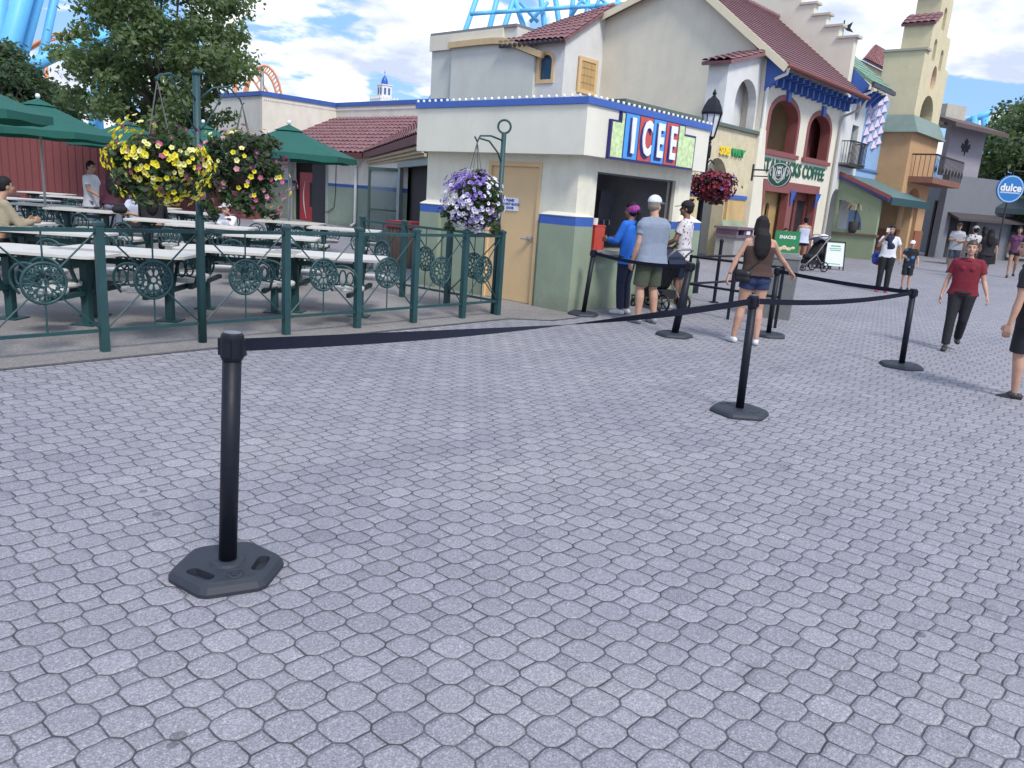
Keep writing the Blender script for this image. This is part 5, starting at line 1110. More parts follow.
for i, (px, D, sc, rz, lab) in enumerate(((289, 18.6, .955, 10, 'green umbrella in front of the dark building doorway'), (205, 23.5, 1.0, 35, 'green umbrella peeking out behind the tall post and baskets'), (45, 19.6, .985, 5, 'green umbrella on the thin pole in front of the red wall'), (-54, 16, 1.04, 20, 'green umbrella cut by the left edge of the picture'), (130, 25.5, 1.0, 12, 'green umbrella mostly hidden behind the yellow petunia basket'))):
    b0 = at(px, 200, D); o = u0_ if i == 0 else copy_tree(u0_, (0, 0, 0), 0, lab); o.location = (b0.x, b0.y, 0.004); o.rotation_euler = (0, 0, R(rz)); o.scale = (sc, sc, sc); o['label'] = lab
# ------------------------------------------------------------------ belt barriers
def stanchion(loc, label, base_r=.26, rot=20, lean=(0, 0), fine=False, post_r=.034, hgt=1.0):
    t = thing('belt_stanchion', label, 'stanchion', loc, 0, 'black belt barrier posts')
    q = MB(); n = 24; r1, r0 = base_r * .82, base_r; rr = lambda r_, z: [(r_ * f_ * math.cos(R(rot + 60 * i + a_)), r_ * f_ * math.sin(R(rot + 60 * i + a_)), z) for i in range(6) for a_, f_ in ((-11, .945), (-4, .985), (4, .985), (11, .945))]
    if fine:
        outer = [(p[0], p[1]) for p in rr(r1, 0)]
        def slot(a, r_=.142, w_=.027, l=.042):
            ca, sa = math.cos(a), math.sin(a); pts = []
            for s_ in (1, -1):
                for k_ in range(7): b_ = -PI / 2 + PI * k_ / 6; x = s_ * (l - .0 + w_ * math.cos(b_)) ; y = s_ * w_ * math.sin(b_); pts.append((r_ * ca - sa * x + ca * y, r_ * sa + ca * x + sa * y))
            return pts
        O_ = R(41.4); SLOTS = [R(-165), R(-47)]
        holes = [slot(a) for a in SLOTS]
        tri = tessellate_polygon([[Vector((x, y, 0)) for x, y in l] for l in [outer] + holes]); allp = [p for l in [outer] + holes for p in l]
        q.add([(x, y, .052) for x, y in allp], tri)
        for h in holes:
            k_ = len(h); q.add([(x, y, .052) for x, y in h] + [(x, y, .018) for x, y in h], [(i, (i + 1) % k_, (i + 1) % k_ + k_, i + k_) for i in range(k_)] + [tuple(range(k_, 2 * k_))])
        a_, b_ = rr(r1, .052), rr(r0 * .93, .040); c_ = rr(r0, .016); d_ = rr(r0, 0.0)
        q.add(a_ + b_ + c_ + d_, [(i + n * j, (i + 1) % n + n * j, (i + 1) % n + n * (j + 1), i + n * (j + 1)) for j in range(3) for i in range(n)])
        q.lathe([(.075, .051), (.068, .062), (.05, .066)], seg=24)
        ca = R(-105); cx, cy = .128 * math.cos(ca), .128 * math.sin(ca)
        q.tube([(cx + .036 * math.cos(2 * PI * i / 20), cy + .036 * math.sin(2 * PI * i / 20), .053) for i in range(20)], .003, 6, closed=True)
        for k_ in range(3): a = 2 * PI * k_ / 3; q.bar((cx + .02 * math.cos(a), cy + .02 * math.sin(a), .053), (cx + .02 * math.cos(a + 2.1), cy + .02 * math.sin(a + 2.1), .053), .006, .004)
    else:
        a_, b_, c_, d_ = rr(r1, .048), rr(r0 * .94, .038), rr(r0, .016), rr(r0, 0); q.add(a_ + b_ + c_ + d_, [tuple(range(n))] + [(i + n * j, (i + 1) % n + n * j, (i + 1) % n + n * (j + 1), i + n * (j + 1)) for j in range(3) for i in range(n)])
        for a in (R(rot + 70), R(rot + 250)): q.obox((.15 * math.cos(a), .15 * math.sin(a), .049), (-math.sin(a), math.cos(a), 0), (math.cos(a), math.sin(a), 0), Z_, .05, .02, .002)
    q.build('base', M_rubber, t)
    L = Vector((lean[0], lean[1], 0)); top = lambda z: L * z + Z_ * z
    q = MB(); q.tube([top(.045), top(.90 * hgt)], post_r, 20); q.build('post', M_black, t, smooth=True)
    q = MB(); z1 = .895 * hgt; d_ = (top(1) - top(0)).normalized(); pts = [top(z1), top(z1 + .012), top(hgt - .018), top(hgt - .006), top(hgt)]; q.tube(pts, [post_r * 1.08, post_r * 1.22, post_r * 1.22, post_r * 1.16, post_r * .98], 24)
    for a in (0, 90, 180, 270): v = Vector((math.cos(R(a + rot)), math.sin(R(a + rot)), 0)); q.obox(top(.945 * hgt) + v * post_r * 1.2, v, Vector((-v.y, v.x, 0)), Z_, .008, .016, .034)
    q.build('belt_head', M_black, t)
    q = MB(); q.tube([top(hgt + .0005), top(hgt + .003)], post_r * .92, 16); q.build('top_cap', mat('worn_cap', (0.16, 0.17, 0.19), .35, .3, 30), t)
    t['_w'] = tuple(loc); t['_top'] = tuple(Vector(loc) + top(.95 * hgt)); return t
def belt(t, p, q_, sag, tw0=0, tw1=0, n=28, w_=.048, end=None, t0=.0):
    p, q_ = Vector(p), Vector(q_); d = (q_ - p).normalized(); side = Vector((-d.y, d.x, 0)).normalized(); vs = []
    p = p + d * .045; q_ = q_ - d * .045
    for i in range(n + 1):
        f = i / n; c = p.lerp(q_, f) - Z_ * sag * 4 * f * (1 - f); a = tw0 + (tw1 - tw0) * ((.5 * (f / .41) ** 1.15 if f < .41 else .5 + .5 * min(1, (f - .41) / .34)) if tw1 else 0)
        up_ = Z_ * math.cos(a) + side * math.sin(a); nn = side * math.cos(a) - Z_ * math.sin(a)
        for s_ in (-1, 1):
            for e in (-1, 1): vs.append(c + up_ * s_ * w_ / 2 + nn * e * .0009)
    fs = []
    for i in range(n): b_ = i * 4; fs += [(b_, b_ + 2, b_ + 6, b_ + 4), (b_ + 1, b_ + 5, b_ + 7, b_ + 3), (b_, b_ + 4, b_ + 5, b_ + 1), (b_ + 2, b_ + 3, b_ + 7, b_ + 6)]
    m_ = MB(); m_.add(vs, fs); m_.build('belt', M_belt, t)
    m_ = MB(); m_.obox(p - d * .01 , d, side, Z_, .014, .008, .030); m_.obox(q_ + d * .01, d, side, Z_, .014, .008, .030); m_.build('belt_clip', M_black, t)
s_fg = stanchion(on(227.5, 572), 'black belt barrier post standing alone in the foreground nearest to the viewer', .236, 38, lean=(.024, -.027), fine=True, post_r=.037, hgt=1.045)
s_b = stanchion(on(739, 413), 'black barrier post in front of the woman in denim shorts', .25, 10, lean=(-.01, .012))
s_c = stanchion(on(901, 367), 'leaning black barrier post at the right, near the woman in the red shirt', .25, 30, lean=(-.02, .02), hgt=.93)
s_d = stanchion(on(674, 336), 'thick leaning black barrier post behind the man in the grey shirt', .25, 5, lean=(.085, -.075), post_r=.048, hgt=.97)
s_e = stanchion(on(583, 315), 'black barrier post at the kiosk corner beside the serving window', .24, 22, lean=(.06, -.05), hgt=.97)
s_f = stanchion(on(768, 336), 'black barrier post hidden behind the woman in denim shorts', .25, 22, lean=(-.0, .0), hgt=.95)
T_ = lambda s_: s_['_top']
belt(s_fg, T_(s_fg), T_(s_b), .045, 0, R(176), 40, .052)
belt(s_b, T_(s_b), T_(s_c), .05)
belt(s_c, T_(s_c), T_(s_f), .02)
belt(s_e, T_(s_e), T_(s_d), .05)
for s_ in (s_fg, s_b, s_c, s_d, s_e, s_f): del s_['_top']; fin(s_)
qr = thing('queue_rail', 'black metal queue railing with two rails beside the kiosk', 'railing', (11.5, 6.4, 0), world=True)
q = MB()
A0 = Vector((11.35, 6.35, 0))
for z in (.90, .46): q.tube([A0 + Z_ * z, Vector((14.6, 6.25, z))], .02, 8); q.tube([A0 + Z_ * z, Vector((11.25, 4.75, z))], .02, 8)
q.each('rail', M_black, qr)
for p in (A0, Vector((11.3, 5.55, 0)), Vector((11.25, 4.75, 0)), Vector((12.9, 6.3, 0)), Vector((14.6, 6.25, 0))):
    q = MB(); q.tube([p, p + Z_ * .93], .024, 8); q.build('post', M_black, qr)
fin(qr)
q = MB(); q.tube([(0, 0, 0), (0, 0, 1.12)], .03, 10); q.lathe([(.035, 0), (.04, .03), (.02, .06)], (0, 0, 1.1), 10); q.lathe([(.09, 0), (.08, .02), (.03, .03)], seg=12)
one(q, 'bollard_post', M_black, 'thin black post with a round cap between the kiosk pier and the street lamp', 'post', (13.1, 6.75, 0), smooth=False)
# bins and boards
bn = thing('litter_bin', 'tall grey square litter bin behind the woman in denim shorts', 'bin', (12.44, 5.27, 0), R(20))
q = MB(); q.add([(s_ * .22, u_ * .22, .0) for s_, u_ in ((-1, -1), (1, -1), (1, 1), (-1, 1))] + [(s_ * .27, u_ * .25, .98) for s_, u_ in ((-1, -1), (1, -1), (1, 1), (-1, 1))], [(0, 1, 5, 4), (1, 2, 6, 5), (2, 3, 7, 6), (3, 0, 4, 7), (4, 5, 6, 7), (3, 2, 1, 0)]); q.build('body', mat('bin_stone', (0.17, 0.17, 0.175), .8, .15, 15, .5, 60), bn)
q = MB(); q.box(-.285, .285, -.265, .265, .98, 1.03); q.box(-.24, .24, -.22, .22, 1.03, 1.06); q.build('lid', mat('bin_lid', (0.24, 0.24, 0.235), .7, .1, 10), bn)
gp = thing('menu_poster', 'green poster board standing on top of the grey litter bin', 'poster', (12.44, 5.27, 1.062), R(-42)); gp.scale = (.88, .88, .82)
q = MB(); q.box(-.24, .24, -.012, .012, 0, .42); q.build('board', mat('poster_green', (0.02, 0.19, 0.07), .4, .12, 8), gp)
q = MB()
for x, z, r_ in ((-.12, .07, .05), (-.04, .10, .055), (.05, .075, .05), (.13, .10, .04)): q.ell((x, -.013, z), (r_, .006, r_ * .7), 10, 6)
q.build('picture', mat('poster_food', (0.62, 0.50, 0.34), .5, .4, 30), gp)
text_obj('poster_text', 'SNACKS', .085, M_whitep, gp, (0, -.014, .30), (1, 0, 0), (0, 0, 1), .001, .003)
def sboard(name, label, loc, rz, face_m, art):
    t = thing(name, label, 'sign board', loc, rz, None); q = MB()
    q.bar((-.33, .0, 0), (-.30, .12, .92), .03, .03); q.bar((.33, .0, 0), (.30, .12, .92), .03, .03); q.bar((-.33, .36, 0), (-.30, .16, .92), .03, .03); q.bar((.33, .36, 0), (.30, .16, .92), .03, .03); q.bar((-.31, .12, .92), (.31, .12, .92), .04, .04)
    q.build('frame', M_dark, t); q = MB(); q.add([(-.30, .005, .13), (.30, .005, .13), (.28, .11, .88), (-.28, .11, .88), (-.30, .025, .13), (.30, .025, .13), (.28, .13, .88), (-.28, .13, .88)], [(0, 1, 2, 3), (7, 6, 5, 4), (0, 4, 5, 1), (1, 5, 6, 2), (2, 6, 7, 3), (3, 7, 4, 0)]); q.build('face', face_m, t)
    q = MB()
    for (x, z, w_, h_) in art: y = .005 + (z - .13) / .75 * .105 - .006; q.add([(x - w_, y, z - h_), (x + w_, y, z - h_), (x + w_, y + h_ * .28, z + h_), (x - w_, y + h_ * .28, z + h_)], [(0, 1, 2, 3)])
    q.build('artwork', mat('art_green', (0.10, 0.40, 0.16), .5, .5, 20), t, fixn=False)
sp_ = on(833, 270); sboard('sandwich_board', 'white framed sandwich board on the paving in front of the coffee shop', sp_, R(-50), mat('board_white', (0.72, 0.76, 0.80), .4, .05), [(0, .78, .16, .02), (0, .70, .2, .012), (0, .64, .18, .012), (.06, .36, .12, .14), (-.16, .34, .07, .10), (0, .2, .2, .012)])
tr_ = thing('trash_receptacle', 'wide grey trash receptacle with a dark mauve hood against the sandwich shop', 'bin', (25.0, 12.45, 0), R(0))
q = MB(); q.box(-.62, .62, -.35, .35, 0, .80); q.build('body', mat('receptacle_grey', (0.33, 0.33, 0.33), .7, .1, 6, dirt=.2), tr_)
q = MB(); q.box(-.68, .68, -.42, .42, .80, .90); q.box(-.6, -.5, -.38, .38, .9, 1.08); q.box(.5, .6, -.38, .38, .9, 1.08); q.box(-.05, .05, -.38, .38, .9, 1.08); q.box(-.68, .68, -.44, .44, 1.08, 1.16); q.box(-.5, .5, .2, .38, .9, 1.08); q.build('hood', mat('mauve_hood', (0.16, 0.11, 0.15), .6, .1), tr_)
q = MB(); q.box(.08, .35, -.40, -.38, .92, 1.05); q.build('notice', M_whitep, tr_)
pbn = thing('patio_bin', 'brown slatted bin with a red tray top inside the fence corner', 'bin', (11.0, 13.0, 0), R(15))
q = MB(); q.box(-.30, .30, -.30, .30, 0, .84);
for i in range(7): q.box(-.30 + i * .092, -.255 + i * .092, -.315, -.30, .05, .82); q.box(-.315, -.30, -.30 + i * .092, -.255 + i * .092, .05, .82)
q.build('body', mat('bin_brown', (0.10, 0.075, 0.07), .7, .15, 10), pbn)
q = MB(); q.box(-.34, .34, -.34, .34, .84, .90); q.box(-.32, .32, -.32, .32, .9, .97); q.build('lid', mat('bin_red', (0.20, 0.02, 0.03), .5, .15, 10), pbn)
cb2 = thing('blue_cooler', 'blue box with a white emblem standing beside the red topped bin', 'cooler', (11.55, 12.45, 0), R(15))
q = MB(); q.box(-.3, .3, -.28, .28, .62, .93); q.build('box', mat('cooler_blue', (0.02, 0.07, 0.30), .45, .1), cb2)
q = MB(); q.box(-.28, .28, -.26, .26, 0, .62); q.build('stand', mat('stand_white', (0.5, 0.5, 0.52), .6, .1), cb2)
q = MB(); q.tube([(-.302, .04, .72), (-.302, .04, .84), (-.302, -.05, .84), (-.302, -.05, .72)], .014, 6); q.build('emblem', M_whitep, cb2)
gb2 = thing('grey_bin', 'dark grey square bin beside the orange tower base', 'bin', (40.4, 8.9, 0), R(10))
q = MB(); q.box(-.55, .55, -.5, .5, 0, 1.25); q.box(-.6, .6, -.55, .55, 1.25, 1.35); q.build('body', mat('bin_slate', (0.11, 0.12, 0.135), .7, .1), gb2)
q = MB(); q.box(-.3, .3, -.56, -.54, .9, 1.15); q.build('opening', M_dark, gb2)
# round blue sign
dl = thing('round_blue_sign', 'round blue sign reading dulce in white letters on a bracket', 'sign', at(1010, 189, 46), R(41.4)); dl.scale = (.78, .78, .78)
q = MB(); disc(q, .84, -.06, .06); q.build('disc', mat('dulce_blue', (0.02, 0.16, 0.45), .35, .08, 4), dl)
q = MB()
for i in range(40):
    a, b_ = 2 * PI * i / 40, 2 * PI * (i + 1) / 40; q.add([(-.065, .80 * math.cos(a), .80 * math.sin(a)), (-.065, .80 * math.cos(b_), .80 * math.sin(b_)), (-.065, .74 * math.cos(b_), .74 * math.sin(b_)), (-.065, .74 * math.cos(a), .74 * math.sin(a))], [(0, 1, 2, 3)])
q.box(-.068, -.062, -.62, .62, -.27, -.18); q.build('rim', mat('rim_pale', (0.35, 0.50, 0.66), .4, .05), dl)
text_obj('lettering', 'dulce', .62, M_whitep, dl, (-.08, 0, .06), (0, -1, 0), (0, 0, 1), .012, .018, 1.0)
q = MB(); q.tube([(0, 0, -4.9), (0, 0, -.84)], .06, 8); q.tube([(0, 0, .84), (0, 0, 1.1), (0, -.8, 1.1)], .04, 8); q.build('post', M_dark, dl)
# canopies of the stalls at the street end
for i, (px, py, D, w_, lab) in enumerate(((1003, 214, 54, 1.8, 'dark peaked stall canopy left of the round blue sign'), (1018, 224, 58, 2.6, 'low dark stall canopy below the round blue sign'))):
    p = at(px, py, D); t = thing('stall_canopy', lab, 'canopy', (p.x, p.y, 0), R(30 + 20 * i)); q = MB(); zt = p.z + 1.4 - i * .8
    q.add([(-w_, -w_, zt - 1.1), (w_, -w_, zt - 1.1), (w_, w_, zt - 1.1), (-w_, w_, zt - 1.1), (0, 0, zt + .5)] + [(-w_, -w_, zt - 1.4), (w_, -w_, zt - 1.4), (w_, w_, zt - 1.4), (-w_, w_, zt - 1.4)], [(0, 1, 4), (1, 2, 4), (2, 3, 4), (3, 0, 4), (0, 5, 6, 1), (1, 6, 7, 2), (2, 7, 8, 3), (3, 8, 5, 0)]); q.build('cover', mat('canopy_dark', (0.025, 0.045, 0.06), .8, .1), t, fixn=False)
    q = MB(); [q.tube([(a * w_ * .93, b_ * w_ * .93, 0), (a * w_ * .93, b_ * w_ * .93, zt - 1.1)], .05, 6) for a in (-1, 1) for b_ in (-1, 1)]; q.each('leg', M_dark, t)
# far shop row closing the street end
fr_ = thing('far_building', 'low dim building closing the far end of the street behind the trees', 'building', (75, 6, 0), world=True)
q = MB(); q.box(70, 76, -6, 16, 0, 3.4); q.build('wall', mat('far_wall', (0.20, 0.22, 0.21), .9, .2, .5), fr_)
roof_grid((69.5, 16.5, 3.3), (69.5, -6.5, 3.3), (76, 16.5, 4.6), (76, -6.5, 4.6), .8, .8, .03, .03).build('roof', mat('far_roof', (0.09, 0.10, 0.10), .8, .1), fr_); fin(fr_)
# potted palm on the porch ledge, hedge
pt = thing('potted_plant', 'small potted palm standing on the porch ledge', 'plant', (36.2, 12.4, 1.1))
q = MB(); q.lathe([(.16, 0), (.22, .12), (.24, .45), (.18, .5)], seg=14); q.build('pot', M_dark, pt, smooth=True)
q = MB(); q.tube([(0, 0, .4), (.03, .02, .9), (0, -.02, 1.15)], .035, 6); q.build('stem', M_bark, pt)
q = MB(); rr = random.Random(4)
for i in range(16):
    a = rr.uniform(0, 6.28); l = rr.uniform(.45, .7); pr = [(l * f * math.cos(a), l * f * math.sin(a), 1.1 + .28 * math.sin(f * 2.2) - .35 * f * f) for f in (0, .33, .66, 1)]
    for k_ in range(3): a1, b1 = Vector(pr[k_]), Vector(pr[k_ + 1]); s_ = Vector((-math.sin(a), math.cos(a), -.4)) * .05; q.add([a1 - s_, a1 + s_, b1 + s_ * .8, b1 - s_ * .8], [(0, 1, 2, 3)])
q.build('fronds', mat('dry_frond', (0.20, 0.17, 0.12), .8, .2), pt, fixn=False)
# ------------------------------------------------------------------ people
def remesh(mb, vox, name, mats, parent, smooth_it=2, color=None):
    me = bpy.data.meshes.new(name); me.from_pydata([tuple(v) for v in mb.v], [], mb.f); o = bpy.data.objects.new(name, me); COL.objects.link(o)
    import bmesh
    bm = bmesh.new(); bm.from_mesh(me); bmesh.ops.recalc_face_normals(bm, faces=bm.faces); bm.to_mesh(me); bm.free()
    md_ = o.modifiers.new('r', 'REMESH'); md_.mode = 'VOXEL'; md_.voxel_size = vox; md_.use_smooth_shade = True
    sm_ = o.modifiers.new('s', 'SMOOTH'); sm_.iterations = smooth_it; sm_.factor = .5
    bpy.context.view_layer.update()
    out = bpy.data.meshes.new_from_object(o.evaluated_get(bpy.context.evaluated_depsgraph_get())); bpy.data.objects.remove(o)
    out.materials.clear()
    for mm in (mats if isinstance(mats, (list, tuple)) else [mats]): out.materials.append(mm)
    if color:
        c = np.empty(len(out.polygons) * 3); out.polygons.foreach_get('center', c); out.polygons.foreach_set('material_index', color(c.reshape(-1, 3)).astype(np.int32))
    out.shade_smooth(); r_ = bpy.data.objects.new(name, out); COL.objects.link(r_); r_.parent = parent; return r_
SKIN = {'light': mat('skin_light', (0.47, 0.27, 0.19), .6, .12, 9), 'tan': mat('skin_tan', (0.38, 0.215, 0.145), .5, .06, 15), 'brown': mat('skin_brown', (0.22, 0.12, 0.08), .5, .06, 15)}
HAIR = mat('hair_black', (0.010, 0.008, 0.010), .6, .3, 30, .6, 120, spec=.25); HAIRG = mat('hair_grey', (0.22, 0.19, 0.16), .6, .2, 30); HAIRB = mat('hair_brown', (0.05, 0.03, 0.02), .5, .2, 30)
EYE_M = mat('eye_dark', (0.02, 0.015, 0.015), .3, 0); LIP = mat('lip', (0.34, 0.12, 0.11), .5, 0); 
def cloth(nm, c, v=.10, vs=6): return mat('cloth_' + nm, c, .85, v, vs, .9, 14)
STAND = dict(hd=(0, .012, .932), nk=(0, -.004, .862), ch=(0, -.004, .76), ab=(0, 0, .62), pv=(0, -.004, .525),
             sR=(.096, -.004, .803), sL=(-.096, -.004, .803), eR=(.128, -.012, .64), eL=(-.128, -.012, .64), wR=(.137, .03, .50), wL=(-.137, .03, .50),
             hR=(.050, 0, .505), hL=(-.050, 0, .505), kR=(.054, .012, .285), kL=(-.054, .012, .285), aR=(.056, -.01, .045), aL=(-.056, -.01, .045), fR=6, fL=-6, hyaw=0, hpit=0)
def pose(**k): d = dict(STAND); d.update(k); return d
WALK = dict(kR=(.054, .05, .288), aR=(.054, .09, .045), kL=(-.05, -.02, .29), aL=(-.05, -.14, .075), eR=(.13, -.05, .64), wR=(.14, -.06, .50), eL=(-.13, .02, .645), wL=(-.14, .09, .52))
SIT = dict(hd=(0, .03, .70), nk=(0, .005, .63), ch=(0, -.01, .53), ab=(0, -.02, .40), pv=(0, -.02, .305), sR=(.102, .0, .585), sL=(-.102, .0, .585), eR=(.12, .09, .44), eL=(-.12, .09, .44), wR=(.06, .22, .46), wL=(-.06, .22, .46), hR=(.05, 0, .295), hL=(-.05, 0, .295), kR=(.06, .24, .29), kL=(-.06, .24, .29), aR=(.06, .24, .05), aL=(-.06, .24, .05))
def person(label, loc, rz, H, ps, skin='tan', fem=False, top=None, sleeve='short', bottom=None, bot='pants', shoes=None, hair='short', hairm=None, cap=None, vox=.010, hem=.49, bag=None, group=None, socks=None, grip=(.6, .6), arms=True, legw=1.0, w=1.0, brim=0):
    t = thing('person', label, 'person', loc, rz, group)
    J = {k_: (Vector(v) * H if isinstance(v, tuple) else v) for k_, v in ps.items()}
    q = MB(); hw = 1.07 if fem else 1.0; S_ = H
    hd, nk = J['hd'], J['nk']; hr = Matrix.Rotation(R(J['hyaw']), 3, 'Z') @ Matrix.Rotation(R(J['hpit']), 3, 'X')
    def hp(x, y, z): return hd + hr @ (Vector((x, y, z)) * S_)
    q.ell(hp(0, -.008, .012), (.0435 * S_, .054 * S_, .056 * S_), 20, 14, rot=hr); q.ell(hp(0, .012, -.022), (.0345 * S_, .040 * S_, .046 * S_), 18, 12, rot=hr)
    q.ell(hp(0, .040, -.050), (.014 * S_, .012 * S_, .010 * S_), 10, 8, rot=hr)      # chin
    q.cap(hp(0, .048, .008), .0045 * S_, hp(0, .060, -.014), .0075 * S_, 8); q.ell(hp(0, .050, -.034), (.013 * S_, .006 * S_, .0045 * S_), 10, 6, rot=hr)
    q.cap(hp(-.022, .043, .016), .005 * S_, hp(.022, .043, .016), .005 * S_, 8)
    for s_ in (-1, 1):
        q.ell(hp(s_ * .0435, -.004, -.006), (.006 * S_, .010 * S_, .018 * S_), 8, 8, rot=hr); q.ell(hp(s_ * .023, .036, -.018), (.012 * S_, .010 * S_, .012 * S_), 8, 6, rot=hr)
    q.cap(nk - Z_ * .03 * S_, .034 * S_ * (.88 if fem else 1), hp(0, -.006, -.03), .029 * S_ * (.86 if fem else 1), 14)
    ch, ab, pv = J['ch'], J['ab'], J['pv']; xr = (J['sR'] - J['sL']).normalized()
    def slab(mb, c0, w0, r0, c1, w1, r1, infl=0.0):
        n_ = 5; vs = []; dax = (c1 - c0).normalized(); yr = dax.cross(xr).normalized()
        for j_ in range(-3, n_ + 4):
            f = min(max(j_ / n_, 0), 1); k__ = 1.0 if 0 <= j_ <= n_ else [1, .93, .72, .3][(-j_) if j_ < 0 else j_ - n_]
            r_ = (r0 + (r1 - r0) * f + infl) * S_; a__ = (w0 + (w1 - w0) * f) * S_ * (.6 + .4 * k__) + r_ * k__; b__ = r_ * k__
            c = c0.lerp(c1, f) + dax * (0 if 0 <= j_ <= n_ else (r_ * .9 * [0, .35, .7, 1][(-j_) if j_ < 0 else j_ - n_] * (-1 if j_ < 0 else 1)))
            for i_ in range(24):
                t_ = 2 * PI * i_ / 24; cx_, sy_ = math.cos(t_), math.sin(t_); e_ = .82
                vs.append(c + xr * a__ * math.copysign(abs(cx_) ** e_, cx_) + yr * b__ * math.copysign(abs(sy_) ** e_, sy_))
        L_ = n_ + 7; mb.add(vs, [(j_ * 24 + i_, j_ * 24 + (i_ + 1) % 24, (j_ + 1) * 24 + (i_ + 1) % 24, (j_ + 1) * 24 + i_) for j_ in range(L_ - 1) for i_ in range(24)] + [tuple(range(24))[::-1], tuple((L_ - 1) * 24 + i_ for i_ in range(24))])
    def eloft(mb, secs):
        vs = []
        for c, a__, b__ in secs:
            for i_ in range(24):
                t_ = 2 * PI * i_ / 24; cx_, sy_ = math.cos(t_), math.sin(t_)
                vs.append(c + xr * a__ * math.copysign(abs(cx_) ** .82, cx_) + Vector((0, 1, 0)) * b__ * math.copysign(abs(sy_) ** .9, sy_))
        L_ = len(secs); mb.add(vs, [(j_ * 24 + i_, j_ * 24 + (i_ + 1) % 24, (j_ + 1) * 24 + (i_ + 1) % 24, (j_ + 1) * 24 + i_) for j_ in range(L_ - 1) for i_ in range(24)] + [tuple(range(24))[::-1], tuple((L_ - 1) * 24 + i_ for i_ in range(24))])
    cw, aw, pw = (.050, .036, .050) if fem else (.060, .046, .046)
    cw *= w; aw *= w; pw *= w; gr = .052 * (w ** .8)
    up3 = (nk - ch).normalized()
    slab(q, ch + up3 * .018 * S_, cw, gr * .98, ab, aw, gr * .95); slab(q, ab, aw, gr * .95, pv, pw * hw, gr * 1.04)
    q.cap(J['sL'] * .85 + J['sR'] * .15, .036 * S_, J['sR'] * .85 + J['sL'] * .15, .036 * S_, 14)
    if fem:
        for s_ in (-1, 1): q.ell(ch + xr * s_ * .036 * S_ + Vector((0, .040 * S_, -.012 * S_)), (.030 * S_, .026 * S_, .030 * S_), 12, 8)
    for s_ in (-1, 1): q.ell(pv + xr * s_ * .036 * S_ + Vector((0, -.030 * S_, -.012 * S_)), (.042 * S_ * hw, .036 * S_, .044 * S_), 12, 8)
    for s_, tg in ((1, 'R'), (-1, 'L')):
        sh, el, wr = J['s' + tg], J['e' + tg], J['w' + tg]; am = .88 if fem else 1
        q.cap(nk - Z_ * .035 * S_ + xr * s_ * .02 * S_, .024 * S_, sh, .026 * S_, 12)
        q.cap(sh, .031 * S_ * am, sh.lerp(el, .5), .027 * S_ * am); q.cap(sh.lerp(el, .5), .027 * S_ * am, el, .022 * S_ * am); q.cap(el, .022 * S_ * am, el.lerp(wr, .35), .0235 * S_ * am); q.cap(el.lerp(wr, .35), .0235 * S_ * am, wr, .0145 * S_ * am)
        # hand
        d = (wr - el).normalized(); sd_ = xr if abs(d.dot(xr)) < .7 else Vector((0, 0, 1)); pn = d.cross(Vector((0, 1, 0)) if abs(d.y) < .7 else Z_).normalized()
        # palm plane: width axis = forward-ish, normal = pn (towards body side)
        wa = pn.cross(d).normalized()
        k_ = S_ * .0105
        pc = wr + d * 3.2 * k_
        for f in (-1.5, -.5, .5, 1.5): q.cap(wr + d * 1.0 * k_ + wa * f * .55 * k_, 1.0 * k_, wr + d * 4.6 * k_ + wa * f * 1.0 * k_, .85 * k_, 8)
        gcl = grip[0] if tg == 'R' else grip[1]; inn = pn * (-s_ if pn.dot(xr) > 0 else s_)
        for fi, (f, ln) in enumerate(((-1.65, 3.4), (-.55, 4.1), (.55, 4.4), (1.65, 4.0))):
            b0_ = wr + d * 5.0 * k_ + wa * f * 1.02 * k_; a1 = gcl * .6; a2 = gcl * 1.5
            p1 = b0_ + (d * math.cos(a1) + inn * math.sin(a1)) * ln * .5 * k_; p2 = p1 + (d * math.cos(a2) + inn * math.sin(a2)) * ln * .42 * k_
            q.cap(b0_, .72 * k_, p1, .66 * k_, 8); q.cap(p1, .66 * k_, p2, .52 * k_, 8)
        tb = wr + d * 1.6 * k_ + wa * 1.7 * k_; t1 = tb + (wa * .75 + d * .7 + inn * .25) * 1.9 * k_; t2 = t1 + (d * .9 + inn * .5) * 1.7 * k_
        q.cap(tb, .95 * k_, t1, .78 * k_, 8); q.cap(t1, .78 * k_, t2, .6 * k_, 8)
        hh, kk, aa = J['h' + tg], J['k' + tg], J['a' + tg]; lw = legw
        q.cap(hh, .050 * S_ * lw * hw, hh.lerp(kk, .5), .042 * S_ * lw); q.cap(hh.lerp(kk, .5), .042 * S_ * lw, kk, .030 * S_ * lw)
        m_ = kk.lerp(aa, .32) - Vector((0, .006 * S_, 0)); q.cap(kk, .029 * S_ * lw, m_, .031 * S_ * lw); q.cap(m_, .031 * S_ * lw, aa + Z_ * .012 * S_, .018 * S_ * lw)
        fa = R(J['f' + tg]); fd = Vector((math.sin(fa), math.cos(fa), 0)); q.cap(aa - fd * .012 * S_ - Z_ * .018 * S_, .020 * S_, aa + fd * .075 * S_ - Z_ * .028 * S_, .014 * S_)
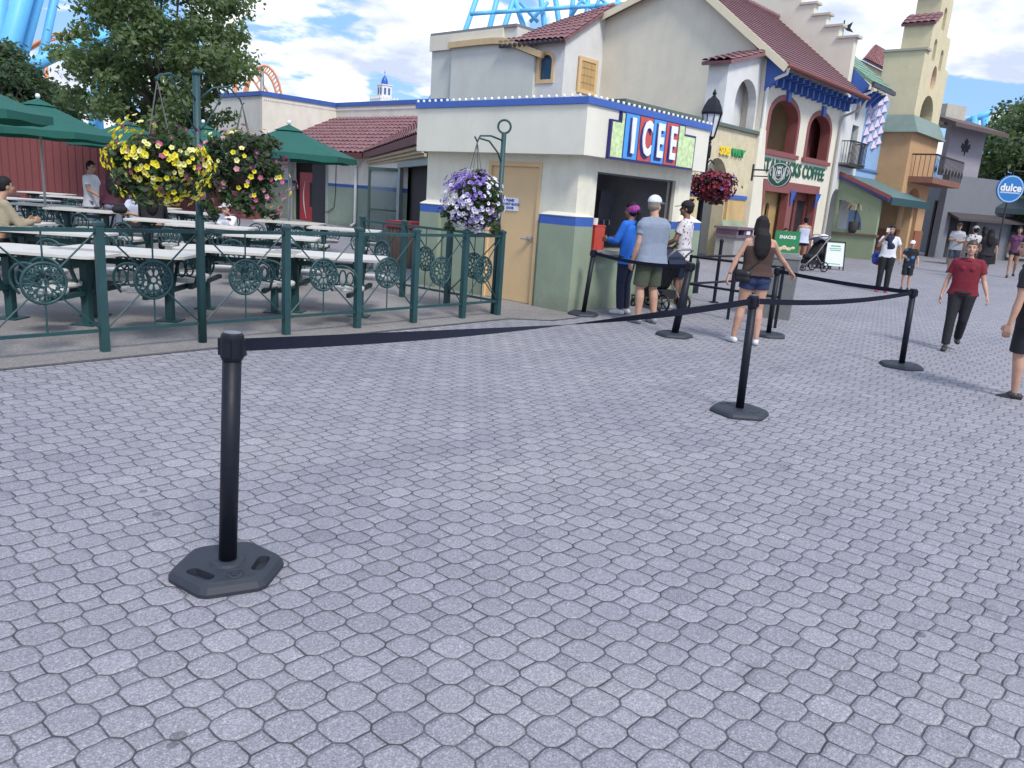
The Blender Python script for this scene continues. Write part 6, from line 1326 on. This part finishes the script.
        if shoes is not None:
            z0 = .0; sl = MB(); heel = aa - fd * .022 * S_; toe = aa + fd * .082 * S_
            zb = aa.z - .045 * S_
            sl.cap(Vector((heel.x, heel.y, zb + .024 * S_)), .024 * S_, Vector((toe.x, toe.y, zb + .019 * S_)), .019 * S_, 14); sl.cap(Vector((aa.x, aa.y, zb + .03 * S_)), .026 * S_, aa + fd * .02 * S_ + Z_ * (-.008) * S_, .024 * S_, 12)
            sl.cap(Vector((aa.x, aa.y, zb + .022 * S_)) + fd * .03 * S_, .026 * S_, Vector((toe.x, toe.y, zb + .017 * S_)), .022 * S_, 12)
            for i_ in range(len(sl.v)): x, y, z = sl.v[i_]; sl.v[i_] = (x, y, max(z, zb + .001))
            remesh(sl, max(vox * .8, .006), 'shoe', shoes, t, 1)
        if socks is not None:
            sk = MB(); sk.tube([aa + Z_ * .0 * S_, aa.lerp(kk, .16)], [.023 * S_, .024 * S_], 14); sk.build('sock', socks, t, smooth=True)
    ih = hr.transposed()
    def colf(c):
        l = (c - np.array(hd)) @ np.array(ih.transposed()) / S_; idx = np.zeros(len(c), int)
        for s_ in (-1, 1): idx[(np.abs(l[:, 0] - s_ * .0175) < .0078) & (np.abs(l[:, 2] - .002) < .0036) & (l[:, 1] > .025)] = 1
        for s_ in (-1, 1): idx[(np.abs(l[:, 0] - s_ * .0185) < .011) & (np.abs(l[:, 2] - .0165) < .0026) & (l[:, 1] > .025)] = 1
        idx[(np.abs(l[:, 0]) < .0125) & (np.abs(l[:, 2] + .034) < .0045) & (l[:, 1] > .03)] = 2
        return idx
    remesh(q, vox, 'body', [SKIN[skin], EYE_M, LIP], t, 1, colf)
    # clothing
    if top is not None:
        q = MB(); i_ = .008; hz = hem * H
        up0 = nk - (nk - ch).normalized() * .052 * S_
        if sleeve != 'tank': q.cap(J['sL'] * .90 + J['sR'] * .10 + Z_ * .000 * S_, .037 * S_, J['sR'] * .90 + J['sL'] * .10 + Z_ * .000 * S_, .037 * S_, 16); [q.cap(nk - Z_ * .040 * S_ + xr * s_ * .03 * S_, .026 * S_, J['s' + t_], .034 * S_, 12) for s_, t_ in ((1, 'R'), (-1, 'L'))]; q.tube([nk - Z_ * .045 * S_, nk - Z_ * .018 * S_], [.055 * S_, .037 * S_], 16)
        slab(q, ch + up3 * (.012 if sleeve != 'tank' else -.012) * S_, cw, gr * .98, ab, aw + .004, gr * .98, i_)
        dn = (pv - ab).normalized(); z1 = ab + dn * max(0.01, (ab.z - hz)) if dn.z < -.3 else pv
        bk_ = Vector((0, -.010 * S_, 0)); eloft(q, [(ab + Z_ * .02 * S_, (aw + gr + i_) * S_, (gr + i_) * S_), (ab.lerp(z1, .5) + bk_ * .5, ((aw + pw * hw) / 2 + gr * 1.03 + i_) * S_, (gr * 1.10 + i_) * S_), (z1 + bk_, (pw * hw + gr * 1.12 + i_ + .004) * S_, (gr * 1.25 + i_ + .006) * S_)])
        if fem:
            for s_ in (-1, 1): q.ell(ch + xr * s_ * .036 * S_ + Vector((0, .040 * S_, -.012 * S_)), (.036 * S_, .032 * S_, .036 * S_), 12, 8)
        for s_, tg in ((1, 'R'), (-1, 'L')):
            sh, el, wr = J['s' + tg], J['e' + tg], J['w' + tg]
            if sleeve == 'short': q.cap(sh, .0355 * S_, sh.lerp(el, .3), .036 * S_, 16); q.tube([sh.lerp(el, .1), sh.lerp(el, .62)], [.037 * S_, .038 * S_], 16)
            elif sleeve == 'long': q.cap(sh, .040 * S_, el, .033 * S_); q.tube([el, el.lerp(wr, .9)], [.033 * S_, .024 * S_], 14); q.cap(el, .033 * S_, el, .033 * S_)
            elif sleeve == 'cap': q.cap(sh, .038 * S_, sh.lerp(el, .18), .036 * S_, 16)
            else: q.tube([ch + xr * s_ * .046 * S_ + Vector((0, .045 * S_, .0)), sh * .62 + J['s' + ('L' if tg == 'R' else 'R')] * .38 + Z_ * .036 * S_ + Vector((0, .006, 0)), ch + xr * s_ * .046 * S_ - Vector((0, .05 * S_, 0))], .009 * S_, 8)
        remesh(q, vox, 'shirt', top, t, 2)
    if bottom is not None:
        q = MB(); i_ = .009
        if bot in ('skirt', 'dress'):
            for f in (-1, -.33, .33, 1): q.tube([ab.lerp(pv, .35) + xr * aw * f * S_, pv + xr * pw * f * S_, (J['kR'] + J['kL']) / 2 + Z_ * (.07 if bot == 'skirt' else .03) * S_ + xr * pw * 1.2 * f * S_], [(gr + .012) * S_, (gr * 1.15 + .012) * S_, .082 * S_], 16)
        else:
            slab(q, ab.lerp(pv, .80), aw + .001, gr * .90, pv, pw * hw, gr * 1.0, i_)
            for s_ in (-1, 1): q.ell(pv + xr * s_ * .036 * S_ + Vector((0, -.031 * S_, -.012 * S_)), (.050 * S_ * hw, .044 * S_, .052 * S_), 12, 8)
            for s_, tg in ((1, 'R'), (-1, 'L')):
                hh, kk, aa = J['h' + tg], J['k' + tg], J['a' + tg]; lw = legw
                if bot == 'pants': q.cap(hh, (.058) * S_ * lw * hw, hh.lerp(kk, .5), .049 * S_ * lw); q.cap(hh.lerp(kk, .5), .049 * S_ * lw, kk, .040 * S_ * lw); q.tube([kk - (aa - kk) * .05, kk.lerp(aa, .4), kk.lerp(aa, .95)], [.039 * S_ * lw, .038 * S_ * lw, .033 * S_ * lw], 16)
                elif bot == 'shorts': q.cap(hh, .060 * S_ * lw * hw, hh.lerp(kk, .3), .056 * S_ * lw); q.tube([hh.lerp(kk, .2), hh.lerp(kk, .92)], [.056 * S_ * lw, .053 * S_ * lw], 18)
                elif bot == 'hotpants': q.cap(hh, .059 * S_ * lw * hw, hh.lerp(kk, .05), .057 * S_ * lw); q.tube([hh.lerp(kk, -.05), hh.lerp(kk, .28)], [.057 * S_ * lw, .055 * S_ * lw], 18)
        remesh(q, vox, {'skirt': 'skirt', 'dress': 'dress', 'pants': 'trousers'}.get(bot, 'shorts'), bottom, t, 2)
    hm = hairm or HAIR
    if hair != 'none':
        q = MB(); q.ell(hp(0, -.011, .019), (.0485 * S_, .0575 * S_, .058 * S_), 20, 14, rot=hr)
        if hair == 'short': q.ell(hp(0, -.024, -.002), (.0445 * S_, .042 * S_, .046 * S_), 18, 10, rot=hr)
        if hair in ('long', 'pony', 'bun'): q.ell(hp(0, -.022, -.004), (.0475 * S_, .044 * S_, .054 * S_), 18, 10, rot=hr)
        if hair == 'long':
            eloft(q, [(hp(0, -.018, .070), .020 * S_, .024 * S_), (hp(0, -.026, .045), .044 * S_, .040 * S_), (hp(0, -.034, -.02), .052 * S_, .040 * S_), (nk + Vector((0, -.046 * S_, .0)), .058 * S_, .036 * S_), (nk + Vector((.004 * S_, -.056 * S_, -.06 * S_)), .066 * S_, .030 * S_), (ch + Vector((.004 * S_, -.064 * S_, .0)), .062 * S_, .026 * S_), (ch + Vector((.006 * S_, -.066 * S_, -.05 * S_)), .046 * S_, .022 * S_), (ch + Vector((.008 * S_, -.062 * S_, -.085 * S_)), .018 * S_, .012 * S_)])
            for s_ in (-1, 1): q.cap(hp(s_ * .040, -.005, .01), .018 * S_, hp(s_ * .044, -.008, -.07), .016 * S_)
        if hair == 'pony': q.ell(hp(0, -.062, .01), (.018 * S_, .018 * S_, .018 * S_), 10, 8); q.tube([hp(0, -.07, .01), hp(0, -.085, -.03), hp(0, -.075, -.09), hp(0, -.07, -.16), hp(0, -.066, -.20)], [.015 * S_, .020 * S_, .019 * S_, .014 * S_, .006 * S_], 12)
        if hair == 'bun': q.ell(hp(0, -.06, .03), (.022 * S_, .020 * S_, .022 * S_), 12, 8)
        # keep the face clear
        ob = remesh(q, max(vox * .8, .007), 'hair', hm, t, 1)
        for v in ob.data.vertices:
            l = ih @ (Vector(v.co) - hd) / S_
            if l.y > .014 and l.z < .030 and abs(l.x) < .043: v.co = hd + hr @ (Vector((l.x * .88, min(l.y, .012), l.z)) * S_)
    if cap is not None:
        q = MB(); q.ell(hp(0, -.008, .028), (.053 * S_, .064 * S_, .054 * S_), 20, 14, rot=hr)
        for i_ in range(len(q.v)):
            l = ih @ (Vector(q.v[i_]) - hd) / S_
            if l.z < .022: q.v[i_] = tuple(hd + hr @ (Vector((l.x, l.y, .022)) * S_))
        co = remesh(q, max(vox * .7, .006), 'cap', cap, t, 1)
        q = MB(); vs = []; n_ = 12
        for z in (.0, .004):
            for i_ in range(n_ + 1):
                a = -PI / 2 * .62 + PI * .62 * i_ / n_; vs.append(hp(math.sin(a) * .050, .030 + .016 * math.cos(a), .028 + z)); vs.append(hp(math.sin(a) * .052, .050 + .060 * math.cos(a) ** .6, .020 + z - .006 * math.cos(a)))
        m_ = (n_ + 1) * 2; fs = []
        for i_ in range(n_): a = 2 * i_; fs += [(a, a + 1, a + 3, a + 2), (m_ + a, m_ + a + 2, m_ + a + 3, m_ + a + 1), (a + 1, m_ + a + 1, m_ + a + 3, a + 3)]
        q.add(vs, fs); q.build('cap_brim', cap, co)
    return t
def printmat(nm, base, spots, sc=16, thr=.25, extra=None):
    mt = mat(nm, base, .85, .06, 6, .3, 25); nt = mt.node_tree; g_ = N(nt, 'ShaderNodeNewGeometry'); v = N(nt, 'ShaderNodeTexVoronoi', inp={'Scale': sc}); nt.links.new(g_.outputs['Position'], v.inputs['Vector'])
    f = ramp(nt, v.outputs['Distance'], [(thr, 1.0), (thr + .06, 0.0)]); f2 = mixc(nt, v.outputs['Color'], spots, extra or spots)
    nt.links.new(mixc(nt, f, base, f2), nt.nodes['Principled BSDF'].inputs['Base Color']); return mt
def at_ground(px, py): p = on(px, py); return (p.x, p.y, 0.0)
NVY = cloth('navy', (0.015, 0.02, 0.05)); BLK = cloth('black', (0.014, 0.014, 0.018)); WSH = mat('shoe_white', (0.6, 0.6, 0.62), .6, .08, 20); BSH = mat('shoe_black', (0.02, 0.02, 0.022), .5, .1, 20)
WHT = cloth('white', (0.66, 0.66, 0.70))
fac = lambda px, py, tx, ty: (lambda a, b: math.degrees(math.atan2(b.y - a.y, b.x - a.x)) - 90)(on(px, py), on(tx, ty))
AWAY = 41.4 - 90          # facing the way the camera looks
# at the serving window
person('person in a bright blue shirt and purple headwrap at the serving window', (9.98, 6.66, 0), R(4), 1.68, pose(eR=(.13, .06, .66), wR=(.10, .17, .66), eL=(-.13, .05, .66), wL=(-.09, .17, .66), hpit=-8), 'brown', True, cloth('blue', (0.015, 0.13, 0.55)), 'long', NVY, 'pants', WSH, 'pony', None, None, .009, hem=.46)
hw_ = [o for o in COL.objects if o.get('label', '').startswith('person in a bright blue')][0]
q = MB(); S1 = 1.66; q.ell((0, -.008 * S1, .952 * S1), (.054 * S1, .062 * S1, .052 * S1), 16, 10); q.ell((0, -.05 * S1, .955 * S1), (.03 * S1, .03 * S1, .03 * S1), 12, 8); remesh(q, .009, 'headwrap', printmat('wrap', (0.26, 0.03, 0.22), (0.42, 0.10, 0.36), 40, .3), hw_, 1)
person('man in a grey t-shirt, olive shorts and white cap seen from behind', at_ground(643, 323), R(-18), 1.78, pose(eR=(.14, .03, .66), wR=(.13, .14, .60), eL=(-.145, -.015, .64), wL=(-.15, .03, .50), hyaw=-72, kR=(.07, .01, .285), aR=(.085, -.02, .045), kL=(-.062, .01, .285), aL=(-.07, -.01, .045)), 'light', False, cloth('grey', (0.21, 0.25, 0.33)), 'short', cloth('olive', (0.060, 0.075, 0.05)), 'shorts', mat('shoe_grey', (0.22, 0.24, 0.27), .7, .1, 20), 'short', HAIRG, mat('cap_white', (0.62, 0.65, 0.68), .8, .05, 12), .008, hem=.475, w=1.38, legw=1.15)
person('person in a white floral shirt, navy shorts and dark cap beside the stroller', (11.50, 6.60, 0), R(12), 1.76, pose(eR=(.135, .03, .65), wR=(.12, .14, .56), eL=(-.13, .04, .65), wL=(-.10, .15, .58), hyaw=10), 'brown', False, printmat('floral', (0.60, 0.58, 0.60), (0.10, 0.03, 0.05), 17, .26, (0.35, 0.12, 0.03)), 'short', NVY, 'shorts', WSH, 'short', None, BLK, .009, hem=.46)
# woman in brown tank top
pb_ = at_ground(746, 344)
hand = Vector(s_f.location) + Vector((0, 0, .93))
wn_ = person('woman with long black hair, brown tank top and denim shorts reaching for the belt', pb_, R(AWAY - 4), 1.62, pose(hyaw=-28, eR=(.175, .05, .70), wR=(.285, .11, .595), eL=(-.165, -.01, .67), wL=(-.205, -.02, .545), kR=(.058, .012, .288), aR=(.066, -.02, .045), kL=(-.07, .03, .288), aL=(-.10, .03, .045), fR=10, fL=-20), 'light', True, cloth('brown', (0.055, 0.030, 0.025)), 'tank', cloth('denim', (0.02, 0.035, 0.10), .2, 14), 'hotpants', WSH, 'long', None, None, .007, hem=.545, grip=(.9, .7), legw=1.16, w=1.12)
q = MB(); q.tube([(.09, .0, 1.30), (.09, -.03, 1.28), (.0, -.12, 1.08), (-.14, -.12, .94)], .009, 6); q.build('bag_strap', BLK, wn_)
q = MB(); q.cap((-.13, -.10, .90), .055, (-.22, -.03, .90), .055); q.cap((-.13, -.10, .84), .05, (-.22, -.03, .84), .05); sbag = remesh(q, .01, 'shoulder_bag', mat('bag_black', (0.012, 0.012, 0.014), .5, .1, 30), wn_, 1)
q = MB(); q.tube([(-.332 + .016 * math.cos(a), -.03 + .03 * math.sin(a), .895) for a in [2 * PI * i / 12 for i in range(12)]], .005, 6, closed=True); q.build('bracelet', M_dark, wn_)
# woman in red walking towards the camera
rdw = person('woman in a dark red polo shirt and black trousers walking towards the viewer', at_ground(951, 350), R(fac(953, 350, 860, 700)), 1.50, pose(**{**WALK, 'aL': (-.03, -.12, .10), 'kL': (-.045, .0, .29), 'eL': (-.145, .0, .65), 'wL': (-.19, .05, .53), 'eR': (.14, -.02, .64), 'wR': (.165, .02, .50)}), 'light', True, cloth('red', (0.17, 0.010, 0.024)), 'short', BLK, 'pants', BSH, 'bun', HAIRB, None, .008, hem=.51, w=1.10, legw=1.08)
person('man in black t-shirt and black shorts cut off by the right edge', at_ground(1025, 399), R(AWAY + 50), 1.66, pose(eL=(-.14, .03, .64), wL=(-.16, .07, .50), kL=(-.05, .04, .288), aL=(-.055, .05, .045), kR=(.05, -.01, .29), aR=(.05, -.10, .06)), 'light', False, BLK, 'short', BLK, 'shorts', BSH, 'short', None, None, .008, hem=.46, w=1.1); edge_man = [o for o in COL.objects if o.get('label', '').startswith('man in black t-shirt')][0]; edge_man.rotation_mode = 'QUATERNION'; edge_man.rotation_quaternion = Quaternion(fw, -R(10)) @ Quaternion(Z_, R(AWAY + 50))
q = MB(); q.tube([(.130 * math.cos(a), -.012 + .118 * math.sin(a), .80) for a in [2 * PI * i / 20 for i in range(20)]], .022, 8, closed=True); q.build('waist_pouch', BLK, rdw)
# mother and child
mo = person('woman in black top over white shirt raising a phone to her face', at_ground(881, 292), R(fac(881, 291, 700, 700)), 1.60, pose(eR=(.15, .04, .68), wR=(.05, .12, .86), eL=(-.155, -.01, .66), wL=(-.175, .02, .52), hpit=0), 'tan', True, WHT, 'short', BLK, 'pants', mat('shoe_pink', (0.60, 0.04, 0.16), .6, .1), 'long', None, None, .010, hem=.52, legw=1.12, w=1.05)
q = MB(); q.cap((0, .0, 1.30), .105, (0, .0, 1.05), .105); q.cap((.05, .02, 1.3), .10, (-.05, .02, 1.1), .10); remesh(q, .012, 'vest', NVY, mo, 2)
q = MB(); q.box(.045, .115, .17, .185, 1.43, 1.53); q.build('phone', M_whitep, mo)
bg_ = thing('shoulder_bag', 'blue and red bag hanging at the side of the woman with the phone', 'bag', (Vector(at_ground(870, 290)).x - .0, Vector(at_ground(870, 290)).y, .72), R(20))
q = MB(); q.cap((-.12, 0, .0), .085, (.10, 0, .10), .10); q.cap((-.10, 0, .16), .06, (.10, 0, .20), .06); remesh(q, .014, 'body', cloth('bagblue', (0.03, 0.05, 0.28)), bg_); q = MB(); q.cap((-.12, -.05, -.04), .06, (.02, -.06, -.03), .07); remesh(q, .014, 'pocket', cloth('bagred', (0.35, 0.02, 0.06)), bg_)
person('child in a white cap and dark t-shirt with a blue print', at_ground(904, 290), R(fac(904, 289, 760, 700)), 1.26, pose(hd=(0, .012, .925), eR=(.13, .03, .66), wR=(.10, .12, .66), eL=(-.14, -.01, .65), wL=(-.16, .03, .54)), 'light', False, printmat('childprint', (0.012, 0.013, 0.02), (0.05, 0.20, 0.42), 7, .30), 'short', BLK, 'shorts', BSH, 'short', None, WHT, .010, hem=.45)
# strollers, far people
def far(label, px, py, D, H, **k):
    p = at(px, py, D); return person(label, (p.x, p.y, 0), k.pop('rz'), H, k.pop('ps'), vox=.016, **k)
far('man in a light grey t-shirt and dark shorts beside the grey bin', 957, 240, 33.5, 1.82, rz=R(fac(956, 262, 800, 700)), ps=pose(eR=(.13, .03, .66), wR=(.05, .12, .66), eL=(-.13, .03, .66), wL=(-.04, .12, .64)), skin='tan', top=cloth('lgrey', (0.36, 0.38, 0.42)), bottom=cloth('slate', (0.06, 0.07, 0.10)), bot='shorts', shoes=BSH, cap=BLK, hem=.46, w=1.15)
far('woman in a patterned white top and dark trousers walking away', 974, 240, 31, 1.74, rz=R(AWAY), ps=pose(**WALK), skin='tan', fem=True, top=printmat('stripey', (0.50, 0.48, 0.48), (0.05, 0.05, 0.07), 9, .30), bottom=BLK, shoes=WSH, hair='bun', cap=cloth('capbeige', (0.35, 0.33, 0.30)))
far('dark haired woman in a black top between the patterned and the black dress walkers', 983, 240, 33, 1.78, rz=R(AWAY + 10), ps=pose(), skin='light', fem=True, top=BLK, bottom=BLK, shoes=BSH, hair='long')
far('woman in a black dress and white shoes walking away', 990, 240, 29, 1.70, rz=R(AWAY - 15), ps=pose(**WALK), skin='tan', fem=True, top=BLK, bottom=BLK, bot='skirt', shoes=WSH, hair='long', hem=.5, w=1.1)
far('woman in a purple top and black shorts near the right edge', 1018, 240, 34, 1.84, rz=R(AWAY + 150), ps=pose(**WALK), skin='tan', fem=True, top=cloth('plum', (0.12, 0.04, 0.10)), bottom=BLK, bot='hotpants', shoes=BSH, hair='long')
far('woman in a white tank top at the coffee shop door', 803, 240, 27.5, 1.66, rz=R(AWAY - 8), ps=pose(eL=(-.13, .05, .68), wL=(-.12, .15, .66)), skin='tan', fem=True, top=cloth('tank', (0.50, 0.55, 0.70)), sleeve='tank', bottom=BLK, bot='hotpants', shoes=BSH, hair='bun')
far('seated person in dark clothes at the coffee shop entrance', 784, 240, 27.3, 1.62, rz=R(AWAY + 170), ps=pose(**SIT), skin='tan', top=cloth('darkgreen', (0.05, 0.07, 0.06)), bottom=BLK, hair='short')
# patio people
def seated_on(t_, h=.47): t_.location.z = 0
p_ = far('man in a white t-shirt standing by the red wall', 92, 200, 19.5, 1.74, rz=R(AWAY - 95), ps=pose(hpit=-12, eR=(.13, .05, .66), wR=(.10, .15, .60), eL=(-.13, .03, .66), wL=(-.11, .12, .58)), skin='tan', top=WHT, bottom=cloth('jean', (0.10, 0.13, 0.20)), shoes=WSH, hem=.45, w=1.05)
far('long haired woman in a dark top and grey jeans standing beside the man in white', 113, 200, 19.0, 1.64, rz=R(AWAY + 10), ps=pose(), skin='tan', fem=True, top=cloth('maroon', (0.06, 0.012, 0.03)), sleeve='long', bottom=cloth('gjean', (0.20, 0.23, 0.30)), shoes=BSH, hair='long', hem=.54)
far('seated man in a tan shirt cut by the left edge', -2, 200, 13.0, 1.80, rz=R(AWAY - 35), ps=pose(**{**SIT, 'hd': (0, .06, .72), 'ch': (0, .0, .54)}), skin='tan', top=cloth('khaki', (0.30, 0.26, 0.18)), sleeve='long', bottom=BLK, shoes=BSH, w=1.1)
far('child in a white cap and white shirt seated behind the mixed flower basket', 228, 200, 15.6, 1.50, rz=R(AWAY + 150), ps=pose(**SIT), skin='light', top=WHT, bottom=BLK, cap=cloth('capwhite2', (0.5, 0.5, 0.5)), shoes=BSH)
far('person in black seated under the yellow petunias', 152, 200, 17.0, 1.80, rz=R(AWAY + 20), ps=pose(**SIT), skin='tan', top=BLK, sleeve='long', bottom=BLK, shoes=BSH, hair='long')
far('person in a pale shirt seated facing the person in black', 136, 200, 18.2, 1.66, rz=R(AWAY + 170), ps=pose(**SIT), skin='light', top=cloth('paleblue', (0.5, 0.54, 0.66)), bottom=BLK, shoes=BSH)
q = MB(); q.cap((-.12, 0, .14), .13, (.12, 0, .14), .13); q.cap((-.1, 0, .26), .08, (.1, 0, .26), .08)
bp_ = at(119, 195, 17.6); bpk = thing('backpack', 'black backpack lying on a patio table beside the long haired woman', 'backpack', (bp_.x, bp_.y, .76)); remesh(q, .014, 'body', BLK, bpk); bpk.scale = (.6, .6, .6)
q = MB(); q.tube([(-.05, 0, .3), (-.03, 0, .40), (.03, 0, .40), (.05, 0, .3)], .012, 6); q.build('handle', BLK, bpk)
# strollers
def stroller(label, loc, rz, sc=1.0):
    t = thing('stroller', label, 'stroller', loc, rz, None); t.scale = (sc,) * 3
    for x, y, r_ in ((-.27, -.32, .15), (.27, -.32, .15), (-.2, .38, .10), (.2, .38, .10)):
        q = MB(); q.tube([(x, y + r_ * .9 * math.cos(2 * PI * i / 20), r_ + r_ * .9 * math.sin(2 * PI * i / 20)) for i in range(20)], r_ * .13, 6, closed=True)
        for i in range(5): a = 2 * PI * i / 5; q.tube([(x, y, r_), (x, y + r_ * .85 * math.cos(a), r_ + r_ * .85 * math.sin(a))], .008, 5)
        q.tube([(x - .03, y, r_), (x + .03, y, r_)], .02, 8); q.build('wheel', M_black, t)
    q = MB()
    for s_ in (-1, 1): q.tube([(s_ * .24, -.30, .16), (s_ * .23, .0, .50), (s_ * .22, -.30, .92), (s_ * .22, -.42, 1.02)], .016, 8); q.tube([(s_ * .23, .0, .50), (s_ * .19, .38, .12)], .016, 8)
    q.tube([(-.22, -.42, 1.02), (-.12, -.46, 1.04), (.12, -.46, 1.04), (.22, -.42, 1.02)], .02, 8); q.build('frame', M_steel, t, smooth=True)
    q = MB(); q.cap((-.12, .12, .42), .08, (.12, .12, .42), .08); 
    for x in (-.12, 0, .12): q.cap((x, -.02, .42), .085, (x, -.20, .78), .07)
    remesh(q, .014, 'seat', BLK, t); q = MB()
    for i in range(7):
        a = R(20 + i * 18)
    vs = []; fs = []
    for i in range(8):
        a = R(15 + i * 17)
        for j in range(7): x = -.22 + .44 * j / 6; b_ = math.sin(PI * (j + .0) / 6) * .06; vs.append((x, -.12 - (.30 + b_) * math.cos(a) * .8, .66 + (.30 + b_) * math.sin(a)))
    for i in range(7):
        for j in range(6): fs.append((i * 7 + j, i * 7 + j + 1, (i + 1) * 7 + j + 1, (i + 1) * 7 + j))
    q.add(vs, fs); q.build('canopy', NVY, t, smooth=True, fixn=False)
    q = MB(); q.box(-.18, .18, -.22, .2, .20, .34); q.build('basket', BLK, t); return t
stroller('black stroller parked between the grey shirt man and the floral shirt person', at_ground(657, 309), R(-8), .98)
p_ = at(812, 250, 26.5); stroller('dark stroller beside the woman in the white tank top at the coffee shop', (p_.x, p_.y, 0), R(60), 1.05)
p_ = at(822, 250, 28.5); stroller('black stroller with a pale cloth over it behind the sandwich board', (p_.x, p_.y, 0), R(130), 1.05)
q = MB(); q.cap((-.18, 0, 1.02), .10, (.2, .02, .98), .12); q.cap((.2, .05, .96), .1, (.3, .1, .7), .05); t_ = thing('pale_cloth', 'pale cloth draped over the stroller behind the sandwich board', 'cloth', (p_.x, p_.y, 0.02), 0); remesh(q, .02, 'folds', WHT, t_)
